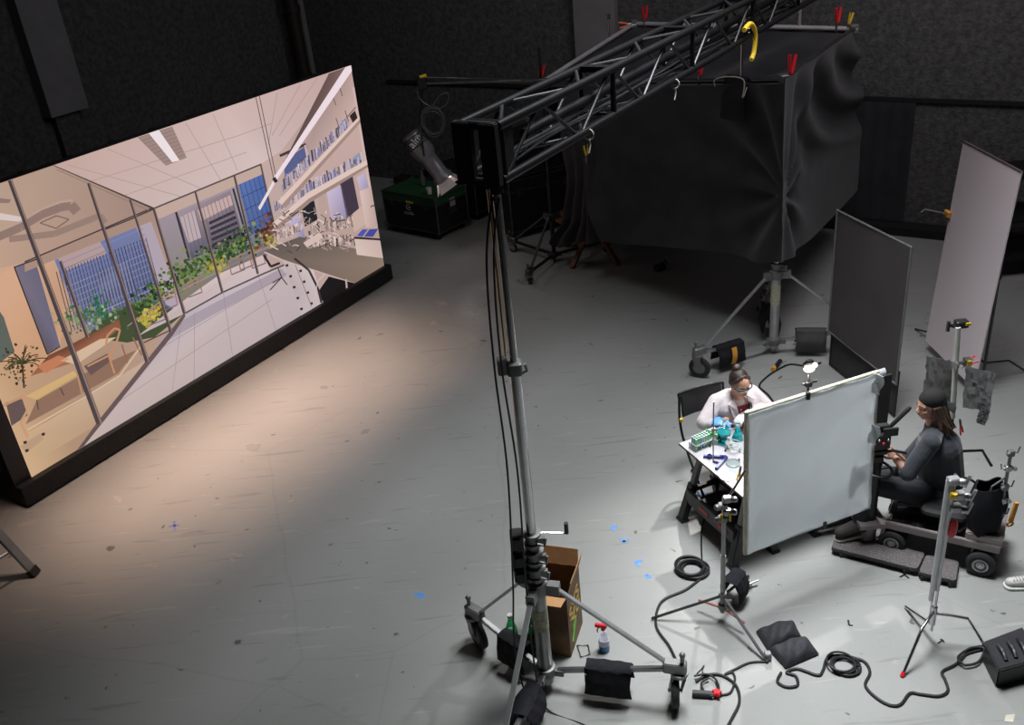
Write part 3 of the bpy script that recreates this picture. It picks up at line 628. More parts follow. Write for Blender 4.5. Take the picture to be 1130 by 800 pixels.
# key spot hanging under the truss
kt = thing('spotlight', KEY + Vector((0, 0, 0.3)), 'black spotlight clamped under the truss above the front edge of the tent', 'light')
kd = (Vector((1.15, 4.7, 0)) - KEY).normalized()
mb = MB(); kb = KEY - kd * 0.32; mb.lathe(kb, [(0.05, 0), (0.085, 0.02), (0.085, 0.16), (0.075, 0.18), (0.075, 0.24)], kd, 20); mb.build('housing', blackm, kt)
mb = MB(); mb.lathe(KEY - kd * 0.075, [(0.065, 0), (0.07, 0.004), (0.065, 0.008)], kd, 20); mb.build('lens', mat('hot_lens', (1, 1, 1), 0.2, emit=(1, 0.97, 0.9), estr=1.5), kt)
mb = MB(); mb.torus(kb + kd * 0.1, kd, 0.1, 0.008); mb.cyl(kb + kd * 0.1 + Vector((0, 0, 0.09)), KEY + Vector((0, 0.0, 0.32)) - kd * 0.22, 0.012); mb.build('yoke', blackm, kt)
# yellow handled hook and rope sling
q = tp(3.75, -0.04, 0.10)
mb = MB(); mb.tube(catmull([q - E1 * 0.06 + Vector((0, 0, 0.0)), q + E1 * 0.10 + Vector((0, 0, 0.02)), q + E1 * 0.22 + Vector((0, 0, -0.08)), q + E1 * 0.2 + Vector((0, 0, -0.22)), q + E1 * 0.14 + Vector((0, 0, -0.27))], 6), 0.02, 10); mb.build('hanging_hook', yellow, None, 'yellow curved hook handle hanging from the middle of the truss', 'hook')
for s_ in (0.98, 2.3):
    q = tp(s_, -0.02, 0); mb = MB(); mb.torus(q - Vector((0, 0, 0.02)), E1, 0.032, 0.004); mb.tube(catmull([q - Vector((0, 0, 0.05)), q + E1 * 0.015 - Vector((0, 0, 0.08)), q - E1 * 0.01 - Vector((0, 0, 0.13))], 5), 0.005, 6)
    mb.build('rope_loop', mat('pale_rope', (0.45, 0.43, 0.38), 0.9), None, 'pale rope loop tied to the lower truss chord ' + ('near the crank mast' if s_ < 1 else 'above the yellow clamp'), 'rope')

# ------------------------------------------------------------------ rolling stands
taped = mat('worn_tape_label', (0.42, 0.42, 0.30), 0.8, 0, 0.35, 40)
def caster_wheel(t, p, ang, wr, swivel, mname='caster'):
    # p: ground contact, ang: rolling direction
    d = Vector((math.cos(ang), math.sin(ang), 0)); a = Vector((-d.y, d.x, 0)); c = Vector((p.x, p.y, wr))
    cs = MB(); top = Vector((swivel.x, swivel.y, wr * 2.15))
    cs.lathe(top, [(0.055, 0), (0.06, 0.01), (0.06, 0.03), (0.03, 0.035)], n=18)
    for s in (-1, 1): cs.prism([c + a * (s * 0.038) + d * 0.03, c + a * (s * 0.038) - d * 0.03, top + a * (s * 0.038) - d * 0.045, top + a * (s * 0.038) + d * 0.045], a * 0.006 * s)
    cs.cyl(c - a * 0.05, c + a * 0.05, 0.014)
    o = cs.build('caster', cast, t)
    w_ = MB(); w_.lathe(c - a * 0.028, [(wr * 0.55, 0.004), (wr * 0.8, 0), (wr * 0.96, 0.006), (wr, 0.02), (wr, 0.036), (wr * 0.96, 0.05), (wr * 0.8, 0.056), (wr * 0.55, 0.052)], a, 28); k = w_.build('tire', rubber, o); 
    h_ = MB(); h_.lathe(c - a * 0.031, [(wr * 0.15, 0), (wr * 0.56, 0.006), (wr * 0.56, 0.056), (wr * 0.15, 0.062)], a, 20); h_.build('hub', cast, o)
def ratchet_collar(t, z, base, r, m, crank=False, side=-1):
    mb = MB(); b = Vector((base.x, base.y, z)); mb.lathe(b, [(r, 0), (r + 0.018, 0.004), (r + 0.018, 0.025), (r + 0.006, 0.03), (r + 0.006, 0.075), (r + 0.02, 0.08), (r + 0.02, 0.1), (r, 0.104)], n=20)
    mb.tube([b + Vector((0.03, -r - 0.02, 0.05)), b + Vector((0.075, -r - 0.03, 0.04)), b + Vector((0.085, -r - 0.02, 0.09))], 0.01, 8)
    mb.box(b + Vector((0.055, -0.03, 0.05)), (0.05, 0.03, 0.06)); return mb
def roller_stand(name, label, base, ends, secs, zc, zl, wr, met, crank=None, dark=False):
    cast, alu = (dsteel, dsteel) if dark else (globals()['cast'], globals()['alu'])
    t = thing(name, base, label, 'stand'); b = Vector((base[0], base[1], 0))
    for i, (z0, z1, r) in enumerate(secs):
        mb = MB(); mb.cyl(b + Vector((0, 0, z0)), b + Vector((0, 0, z1)), r, n=24); mb.build('mast_section', met[min(i, len(met) - 1)], t)
    r0 = secs[0][2]
    mb = MB(); mb.lathe(b + Vector((0, 0, zc)), [(r0, -0.06), (r0 + 0.02, -0.055), (r0 + 0.028, 0), (r0 + 0.02, 0.04), (r0, 0.045)], n=24)
    for e, zb in ends:
        d = (Vector(e) - b); d.z = 0; d.normalize(); mb.box(b + d * (r0 + 0.05) + Vector((0, 0, zc - 0.01)), (0.10, 0.06, 0.08), Matrix((d, Vector((-d.y, d.x, 0)), Vector((0, 0, 1)))).transposed())
    mb.build('upper_collar', cast, t)
    mb = MB(); mb.lathe(b + Vector((0, 0, zl)), [(r0, -0.05), (r0 + 0.018, -0.045), (r0 + 0.03, 0), (r0 + 0.018, 0.03), (r0, 0.035)], n=24)
    for e, zb in ends:
        d = (Vector(e) - b); d.z = 0; d.normalize(); mb.box(b + d * (r0 + 0.04) + Vector((0, 0, zl - 0.01)), (0.08, 0.05, 0.05), Matrix((d, Vector((-d.y, d.x, 0)), Vector((0, 0, 1)))).transposed())
    mb.ell(b + Vector((0, 0, zl - 0.09)), (r0 * 0.8, r0 * 0.8, 0.05)); mb.build('lower_spider', cast, t)
    for e, zb in ends:
        e = Vector(e); d = (e - b); d.z = 0; L_ = d.length; d.normalize(); kz = wr * 2.15 + 0.07; tip = b + d * (L_ - 0.02) + Vector((0, 0, kz))
        mb = MB(); mb.beam(b + d * (r0 + 0.03) + Vector((0, 0, zl)), tip + Vector((0, 0, -0.02)), 0.035, 0.035); mb.build('leg', met[0], t, smooth=False, bev=0.004)
        mb = MB(); mb.beam(b + d * (r0 + 0.06) + Vector((0, 0, zc)), tip - d * 0.05 + Vector((0, 0, 0.04)), 0.034, 0.022); mb.build('brace', alu, t, smooth=False, bev=0.003)
        mb = MB(); MM = Matrix((d, Vector((-d.y, d.x, 0)), Vector((0, 0, 1)))).transposed(); mb.rbox(tip + d * 0.02 + Vector((0, 0, 0.0)), (0.16, 0.075, 0.09), 0.02, MM); mb.cyl(tip + d * 0.07 + Vector((0, 0, 0.04)), tip + d * 0.07 + Vector((0, 0, 0.1)), 0.015); mb.ell(tip + d * 0.07 + Vector((0, 0, 0.11)), 0.022, n=10, m=6)
        mb.build('wheel_bracket', cast, t)
        caster_wheel(t, e, zb, wr, b + d * (L_ + 0.03))
    return t
cb = at(604, 757); cb.z = 0
ends = [(cb + Vector((math.cos(a), math.sin(a), 0)) * l, w_) for a, l, w_ in ((math.radians(-17), 0.90, math.radians(80)), (math.radians(136), 0.66, math.radians(118)), (math.radians(-112), 0.92, math.radians(200)))]
crank = roller_stand('crank_stand', 'tall chrome crank-up stand on three casters carrying the end of the truss', cb, ends,
    [(0.06, 1.02, 0.052), (1.02, 1.16, 0.047), (1.16, 1.32, 0.041), (1.32, 2.62, 0.033), (2.60, 3.68, 0.024)], 0.93, 0.17, 0.125, [steel, cast, cast, chrome, chrome])
mb = MB(); mb.cyl(cb + Vector((0, 0, 0.55)), cb + Vector((0, 0, 0.74)), 0.0535, n=24); mb.build('tape_label', taped, crank)
for z, r in ((1.00, 0.050), (1.13, 0.045), (1.27, 0.038)):
    mb = ratchet_collar(crank, z, cb, r, cast); mb.build('ratchet_collar', cast, crank)
    mb = MB(); mb.rbox(cb + Vector((-0.10, 0.0, z + 0.06)), (0.085, 0.10, 0.115), 0.015); mb.box(cb + Vector((-0.10, -0.06, z + 0.06)), (0.05, 0.03, 0.07)); mb.build('winch_box', blackp, crank)
mb = MB(); mb.rbox(cb + Vector((0.0, 0, 2.58)), (0.09, 0.09, 0.09), 0.02); mb.rbox(cb + Vector((-0.07, 0.0, 2.6)), (0.06, 0.07, 0.10), 0.012); mb.tube([cb + Vector((0.04, -0.02, 2.55)), cb + Vector((0.07, -0.05, 2.58)), cb + Vector((0.06, -0.06, 2.63))], 0.009, 8); mb.build('clamp', cast, crank)
mb = MB(); hz = 1.36; mb.tube([cb + Vector((0.03, 0.0, hz)), cb + Vector((0.08, 0, hz)), cb + Vector((0.225, 0.01, hz - 0.03))], 0.006, 8); mb.build('crank_arm', chrome, crank)
mb = MB(); mb.tube([cb + Vector((0.225, 0.01, hz - 0.03)), cb + Vector((0.225, 0.0, hz + 0.06))], 0.014, 10); mb.build('crank_knob', blackp, crank)
mb = MB(); mb.cyl(cb + Vector((0, 0, 3.64)), Vector((cb.x, cb.y, 3.70)), 0.04); mb.box(Vector((cb.x + 0.0, cb.y, 3.69)), (0.12, 0.12, 0.02)); mb.build('truss_mount', blackm, crank)
mb = MB(); mb.cyl(cb + Vector((-0.045, 0.03, 2.6)), cb + Vector((-0.045, 0.03, 3.66)), 0.007, n=8); mb.build('guide_rod', mat('brass', (0.55, 0.40, 0.16), 0.3, 0.9), crank)
bb = at(853, 390); bb.z = 0
zt = up(866, 88, bb).z
e1 = at(772, 416); 
ends = [(Vector((e1.x, e1.y, 0)), math.radians(150)), (bb + Vector((0.92, -0.22, 0)), math.radians(100)), (bb + Vector((0.15, 0.85, 0)), math.radians(60))]
rb = roller_stand('rolling_stand', 'silver rolling stand with large caster under the front corner of the black tent', bb, ends,
    [(0.08, 1.0, 0.05), (1.0, 1.9, 0.036), (1.9, zt - 0.06, 0.028)], 0.98, 0.17, 0.12, [alu, chrome, chrome])
mb = MB(); mb.cyl(bb + Vector((0, 0, 0.62)), bb + Vector((0, 0, 0.85)), 0.0515, n=24); mb.build('tape_label', taped, rb)
mb = ratchet_collar(rb, 1.0, bb, 0.045, cast); mb.build('ratchet_collar', cast, rb)
sa = at(612, 289); sa.z = 0; ztA = up(590, 92, sa).z
ends = [(sa + Vector((math.cos(a), math.sin(a), 0)) * 0.8, a + 0.5) for a in (0.25, 2.35, 4.2)]
ra = roller_stand('rolling_stand', 'black rolling stand with long legs under the left corner of the black tent', sa, ends, [(0.06, 1.2, 0.03), (1.2, ztA + 0.45, 0.02)], 0.7, 0.12, 0.055, [blackm, blackm], dark=True)

# ------------------------------------------------------------------ tent frame and fabric
FA = Vector((sa.x, sa.y, ztA)); FB = Vector((bb.x, bb.y, zt)); FC = at(942, 32, 2.98); FD = at(700, 26, 2.93)
palepipe = mat('brushed_pale_pipe', (0.50, 0.48, 0.50), 0.4, 0.3)
fr = thing('overhead_frame', (FA + FB + FC + FD) / 4, 'square frame of silver and black pipes on stands holding the black tent cloth', 'frame')
for a, b, m in ((FA, FB, dsteel), (FB, FC, dsteel), (FC, FD, palepipe), (FD, FA, palepipe)):
    mb = MB(); d = (b - a).normalized(); mb.cyl(a - d * 0.06, b + d * 0.06, 0.030, n=14); mb.build('pipe', m, fr)
for a in (FA, FB, FC, FD):
    mb = MB(); mb.rbox(a, (0.11, 0.11, 0.11), 0.02); mb.build('corner_fitting', cast, fr)
fab = thing('black_tent_cloth', (FA + FB + FC + FD) / 4 - Vector((0, 0, 2)), 'large black cloth draped over the overhead frame and hanging in folds', 'cloth')
AB = (FB - FA); AB.z = 0; AB.normalize(); NAB = Vector((AB.y, -AB.x, 0)) * (1 if AB.y * 1 - 0 > 0 else 1)
if NAB.dot(Vector((0, -1, 0))) < 0: NAB = -NAB
BC = (FC - FB); BC.z = 0; BC.normalize(); NBC = Vector((BC.y, -BC.x, 0))
if NBC.dot(Vector((1, 0, 0))) < 0: NBC = -NBC
OUT = (NAB + NBC).normalized() * 0.22; FBo = FB + OUT
pinch = up(866, 211, bb) + OUT
# top panel
def ftop(u, v):
    p = FA.lerp(FB, u).lerp(FD.lerp(FC, u), v); sag = 16 * u * (1 - u) * v * (1 - v)
    rip = 0.05 * math.sin(14 * (u - v) + 3 * v) * min(1, sag * 2)
    return p + Vector((0, 0, -0.42 * sag + rip * 1.4 - 0.055))
mb = MB(); mb.sheet(ftop, 60, 60, 0.008); mb.build('top_panel', duvet, fab)
def front(u, v):
    # u along AB from the drape to the corner, v from pipe to hem
    xt = 622 + (866 - 622) * u; xb = 662 + (862 - 662) * u
    yt = 97 - 5 * u; yb = 266 + 24 * u + 2 * math.sin(u * 9) if u < 0.97 else 290
    px = xt + (xb - xt) * v; py = yt + (yb - yt) * v
    p = onp(px, py, FBo, AB)
    r = p - pinch; a = math.atan2(r.z, -r.dot(AB)); q = r.length
    k = math.exp(-((q - 0.75) / 0.85) ** 2) * min(1, q * 3)
    amp = 0.055 * math.sin(a * 10 + 0.5) * k + 0.035 * math.sin(u * 11 + v * 2.5) * v + 0.03 * math.sin(a * 5) * k
    belly = -0.28 * math.sin(PI * u) * math.sin(PI * min(1, v * 0.9)) 
    tuck = -0.16 * math.exp(-(q / 0.25) ** 2)
    edge = (1 - u) ** 3 * 0.05 * math.sin(v * 10)
    return p + NAB * ((amp + edge) * min(1, (1 - u) * 8 + 0.15) + belly * 0.8 + tuck * 0.3)
mb = MB(); mb.sheet(front, 110, 80, 0.008); mb.build('front_panel', duvet, fab)
def side(u, v):
    top = FB.lerp(FC, u); xt, yt = 866 + 74 * u, 88 - 53 * u
    if v < 0: v = 0
    xb, yb = 862 + 84 * u ** 0.9, 290 - 80 * u ** 1.05
    px = xt + (xb - xt) * v + 6 * math.sin(PI * v) * u; py = yt + (yb - yt) * v
    p = onp(px, py, FBo, BC)
    r = p - pinch; q = r.length; a = math.atan2(r.z, r.dot(BC)); k = math.exp(-((q - 0.5) / 0.7) ** 2) * min(1, q * 3)
    r2 = p - FB; q2 = r2.length; 
    c1 = math.hypot(u * 1.1 - 1.15, (v - 0.08) * 1.3); cat = 0.06 * math.sin(c1 * 19) * smoothstep(0.05, 0.5, u) * smoothstep(0.75, 0.45, v) * smoothstep(0, .15, v)
    amp = 0.05 * math.sin(a * 9) * k + cat
    return p + NBC * (amp * min(1, u * 8 + 0.1) - 0.15 * math.sin(PI * u) * math.sin(PI * v))
mb = MB(); mb.sheet(side, 70, 80, 0.008); mb.build('side_panel', duvet, fab)
# far panels (close the tent on the other two sides)
def far(Pa, Pb, drop):
    d = (Pb - Pa); d.z = 0; d.normalize(); n = Vector((d.y, -d.x, 0))
    return lambda u, v: Pa.lerp(Pb, u) + Vector((0, 0, -drop * v)) + n * (0.05 * math.sin(u * 30) * (0.3 + v))
mb = MB(); mb.sheet(far(FC, FD, 1.3), 60, 16, 0.008); mb.build('rear_panel', duvet, fab)
mb = MB(); mb.sheet(far(FD, FA, 0.5), 50, 10, 0.008); mb.build('left_panel', duvet, fab)
# gathered drape on the left, with its dragged hem
duv2 = mat('grey_black_cloth', (0.034, 0.031, 0.034), 0.9, 0, 0.2, 4, bump=0.2, bscale=120)
def drape(u, v):
    prof = [(616, 664, 96), (622, 664, 150), (630, 663, 200), (626, 664, 240), (610, 668, 268), (612, 664, 273)]
    t = v * (len(prof) - 1); i = min(int(t), len(prof) - 2); f = t - i; f = f * f * (3 - 2 * f)
    L_ = prof[i][0] + (prof[i + 1][0] - prof[i][0]) * f; R_ = prof[i][1] + (prof[i + 1][1] - prof[i][1]) * f; Y_ = prof[i][2] + (prof[i + 1][2] - prof[i][2]) * (t - i)
    Y_ -= u * 10 * smoothstep(0.7, 1, v)
    p = onp(L_ + (R_ - L_) * u, Y_, FB, AB)
    k = 0.06 * math.sin(u * 22 + v * 3) * (0.4 + v) + 0.04 * math.sin(u * 9 - v * 8) * smoothstep(0.6, 1, v)
    k += 0.09 * math.exp(-((u - 0.86) / 0.06) ** 2)
    return p + NAB * (k + 0.02)
mb = MB(); mb.sheet(drape, 60, 50, 0.01); mb.build('gathered_drape', duv2, None, 'gathered black drape hanging from the left front of the tent over the wooden table', 'cloth')

def spring_clamp(p, d, label, m=redp, s=1.0, grp=None):
    s *= 0.75
    d = Vector(d).normalized(); x = d.orthogonal().normalized(); t = thing('spring_clamp', p, label, 'clamp', grp); p = Vector(p)
    if abs(x.z) > 0.8: x = d.cross(x)
    for k, n_ in ((-1, 'handle'), (1, 'handle')):
        mb = MB(); mb.tube([p + d * 0.03 * s + x * (k * 0.012 * s), p + d * 0.08 * s + x * (k * 0.03 * s), p + d * 0.16 * s + x * (k * 0.045 * s)], 0.013 * s, 8); mb.build('handle', m, t)
        mb = MB(); mb.tube([p + d * 0.03 * s + x * (k * 0.012 * s), p - d * 0.03 * s + x * (-k * 0.004 * s + k * 0.02 * s), p - d * 0.08 * s + x * (k * 0.006 * s)], 0.011 * s, 8); mb.build('jaw', steel, t)
    return t
GC = 'red handled clamps on the overhead frame'
def onbar(px, py, a, b):
    d = b - a; d.z = 0; q = onp(px, py, a, d); tt_ = (q - a).dot(d) / d.dot(d); return a.lerp(b, tt_)
spring_clamp(onbar(592, 90, FA, FB) + Vector((0.05, 0, 0.03)), (0.2, 0, 1), 'red clamp at the left corner of the overhead frame', s=1.6)
spring_clamp(onbar(712, 27, FD, FC) + Vector((0, 0, 0.03)), (0, 0, 1), 'red upright clamp on the far left pipe corner of the overhead frame', s=1.7)
spring_clamp(onbar(772, 88, FA, FB) + Vector((0, 0, 0.03)), (0.1, 0, 1), 'red clamp in the middle of the front pipe of the overhead frame', s=1.3)
spring_clamp(onbar(865, 88, FA, FB) + Vector((0.05, -0.04, 0.02)), (0.1, 0.1, 1), 'red clamp on the front corner above the rolling stand', s=1.8)
spring_clamp(onbar(924, 31, FD, FC) + Vector((0, 0, 0.03)), (0, 0, 1), 'red upright clamp on the far right corner beside the yellow one', s=1.8)
spring_clamp(onbar(936, 31, FD, FC) + Vector((0, 0, 0.03)), (0.2, 0, 1), 'yellow clamp on the far right corner of the overhead frame', yellow, 1.3)
spring_clamp(onbar(703, 27, FD, FC) + Vector((-0.1, -0.02, 0.0)), (-1, -0.1, 0.05), 'orange clamp lying along the far left pipe corner', orangep, 1.4)
spring_clamp(onp(659, 170, FB, AB) + NAB * 0.17, (0, 0, 1), 'yellow clamp pinching the gathered black drape', yellow, 1.3)
# studs standing up from the frame
for (px, y0, y1, a, b, lab) in ((882, 30, 2, FD, FC, 'thin pale pipe rising from the far pipe of the overhead frame'), (672, 34, 10, FD, FA, 'short chrome pin rising from the left pipe of the overhead frame')):
    q = onbar(px, y0, a, b); mb = MB(); mb.cyl(q, q + Vector((0, 0, 0.55 if px > 800 else 0.3)), 0.02 if px > 800 else 0.012); 
    if px < 800: mb.rbox(q + Vector((0, 0, 0.3)), (0.06, 0.04, 0.08), 0.01)
    mb.build('upright_pipe', mat('pale_pipe', (0.45, 0.36, 0.36), 0.4, 0.4) if px > 800 else chrome, None, lab, 'pipe')
# clamp on pin with bag hanging on the front pipe
q = onbar(818, 88, FA, FB); t = thing('stud_clamp', q, 'silver grip head on a short pin above the hanging sandbag', 'clamp')
mb = MB(); mb.cyl(q - Vector((0, 0, 0.0)), q + Vector((0, 0, 0.42)), 0.012); mb.build('pin', chrome, t)
mb = MB(); mb.cyl(q + Vector((-0.12, 0, 0.44)), q + Vector((0.14, 0, 0.44)), 0.018); mb.rbox(q + Vector((0.13, 0, 0.45)), (0.05, 0.05, 0.09), 0.01); mb.rbox(q + Vector((-0.12, 0, 0.45)), (0.04, 0.05, 0.06), 0.01); mb.build('jaw', alu, t)
mb = MB(); mb.lathe(q + Vector((0.04, -0.03, 0.44)), [(0.045, 0), (0.045, 0.06)], (0, -1, 0.2), 14); mb.build('brass_knob', mat('brassy_paint', (0.5, 0.4, 0.12), 0.4, 0.6), t)

def saddlebag(p, d, label, w_=0.34, drop=0.26, th=0.09, stripe=None, m=None, over=0.03, skew=0.0, group=None, back=0.8):
    """two bags slung over a bar through p with direction d"""
    p = Vector(p); d = Vector(d); d.normalize(); n = Vector((-d.y, d.x, 0)); n = n / max(n.length, 1e-6)
    if n.y > 0: n = -n
    t = thing('sandbag', p - Vector((0, 0, drop)), label, 'sandbag', group); m = m or bagm
    for sgn, dr in ((1, drop), (-1, drop * back)):
        mb = MB()
        def fn(u, v, f):
            x = (u - 0.5) * w_ * (1 - 0.06 * math.sin(PI * v)); z = over - dr * v
            puff = th * 0.36 * (1 - abs(2 * u - 1) ** 4) * math.sin(PI * min(1, 0.12 + v * 0.86)) ** 0.6
            wr_ = 0.003 * math.sin(u * 20 + v * 5) * (1 - v * .5)
            cen = over + 0.012 + th * 0.45 * smoothstep(0, 0.5, v) 
            return p + d * (x + skew * v * w_) + n * sgn * (cen + f * (puff + wr_)) + Vector((0, 0, z))
        a = MB(); N1, N2 = 20, 14; vs = []; fs = []
        for f in (1, -1):
            for i in range(N1 + 1):
                for j in range(N2 + 1): vs.append(fn(i / N1, j / N2, f))
        K = (N1 + 1) * (N2 + 1)
        for i in range(N1):
            for j in range(N2):
                q_ = i * (N2 + 1) + j; fs += [(q_, q_ + N2 + 1, q_ + N2 + 2, q_ + 1), (K + q_, K + q_ + 1, K + q_ + N2 + 2, K + q_ + N2 + 1)]
        bd = [i * (N2 + 1) for i in range(N1)] + [N1 * (N2 + 1) + j for j in range(N2)] + [i * (N2 + 1) + N2 for i in range(N1, 0, -1)] + [j for j in range(N2, 0, -1)]
        for a1, b1 in zip(bd, bd[1:] + bd[:1]): fs.append((a1, b1, K + b1, K + a1))
        mb.add(vs, fs); mb.build('bag', m, t, ang=60)
    mb = MB(); mb.sheet(lambda u, v: p + d * ((u - 0.5) * w_ * 0.94) + n * ((v - 0.5) * 2 * (over + 0.02)) + Vector((0, 0, over + 0.012 * math.sin(PI * v))), 8, 8, 0.006); mb.build('strap', m, t)
    if stripe:
        mb = MB(); mb.sheet(lambda u, v: p + d * ((u - 0.5) * 0.06) + n * (over + 0.02 + th * (0.45 + 0.5 * math.sin(PI * min(1, 0.12 + v * 0.8)))) + Vector((0, 0, over - drop * v * 0.92)), 4, 14, 0.006); mb.build('stripe', stripe, t)
    return t
q = onbar(816, 88, FA, FB); saddlebag(q, AB, 'black sandbag hanging with white rope over the front pipe of the frame', 0.34, 0.42, 0.12)
mb = MB(); pr = onbar(800, 88, FA, FB); pr2 = onbar(832, 88, FA, FB)
mb.tube(catmull([pr + NAB * 0.09 - Vector((0, 0, 0.1)), pr + NAB * 0.16 + Vector((0, 0, 0.03)), (pr + pr2) / 2 + NAB * 0.17 + Vector((0, 0, 0.07)), pr2 + NAB * 0.15 + Vector((0, 0, 0.03)), pr2 + NAB * 0.16 - Vector((0, 0, 0.14)), pr2 + NAB * 0.1 - Vector((0, 0, 0.05))], 6), 0.007, 6)
mb.build('white_rope', MATS['pale_rope'], None, 'white rope looped over the sandbag on the front pipe', 'rope')

# ------------------------------------------------------------------ boom with fixture
bd_ = at(466, 92, ztA + 0.05); bl = FA + Vector((0.3, -0.2, 0.05))
mb = MB(); mb.cyl(bd_, bl, 0.022); mb.cyl(bd_.lerp(bl, 0.55), bl, 0.028); mb.build('boom_pipe', dsteel, None, 'dark horizontal boom pipe from the left tent corner to the hanging fixture', 'pipe')
ft = thing('profile_spotlight', bd_, 'grey profile spotlight with lit barn doors hanging from the boom pipe', 'light')
fp = bd_
XR = Vector((1, 0.0, 0)); 
def fx(px, py): return onp(px, py, bd_, (1, -0.25))
a, b, c, e = fx(452, 147), fx(474, 176), fx(492, 200), fx(506, 207)
ax = (c - a).normalized()
greyf = mat('fixture_grey', (0.17, 0.17, 0.18), 0.38, 0.3)
mb = MB(); mb.lathe(a, [(0.11, 0), (0.16, 0.03), (0.175, 0.14), (0.17, 0.30), (0.14, 0.40)], ax, 20); mb.build('housing', greyf, ft)
mb = MB(); mb.lathe(a + ax * 0.40, [(0.13, 0), (0.12, 0.03), (0.12, 0.30), (0.15, 0.34), (0.15, 0.40)], ax, 20); mb.build('lens_tube', greyf, ft)
for k in range(5):
    mb = MB() if k == 0 else mb; mb.torus(a + ax * (0.06 + k * 0.035), ax, 0.175, 0.007)
mb.build('cooling_fin', blackm, ft)
ln = a + ax * 0.80
mb = MB(); mb.lathe(ln, [(0.10, 0), (0.105, 0.01), (0.10, 0.015)], ax, 20); mb.build('lens', mat('fixture_glow', (1, 1, 1), 0.2, emit=(1, 0.82, 0.72), estr=9), ft)
u1 = ax.cross(Vector((0, 1, 0))).normalized(); u2 = ax.cross(u1)
for (u, sgn) in ((u1, 1), (u1, -1), (u2, 1), (u2, -1)):
    v_ = u * sgn; s_ = ax.cross(v_); mb = MB(); r0 = ln + v_ * 0.12; r1 = r0 + (ax * 0.8 + v_ * 0.5).normalized() * 0.16
    mb.prism([r0 - s_ * 0.1, r0 + s_ * 0.1, r1 + s_ * 0.14, r1 - s_ * 0.14], v_ * 0.004); mb.build('barn_door', mat('barn_door_metal', (0.55, 0.5, 0.5), 0.5, 0.2), ft, smooth=False)
mb = MB(); m_ = a + ax * 0.36; mb.tube([m_ + u2 * 0.16, m_ + u2 * 0.17 + Vector((0, 0, 0.3)), m_ + Vector((0, 0, 0.5)), m_ - u2 * 0.17 + Vector((0, 0, 0.3)), m_ - u2 * 0.16], 0.014, 8); mb.cyl(m_ + Vector((0, 0, 0.5)), bd_, 0.016); mb.lathe(m_ - u2 * 0.2, [(0.055, 0), (0.055, 0.05)], u2, 12); mb.build('yoke', blackm, ft)
mb = MB(); mb.rbox(bd_ + Vector((0, 0, 0.0)), (0.14, 0.12, 0.16), 0.03); mb.build('clamp', blackm, ft); mb = MB(); mb.cyl(bd_ + Vector((-0.02, 0, 0.08)), bd_ + Vector((0.07, 0, 0.1)), 0.025); mb.build('clamp_knob', yellow, ft)
cu = bpy.data.curves.new('lettering', 'FONT'); cu.body = 'alm'; cu.size = 0.15; cu.extrude = 0.002
oo = bpy.data.objects.new('lettering', cu); COL.objects.link(oo); dg = bpy.context.evaluated_depsgraph_get(); me = bpy.data.meshes.new_from_object(oo.evaluated_get(dg)); bpy.data.objects.remove(oo)
view = (EYE - m_).normalized(); tx = (rt * 1.0 + Vector((0, 0, 0.95))); tx = (tx - view * tx.dot(view)).normalized(); ty = view.cross(tx)
me.transform(Matrix.Translation(a + ax * 0.16 + view * 0.19 - ty * 0.02 - ROOT[ft.name] - tx * 0.10) @ Matrix((tx, ty, view)).transposed().to_4x4()); me.materials.append(mat('white_print', (0.6, 0.6, 0.6), 0.6))
o = bpy.data.objects.new('lettering', me); COL.objects.link(o); o.parent = ft
# cable coil hanging beside it
cc = fx(478, 134); mb = MB()
for k in range(9):
    R_ = 0.165 + 0.02 * math.sin(k * 2.3); cen = cc + Vector((0.01 * math.sin(k * 3), -0.05 + 0.012 * k, 0.012 * math.cos(k * 2)))
    mb.tube([cen + Vector((R_ * 0.9 * math.cos(x), 0.02 * math.sin(x * 2 + k), R_ * 1.1 * math.sin(x))) for x in [2 * PI * i / 28 for i in range(28)]], 0.008, 6, closed=True)
mb.tube(catmull([cc + Vector((0, 0, 0.18)), cc + Vector((0.12, 0, 0.33)), cc + Vector((0.25, 0, 0.36)), cc + Vector((0.22, 0, 0.22)), cc + Vector((0.06, 0, 0.15))], 6), 0.008, 6)
mb.tube(catmull([cc + Vector((-0.02, 0, 0.2)), bd_ + Vector((-0.08, -.03, -0.15)), bd_ + Vector((0.0, -.03, 0.06)), bd_ + Vector((0.3, -.03, 0.05)), bd_ + Vector((0.7, -.03, 0.0)), bl + Vector((-.3, -.03, 0.03))], 6), 0.008, 6)
mb.build('cable_coil', mat('highlight_grey_cable', (0.07, 0.07, 0.075), 0.35), None, 'black cable coil hanging above the spotlight on the boom pipe', 'cable')  # paler than the other cables: the coil's grey highlight is put into the colour
mb = MB(); cc2 = fx(440, 150); mb.torus(cc2, (0.2, 1, 0), 0.09, 0.006); mb.tube(catmull([cc2 + Vector((0.09, 0, 0)), cc2 + Vector((0.1, 0, 0.14)), fx(452, 150)], 5), 0.006, 6); mb.build('lamp_tail', cable_m, None, 'thin looped cable tail at the rear of the hanging spotlight', 'cable')
light('SPOT', 'fixture_beam', ln + ax * 0.05, 6, (1, 0.93, 0.85), ln + Vector((2.0, -4.2, -3.2)), spot_size=math.radians(40), spot_blend=0.6, shadow_soft_size=0.08)
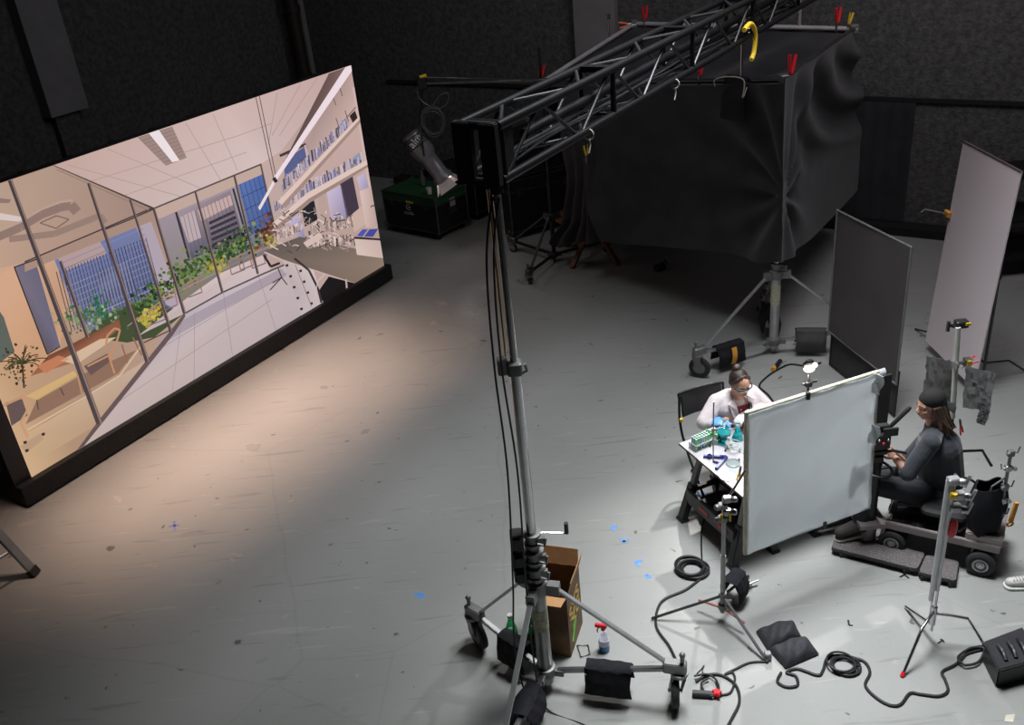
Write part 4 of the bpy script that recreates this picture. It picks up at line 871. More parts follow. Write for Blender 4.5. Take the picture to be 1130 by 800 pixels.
# two cables hanging down the crank mast
for i, (offs, lab) in enumerate((((534, 205), 'outer black cable hanging from the truss down beside the crank mast'), ((540, 205), 'inner black cable hanging from the truss down along the crank mast'))):
    mb = MB(); dx = -0.10 + 0.045 * i
    pts = [tp(0.1, 0.12 - 0.05 * i, 0)]
    for px, py in (((537, 280), (545, 400), (560, 520), (566, 640), (569, 720)), ((545, 280), (553, 400), (571, 520), (580, 640), (590, 735)))[i]:
        q = onp(px, py, cb + Vector((0, -0.12, 0)), (1, 0)); pts.append(q)
    pts += [cb + Vector((-0.10 + 0.08 * i, -0.22, 0.02)), cb + Vector((0.25 + 0.05 * i, -0.5, 0.012)), cb + Vector((0.1, -1.1, 0.012))]
    mb.tube(catmull(pts, 8), 0.0065, 8); mb.build('power_cable', cable_m, None, lab, 'cable')

# ------------------------------------------------------------------ diffusion frame, flags and boards
def quadplane(name, corners, label, cat, th, m, edge=None, em=None, er=0.012, group=None):
    a, b, c, d = [Vector(x) for x in corners]; n = (b - a).cross(d - a).normalized()
    t = thing(name, (c + d) / 2, label, cat, group)
    return t, n
DF = [Vector(x) for x in ((1.656, 5.831, 1.490), (2.789, 6.280, 1.452), (2.784, 6.191, 0.235), (1.651, 5.741, 0.273))]
DF = [EYE + (p - EYE) * 0.94 for p in DF]
t, n = quadplane('diffusion_frame', DF, 'square white diffusion frame with pale taped edges standing in front of the lab table', 'frame', 0, None)
if n.y > 0: n = -n
difm = mat('diffusion_sheet', (0.74, 0.78, 0.81), 0.42, 0, 0.03, 3, bump=0.06, bscale=8)
def dsh(u, v):
    p = DF[0].lerp(DF[1], u).lerp(DF[3].lerp(DF[2], u), v); e = min(u, 1 - u, v, 1 - v)
    w_ = 0.006 * math.sin(v * 26 + 6 * math.sin(u * 9)) * (math.exp(-u * 9) + 1.4 * math.exp(-(1 - u) * 9)) + 0.004 * math.sin(u * 24 + v * 7) * (math.exp(-v * 8)) + 0.004 * math.sin(u * 8 + v * 14)
    return p + n * (w_ + 0.02)
mb = MB(); mb.sheet(dsh, 70, 70, 0.003); mb.build('diffusion_sheet', difm, t)
nt_ = difm.node_tree; pb_ = nt_.nodes['Principled BSDF']; tl_ = nt_.nodes.new('ShaderNodeBsdfTranslucent'); tl_.inputs[0].default_value = (0.92, 0.97, 1.0, 1); mx_ = nt_.nodes.new('ShaderNodeMixShader'); mx_.inputs[0].default_value = 0.55
nt_.links.new(pb_.outputs[0], mx_.inputs[1]); nt_.links.new(tl_.outputs[0], mx_.inputs[2]); nt_.links.new(mx_.outputs[0], nt_.nodes['Material Output'].inputs['Surface'])
tape = mat('cream_tape', (0.66, 0.62, 0.48), 0.6, 0, 0.1, 30)
for i in range(4):
    a, b = DF[i], DF[(i + 1) % 4]; d = (b - a).normalized(); mb = MB(); mb.beam(a - d * 0.014, b + d * 0.014, 0.028, 0.030, n); mb.build('frame_bar', tape if i != 2 else mat('grey_tape', (0.45, 0.45, 0.43), 0.6), t, smooth=False, bev=0.004)
for k in range(2):
    p = DF[1].lerp(DF[2], 0.02 + 0.36 * k); mb = MB(); s = 0.05 + 0.03 * random.random()
    mb.sheet(lambda u, v: p + (DF[0] - DF[1]).normalized() * (0.09 * u - 0.02) + Vector((0, 0, -0.16 * v + 0.05 * u)) + n * (0.035 + 0.02 * math.sin(u * 7 + v * 5)), 8, 8, 0.003); mb.build('crumpled_edge', mat('foil_white', (0.7, 0.72, 0.74), 0.3, 0, 0.05), t)
p = DF[1]; mb = MB(); mb.sheet(lambda u, v: p + Vector((0.0 + 0.06 * u, 0.02 * u, 0.02 - 0.10 * v)) + n * 0.02 * math.sin(v * 4), 6, 6, 0.003); mb.build('loose_corner', MATS['foil_white'], t)
for q in (DF[3].lerp(DF[2], 0.62), DF[0].lerp(DF[1], 0.44)):
    mb = MB(); mb.rbox(q + n * 0.02, (0.03, 0.03, 0.06), 0.008); mb.build('clip', blackp, t)
# black flag with a second one hanging beneath
duf = mat('flag_fabric', (0.060, 0.054, 0.056), 0.85, 0, 0.15, 2, bump=0.12, bscale=200)
FL = [Vector((3.404, 8.963, 1.78)), Vector((3.644, 7.767, 1.80)), Vector((3.642, 7.779, 0.42)), Vector((3.41, 8.934, 0.44))]
FL[0] = at(924, 232, 1.78); FL[1] = at(1006, 273, 1.80); FL[2] = up(988, 424, FL[1]); FL[3] = up(916, 365, FL[0])
def flag(name, C4, label, m, em, er=0.011, nx=(1, 0, 0)):
    t, n = quadplane(name, C4, label, 'flag', 0, None)
    mb = MB(); mb.sheet(lambda u, v: C4[0].lerp(C4[1], u).lerp(C4[3].lerp(C4[2], u), v) + n * 0.006 * math.sin(u * 5 + v * 3), 16, 16, 0.006); mb.build('fabric', m, t)
    for i in range(4): 
        mb = MB(); mb.cyl(C4[i], C4[(i + 1) % 4], er, n=8); mb.ell(C4[i], er * 1.1, n=8, m=6); mb.build('frame_bar', em, t)
    return t
flag('black_flag', FL, 'large black flag with dark metal frame standing behind the diffusion frame', duf, mat('flag_frame', (0.16, 0.17, 0.17), 0.5, 0.3))
dd = (FL[1] - FL[0]).normalized(); l0 = FL[3] + Vector((0.05, 0.02, 0.10)); 
L2 = [FL[3] + Vector((0.04, 0, 0.12)), FL[2] + Vector((0.03, 0, 0.12)) - dd * 0.02, Vector((FL[2].x + 0.03, FL[2].y, 0.02)) - dd * 0.02, Vector((FL[3].x + 0.04, FL[3].y, 0.02))]
flag('black_flag', L2, 'lower black flag hanging to the floor directly below the large framed flag', mat('lower_flag_fabric', (0.035, 0.033, 0.037), 0.9, 0, 0.15), blackm)
fs = at(958, 470, 0); mb = MB()
# narrow solid strip to the right of the lower flag
a = L2[1] + Vector((-0.02, -0.35, 0.05)); q = at(975, 430, 0.9)
t = thing('flag_stand', (q.x, q.y, 0), 'narrow black panel on a stand between the large flag and the camera', 'flag')
b0 = q; mb = MB(); mb.sheet(lambda u, v: b0 + Vector((-0.09 + 0.17 * u, 0.05 * u, 0.12 - 0.95 * v)), 4, 4, 0.02); mb.build('panel', MATS['lower_flag_fabric'], t, smooth=False)
mb = MB(); mb.cyl(Vector((b0.x, b0.y + 0.06, 0)), Vector((b0.x, b0.y + 0.06, 1.02)), 0.012); mb.cyl(Vector((b0.x - 0.25, b0.y + 0.06, 0.015)), Vector((b0.x + 0.25, b0.y + 0.06, 0.015)), 0.012); mb.cyl(Vector((b0.x, b0.y + 0.3, 0.015)), Vector((b0.x, b0.y - 0.1, 0.015)), 0.012); mb.build('pole', blackm, t)
# tall pinkish white foam board
k_ = 0.885
def flip(v): v = Vector(v); return EYE + (EYE - v - Vector((0, 0, 0))) * 1.0
WB = []
for (px, py, z) in ((1063, 156, 5.2 - (8.480 - 5.2) * k_), (1127, 190, 5.2 - (8.474 - 5.2) * k_), (1080.5, 405, 5.2 - (10.662 - 5.2) * k_), (1021, 376, 5.2 - (10.948 - 5.2) * k_)): WB.append(at(px, py, z))
WB[2] = WB[1] + (WB[3] - WB[0])
t, n = quadplane('foam_board', WB, 'tall pinkish white foam board standing on end at the right', 'board', 0, None)
mb = MB(); 
if n.x > 0: n = -n
mb.prism(WB, -n * 0.012); mb.build('panel', mat('foam_board_white', (0.80, 0.70, 0.735), 0.7, 0, 0.03, 1), t, smooth=False)
mb = MB(); 
for i in (0,): mb.beam(WB[i] - n * 0.006, WB[(i + 1) % 4] - n * 0.006, 0.016, 0.022, n)
mb.build('dark_edge', mat('board_edge', (0.10, 0.075, 0.075), 0.7), t, smooth=False)
p = WB[0].lerp(WB[3], 0.34)
mb = MB(); mb.rbox(p + n * 0.02, (0.04, 0.10, 0.06), 0.01); mb.build('orange_clip', orange, t)
mb = MB(); mb.tube([p + n * 0.03, p + n * 0.1 + Vector((-0.14, 0.05, 0.05)), p + n * 0.1 + Vector((-0.18, 0.05, 0.02))], 0.008, 6); mb.build('rod', cast, t)
# stand behind the board
bs = Vector((WB[2].x + 0.25, WB[2].y + 0.3, 0)); t = thing('board_stand', bs, 'thin dark stand behind the tall foam board with a leg showing at its left', 'stand')
mb = MB(); mb.cyl(bs, bs + Vector((0, 0, 1.7)), 0.015); mb.build('mast', dsteel, t)
for e in (at(1010, 364, 0), bs + Vector((0.5, 0.1, 0)), bs + Vector((0.0, 0.6, 0))):
    mb = MB(); e = Vector((e.x, e.y, 0.012)); m_ = bs + (e - bs) * 0.55 + Vector((0, 0, 0.18)); mb.tube([bs + Vector((0, 0, 0.22)), m_, e], 0.011, 8); mb.build('leg', dsteel, t)

# ------------------------------------------------------------------ lab table
TZ = 0.74
TA = at(749, 489, TZ); TB = at(812, 551, TZ)
tx = Vector((0.93, 0.368, 0)).normalized(); ty = Vector((-tx.y, tx.x, 0))
LT = (TA - TB).dot(ty); TB2 = Vector((TA.x, TA.y, TZ)) - ty * LT
TLn = 1.22
def T(u, v, z=0.0): return Vector((TB2.x, TB2.y, TZ)) + tx * u + ty * v + Vector((0, 0, z))
MT = Matrix((tx, ty, Vector((0, 0, 1)))).transposed()
t = thing('lab_table', T(TLn / 2, LT / 2, -TZ), 'white board table top in front of the woman, carrying glassware', 'table')
mb = MB(); mb.box(T(TLn / 2, LT / 2, -0.009), (TLn, LT, 0.018), MT); mb.build('tabletop', mat('white_laminate', (0.50, 0.475, 0.50), 0.35, 0, 0.03), t, smooth=False, bev=0.002)
mb = MB()
for a, b in ((T(0, 0, -.009), T(0, LT, -.009)), (T(0, 0, -.009), T(TLn, 0, -.009)), (T(TLn, 0, -.009), T(TLn, LT, -.009)), (T(0, LT, -.009), T(TLn, LT, -.009))): mb.beam(a, b, 0.004, 0.017)
mb.build('edge_band', mat('edge_brown', (0.12, 0.08, 0.06), 0.6), t, smooth=False)
greyp = mat('grey_post', (0.22, 0.22, 0.23), 0.45, 0.3)
def sawhorse(u0, label, group=None):
    t = thing('sawhorse', T(u0, LT / 2, -TZ), label, 'sawhorse', group); zt_ = TZ - 0.05
    def S(a, v, z): return T(u0 + a, v, z - TZ)
    mb = MB(); mb.box(S(0, LT / 2, zt_), (0.09, LT - 0.12, 0.055), MT); mb.build('top_beam', blackp, t, smooth=False, bev=0.006)
    for v, sv in ((0.13, -1), (LT - 0.13, 1)):
        for sa_ in (-1, 1):
            top = S(sa_ * 0.03, v, zt_ - 0.02); foot = S(sa_ * 0.20, v + sv * 0.05, 0.0); mid = top.lerp(foot, 0.5)
            mb = MB(); mb.beam(top, mid, 0.055, 0.045, tx); mb.build('upper_leg', greyp, t, smooth=False, bev=0.006)
            mb = MB(); mb.beam(mid + (top - mid) * 0.1, foot + Vector((0, 0, 0.02)), 0.075, 0.065, tx); mb.box(foot + Vector((0, 0, 0.012)), (0.08, 0.10, 0.024), MT); mb.build('lower_leg', blackp, t, smooth=False, bev=0.006)
        mb = MB(); mb.beam(S(-0.13, v + sv * 0.03, 0.30), S(0.13, v + sv * 0.03, 0.30), 0.03, 0.04); mb.build('cross_bar', blackp, t, smooth=False)
    mb = MB(); mb.box(S(-0.16, LT / 2, 0.26), (0.035, LT - 0.2, 0.14), MT); mb.box(S(0.14, LT / 2, 0.26), (0.035, LT - 0.2, 0.14), MT); mb.build('side_rail', blackp, t, smooth=False, bev=0.008)
    for v in (0.25, 0.52): mb = MB(); mb.box(S(-0.181, v, 0.26), (0.004, 0.13, 0.04), MT); mb.build('red_print', mat('red_print', (0.35, 0.05, 0.04), 0.6), t, smooth=False)
    mb = MB(); mb.box(S(0, LT / 2, 0.22), (0.28, LT - 0.3, 0.02), MT); mb.build('tray', blackp, t, smooth=False)
sawhorse(0.18, 'black and grey folding sawhorse under the left end of the lab table')
sawhorse(1.0, 'black folding sawhorse under the right table end behind the diffusion frame')
mb = MB(); mb.lathe(T(0.30, 0.35, 0.245 - TZ), [(0.02, 0), (0.02, 0.08)], (0.6, 0.2, 0.5), 10); mb.build('yellow_tool', yellow, None, 'short yellow tool lying on the tray of the left sawhorse', 'tool')

def tb(px, py, z=0.0): return at(px, py, TZ + z)
# retort stand
navy = mat('navy_enamel', (0.03, 0.045, 0.20), 0.35)
q = tb(787, 510, 0.0); t = thing('retort_stand', q, 'retort stand with dark blue A-shaped base and tall thin rod on the lab table', 'stand')
b1, b2, b3 = tb(776, 505), tb(802, 506), tb(790, 519)
mb = MB(); mb.beam(b1 + Vector((0, 0, 0.012)), b2 + Vector((0, 0, 0.014)), 0.026, 0.026); mb.beam(b2 + Vector((0, 0, 0.014)), b3 + Vector((0, 0, 0.014)), 0.026, 0.026); mb.beam(q + Vector((0, 0, 0.012)), (b2 + b3) / 2 + Vector((0, 0, 0.012)), 0.02, 0.02); mb.cyl(tb(783, 503), tb(783, 503, 0.03), 0.02); mb.build('base', navy, t, bev=0.003)
zz = up(787, 443, q).z; mb = MB(); mb.cyl(q, Vector((q.x, q.y, zz)), 0.006, n=10); mb.build('rod', steel, t)
mb = MB(); k = up(788, 474, q); mb.cyl(k, tb(800, 470, 0.18) * 0 + Vector((k.x + 0.10, k.y + 0.02, k.z)), 0.005, n=8); mb.torus(Vector((k.x + 0.14, k.y + 0.02, k.z)), (0, 0, 1), 0.04, 0.004); mb.rbox(k, (0.025, 0.03, 0.03), 0.006); mb.build('ring_clamp', steel, t)
# flasks
teal = mat('teal_liquid', (0.0, 0.42, 0.46), 0.08, 0, 0.05, spec=0.6)
def flask(q, r, h, kind, label, lift=0.0):
    q = Vector(q) + Vector((0, 0, lift)); t = thing('flask', q, label, 'flask')
    if kind == 'cone': prof = [(r * 0.9, 0), (r, 0.008), (r * 0.95, h * 0.12), (r * 0.35, h * 0.68), (r * 0.3, h * 0.72), (r * 0.3, h * 0.95), (r * 0.4, h)]
    else: prof = [(r * 0.3, 0)] + [(r * math.sin(a), r - r * math.cos(a)) for a in [0.3 + k * 0.26 for k in range(10)]] + [(r * 0.32, 2 * r * 0.98), (r * 0.3, h), (r * 0.4, h + 0.01)]
    mb = MB(); mb.lathe(q, prof, n=24); mb.build('glass', glassm, t)
    if kind == 'cone': lp = [(r * 0.86, 0.004), (r * 0.93, 0.01), (r * 0.72, h * 0.34), (0.001, h * 0.341)]
    else: lp = [(r * 0.28, 0.004)] + [(r * 0.94 * math.sin(a), r - r * 0.94 * math.cos(a)) for a in [0.35 + k * 0.24 for k in range(6)]] + [(0.001, r * 1.07)]
    mb = MB(); mb.lathe(q, lp, n=24); mb.build('teal_liquid', teal, t); return t
FLK = flask(tb(799, 489), 0.058, 0.17, 'round', 'round flask of teal liquid on a ring stand base beside the tall rod', 0.055)
mb = MB(); q = tb(799, 489); mb.lathe(q, [(0.05, 0), (0.05, 0.012), (0.025, 0.02), (0.03, 0.05), (0.04, 0.055)], n=20); mb.build('flask_foot', mat('bright_teal_plastic', (0.05, 0.62, 0.66), 0.2), FLK)
flask(tb(814, 485), 0.05, 0.16, 'cone', 'conical flask of teal liquid next to the edge of the diffusion frame')
# tube racks
def rack(c, nx, ny, cols, label, yaw=0.0, h=0.10, caps=False, sp=0.026):
    t = thing('test_tube_rack', c, label, 'rack'); M = MT @ rotz(yaw); 
    mb = MB()
    for z in (0.006, h * 0.55): mb.box(Vector(c) + Vector((0, 0, z)), (sp * (nx + .6), sp * (ny + .6), 0.005), M)
    for sx in (-1, 1): mb.box(Vector(c) + M @ Vector((sx * sp * (nx + .6) / 2, 0, h * 0.3)), (0.004, sp * (ny + .6), h * 0.6), M)
    mb.build('rack_body', mat('clear_plastic', (0.6, 0.7, 0.68), 0.2, trans=0.6), t, smooth=False)
    for i in range(nx):
        for j in range(ny):
            p = Vector(c) + M @ Vector(((i - (nx - 1) / 2) * sp, (j - (ny - 1) / 2) * sp, 0.01)); mb = MB(); mb.lathe(p, [(0.004, 0), (0.008, 0.006), (0.008, h), (0.0095, h + 0.003)], n=10)
            o = mb.build('test_tube', cols[(i + j) % len(cols)], t)
            if caps: mb = MB(); mb.cyl(p + Vector((0, 0, h + 0.003)), p + Vector((0, 0, h + 0.02)), 0.011, n=10); mb.build('cap', whitep, o)
tg = mat('tube_green', (0.22, 0.62, 0.28), 0.25); tg2 = mat('tube_pale_green', (0.45, 0.68, 0.42), 0.25); tbl = mat('tube_blue', (0.30, 0.52, 0.72), 0.25); tc_ = mat('tube_clear', (0.62, 0.70, 0.70), 0.15)
rack(tb(773, 493), 6, 3, [tg2, tg, tbl, tc_], 'test tube rack of green and blue tubes near the left corner of the lab table', 0.1)
rack(tb(785, 487), 2, 5, [tg], 'narrow rack of bright green tubes behind the blue retort base', 0.5, 0.08)
rack(tb(788, 484), 5, 1, [tc_], 'row of clear tubes with white caps in front of the gloved hand', 0.1, 0.08, True)
mb = MB()
for k in range(14): 
    a = k * 0.5; mb.tube
mb = MB(); pts = [tb(810, 497) + Vector((0.03 * math.cos(a) * (1 + a / 14), 0.03 * math.sin(a) * (1 + a / 14), 0.01 + a * 0.004)) for a in [k * 0.45 for k in range(40)]]
mb.tube(pts, 0.004, 6); mb.build('glass_coil', mat('milky_glass', (0.7, 0.73, 0.72), 0.15, trans=0.4), None, 'milky coiled tube lying on the table near the conical flask', 'tube')
q = tb(809, 512); mb = MB(); mb.lathe(q, [(0.055, 0), (0.058, 0.004), (0.058, 0.014), (0.054, 0.016), (0.052, 0.005)], n=28); mb.build('petri_dish', MATS['clear_plastic'], None, 'clear round dish on the table below the coiled tube', 'dish')
q = tb(803, 526); mb = MB(); mb.lathe(q, [(0.062, 0), (0.066, 0.004), (0.066, 0.008)], n=28); mb.box(q + Vector((0.01, 0.03, 0.003)), (0.15, 0.1, 0.003), MT); mb.build('flask_shadow_tray', mat('shadow_tinted_plastic', (0.42, 0.50, 0.52), 0.2), None, 'grey-blue disc as round flask shadow over a thin tray on the near half of the lab table', 'tray')  # the disc is a flask's round shadow built as a shape, over a thin tray
mb = MB(); q = tb(812, 500, 0.0); mb.box(q + Vector((0.10, 0.05, 0.002)), (0.16, 0.24, 0.003), MT @ rotz(0.3)); mb.build('clear_sheet', mat('clear_sheet', (0.55, 0.6, 0.61), 0.15, trans=0.35), None, 'clear plastic sheet lying under the coiled tube', 'sheet', smooth=False)
for i, (px, py) in enumerate(((783.5, 493), (800.5, 498), (815.5, 508.5))):
    mb = MB(); mb.lathe(tb(px, py), [(0.008, 0), (0.01, 0.004), (0.006, 0.02)], n=10); mb.build('black_stopper', blackp, None, ('small black stopper beside the green tubes', 'small black stopper between flask foot and clear sheet', 'small black stopper near the diffusion frame edge')[i], 'stopper')
q = tb(804, 494); mb = MB(); mb.lathe(q, [(0.018, 0), (0.03, 0.01), (0.03, 0.05), (0.012, 0.07), (0.012, 0.1)], n=16); mb.build('glass_beaker', MATS['milky_glass'], None, 'small milky glass vessel between the two teal flasks', 'glass')
# small work lamp on the table
L0 = at(893, 407, 1.28); q = T(0, 0, 0); lb = Vector((L0.x, L0.y, TZ))
t = thing('work_lamp', lb, 'small lit lamp head on a black arm just above the diffusion frame', 'lamp')
mb = MB(); mb.lathe(lb, [(0.07, 0), (0.07, 0.012), (0.02, 0.02)], n=20); mb.cyl(lb, L0 - Vector((0, 0, 0.05)), 0.010); mb.rbox(lb + Vector((0, 0, 0.4)), (0.06, 0.05, 0.05), 0.012); mb.cyl(lb + Vector((-0.05, 0, 0.4)), lb + Vector((0.07, 0, 0.42)), 0.012); mb.build('arm', blackm, t)
mb = MB(); mb.lathe(L0 + Vector((0.015, 0.03, 0.0)), [(0.05, 0), (0.06, 0.02), (0.03, 0.06)], (0.2, 0.8, 0.4), 18); mb.build('lamp_shade', blackm, t)
mb = MB(); mb.ell(L0, (0.045, 0.03, 0.026)); mb.ell(L0 + Vector((0.045, 0.0, 0.03)), (0.02, 0.02, 0.02)); mb.build('bulb', mat('lamp_bulb', (1, 1, 1), 0.3, emit=(1, 0.86, 0.70), estr=9), t)
light('POINT', 'work_lamp_light', L0 + Vector((-0.03, -0.02, -0.06)), 4, (1, 0.93, 0.85), shadow_soft_size=0.05)

# ------------------------------------------------------------------ people
def blob(name, mb, vox, m, parent, smooth=2, label=None):
    me = bpy.data.meshes.new('tmp'); org = ROOT[parent.name]; me.from_pydata([p - org for p in mb.v], [], mb.f); me.update()
    bm = bmesh.new(); bm.from_mesh(me); bmesh.ops.recalc_face_normals(bm, faces=bm.faces); bm.to_mesh(me); bm.free()
    o = bpy.data.objects.new('tmp', me); COL.objects.link(o)
    r = o.modifiers.new('r', 'REMESH'); r.mode = 'VOXEL'; r.voxel_size = vox
    s = o.modifiers.new('s', 'SMOOTH'); s.iterations = smooth; s.factor = 0.5
    dg = bpy.context.evaluated_depsgraph_get(); dg.update(); me2 = bpy.data.meshes.new_from_object(o.evaluated_get(dg)); bpy.data.objects.remove(o)
    me2.name = name; me2.materials.clear(); me2.materials.append(m); me2.polygons.foreach_set('use_smooth', [True] * len(me2.polygons))
    ob = bpy.data.objects.new(name, me2); COL.objects.link(ob); ob.parent = parent; ROOT[ob.name] = org
    if label: ob['label'] = label
    return ob
def cap(mb, a, b, ra, rb, n=14):
    a, b = Vector(a), Vector(b); d = b - a; L_ = max(d.length, 1e-5); prof = []
    for k in range(6): t_ = PI / 2 * k / 5; prof.append((ra * math.sin(t_), -ra * math.cos(t_)))
    for k in range(6): t_ = PI / 2 * k / 5; prof.append((rb * math.cos(t_), L_ + rb * math.sin(t_)))
    mb.lathe(a, prof, d if d.length > 1e-5 else (0, 0, 1), n)
def hand(mb, wr, dirn, palmn, curl, side, scale=1.0):
    """wrist, direction, palm normal (towards palm side), curl amount, side of the thumb"""
    d = Vector(dirn).normalized(); n = Vector(palmn); n = (n - d * n.dot(d)).normalized(); s = d.cross(n) * side
    P_ = Vector(wr); pc = P_ + d * 0.05 * scale
    mb.ell(pc, (0.040 * scale, 0.048 * scale, 0.014 * scale), Matrix((s, d, n)).transposed(), 12, 8)
    for i, (o_, l_) in enumerate(((-0.029, .030), (-0.010, .036), (0.010, .038), (0.029, .034))):
        p = P_ + d * 0.09 * scale + s * o_ * scale; a = curl * 0.5; 
        for k in range(3):
            q = d * math.cos(a) + n * math.sin(a); p2 = p + q * (l_ * (1 - .18 * k)) * scale; cap(mb, p, p2, 0.0092 * scale, 0.0082 * scale, 8); p = p2; a += curl * 0.55
    p = P_ + d * 0.03 * scale + s * 0.030 * scale; p1 = p + (s * 0.75 + d * 0.55 + n * 0.25).normalized() * 0.036 * scale; cap(mb, p, p1, 0.013 * scale, 0.011 * scale, 8); p2 = p1 + (d * 0.8 + n * 0.45 * min(1, curl) - s * 0.1).normalized() * 0.032 * scale; cap(mb, p1, p2, 0.0105 * scale, 0.0085 * scale, 8)
def head(mb, c, f, u, s=1.0):
    f = Vector(f).normalized(); u = Vector(u); u = (u - f * u.dot(f)).normalized(); r = f.cross(u); M = Matrix((r, f, u)).transposed(); c = Vector(c)
    def H(x, y, z): return c + M @ Vector((x, y, z)) * s
    mb.ell(H(0, -0.012, 0.032), (0.073 * s, 0.092 * s, 0.085 * s), M, 20, 14)
    mb.ell(H(0, 0.022, -0.035), (0.060 * s, 0.062 * s, 0.072 * s), M, 18, 12)
    mb.ell(H(0, 0.048, -0.088), (0.027 * s, 0.024 * s, 0.020 * s), M, 12, 8)
    cap(mb, H(0, 0.077, 0.006), H(0, 0.095, -0.028), 0.009 * s, 0.012 * s, 10); mb.ell(H(0.012, 0.088, -0.034), 0.009 * s, M, 8, 6); mb.ell(H(-0.012, 0.088, -0.034), 0.009 * s, M, 8, 6)
    for k in (-1, 1):
        cap(mb, H(k * 0.012, 0.076, 0.020), H(k * 0.045, 0.062, 0.020), 0.011 * s, 0.010 * s, 8)
        mb.ell(H(k * 0.036, 0.056, -0.022), (0.024 * s, 0.020 * s, 0.020 * s), M, 10, 8)
        mb.ell(H(k * 0.074, -0.008, -0.012), (0.009 * s, 0.020 * s, 0.031 * s), M @ rotz(-k * 0.35), 10, 8)
    cap(mb, H(-0.018, 0.078, -0.058), H(0.018, 0.078, -0.058), 0.009 * s, 0.009 * s, 8)
    return H, M
def face(t, H, M, s, lipc, browc, closed=False):
    for k in (-1, 1):
        mb = MB(); mb.ell(H(k * 0.031, 0.0665, 0.003), (0.0145 * s, 0.010 * s, 0.008 * s), M, 12, 8); o = mb.build('eye', mat('eye_white', (0.6, 0.56, 0.54), 0.3), t)
        mb = MB(); mb.ell(H(k * 0.031, 0.0745, 0.001), (0.0062 * s, 0.0035 * s, 0.0062 * s), M, 10, 6); mb.build('iris', mat('dark_iris', (0.02, 0.012, 0.01), 0.2), o)
        mb = MB(); cap(mb, H(k * 0.015, 0.087, 0.026), H(k * 0.046, 0.068, 0.026), 0.0036 * s, 0.0026 * s, 8); mb.build('eyebrow', mat('brow_hair', browc, 0.8), t)
    mb = MB(); cap(mb, H(-0.021, 0.081, -0.056), H(0.0, 0.088, -0.0535), 0.003 * s, 0.0048 * s, 8); cap(mb, H(0.021, 0.081, -0.056), H(0.0, 0.088, -0.0535), 0.003 * s, 0.0048 * s, 8); cap(mb, H(-0.015, 0.082, -0.063), H(0.015, 0.082, -0.063), 0.005 * s, 0.005 * s, 8); mb.build('lips', mat('lips', lipc, 0.45), t)
skin1 = mat('warm_skin', (0.56, 0.30, 0.20), 0.5, 0, 0.06, 20); skin2 = mat('light_skin', (0.60, 0.33, 0.24), 0.5, 0, 0.06, 20)

# woman behind the table
Hc = at(817, 424, 1.15); wy = ty                                   # she faces -ty
fwd = (-ty * 1.0 + tx * -0.10).normalized(); rgt = Vector((fwd.y, -fwd.x, 0))      # her right hand side
hip = Vector((Hc.x + 0.02, Hc.y, 0)) - fwd * 0.24 + Vector((0, 0, 0.53)); chest = Vector((Hc.x, Hc.y, 0)) - fwd * 0.10 + Vector((0, 0, 0.90)); neck = Vector((Hc.x, Hc.y, 0)) - fwd * 0.055 + Vector((0, 0, 1.03))
t = thing('person', (hip.x, hip.y, 0), 'seated woman in white lab coat, safety glasses and one blue glove at the lab table', 'person')
shR = chest + rgt * 0.165 + Vector((0, 0, 0.07)); shL = chest - rgt * 0.165 + Vector((0, 0, 0.07))
elR = onp(777, 466, chest + fwd * 0.08, rgt); elL = onp(846, 452, chest + fwd * 0.06, rgt)
elR.z = max(elR.z, 0.8); elL.z = max(elL.z, 0.82)
hR = at(792, 466, TZ + 0.14); hL = at(822, 459, TZ + 0.15)
if (hR - elR).length > 0.28: pass
B = MB(); H_, M_ = head(B, Hc, fwd + Vector((0, 0, -0.20)), Vector((0, 0, 1)) + rgt * 0.05, 0.98)
cap(B, neck - Vector((0, 0, 0.06)), Hc - Vector((0, 0, 0.05)) - fwd * 0.02, 0.052, 0.048)
cap(B, hip, chest, 0.125, 0.12); cap(B, chest + rgt * 0.10, chest - rgt * 0.10, 0.105, 0.105); cap(B, chest + Vector((0, 0, 0.06)), neck, 0.09, 0.052); cap(B, shR, shL, 0.055, 0.055)
for s_, sh, el, hd in ((1, shR, elR, hR), (-1, shL, elL, hL)):
    cap(B, sh, el, 0.048, 0.038); wv = (hd - el).normalized(); wr = hd - wv * 0.06; cap(B, el, wr, 0.037, 0.025); hand(B, wr, wv, Vector((0, 0, -1)) + rgt * (-s_ * 0.4), 1.0, s_, 0.95)
knees = []
for s_ in (1, -1):
    h0 = hip + rgt * (0.09 * s_); kn = h0 + fwd * 0.42 + Vector((0, 0, -0.03)); an = kn + fwd * 0.02 - Vector((0, 0, 0.43)); cap(B, h0, kn, 0.085, 0.058); cap(B, kn, an, 0.055, 0.038); cap(B, an + Vector((0, 0, -.015)), an + fwd * 0.15 + Vector((0, 0, -0.035)), 0.038, 0.03); knees.append((h0, kn, an))
blob('body', B, 0.006, skin1, t)
face(t, H_, M_, 0.98, (0.36, 0.14, 0.11), (0.03, 0.02, 0.018))
coat = mat('lab_coat', (0.55, 0.495, 0.515), 0.75, 0, 0.05, 6, bump=0.35, bscale=22)
B = MB(); cap(B, hip + Vector((0, 0, 0.05)), chest, 0.155, 0.145); cap(B, chest + rgt * 0.11 + Vector((0, 0, 0.01)), chest - rgt * 0.11 + Vector((0, 0, 0.01)), 0.118, 0.118); cap(B, shR, shL, 0.072, 0.072); cap(B, shR, chest + Vector((0, 0, 0.10)) - fwd * .02 + rgt * 0.05, 0.07, 0.055); cap(B, shL, chest + Vector((0, 0, 0.10)) - fwd * .02 - rgt * 0.05, 0.07, 0.055)
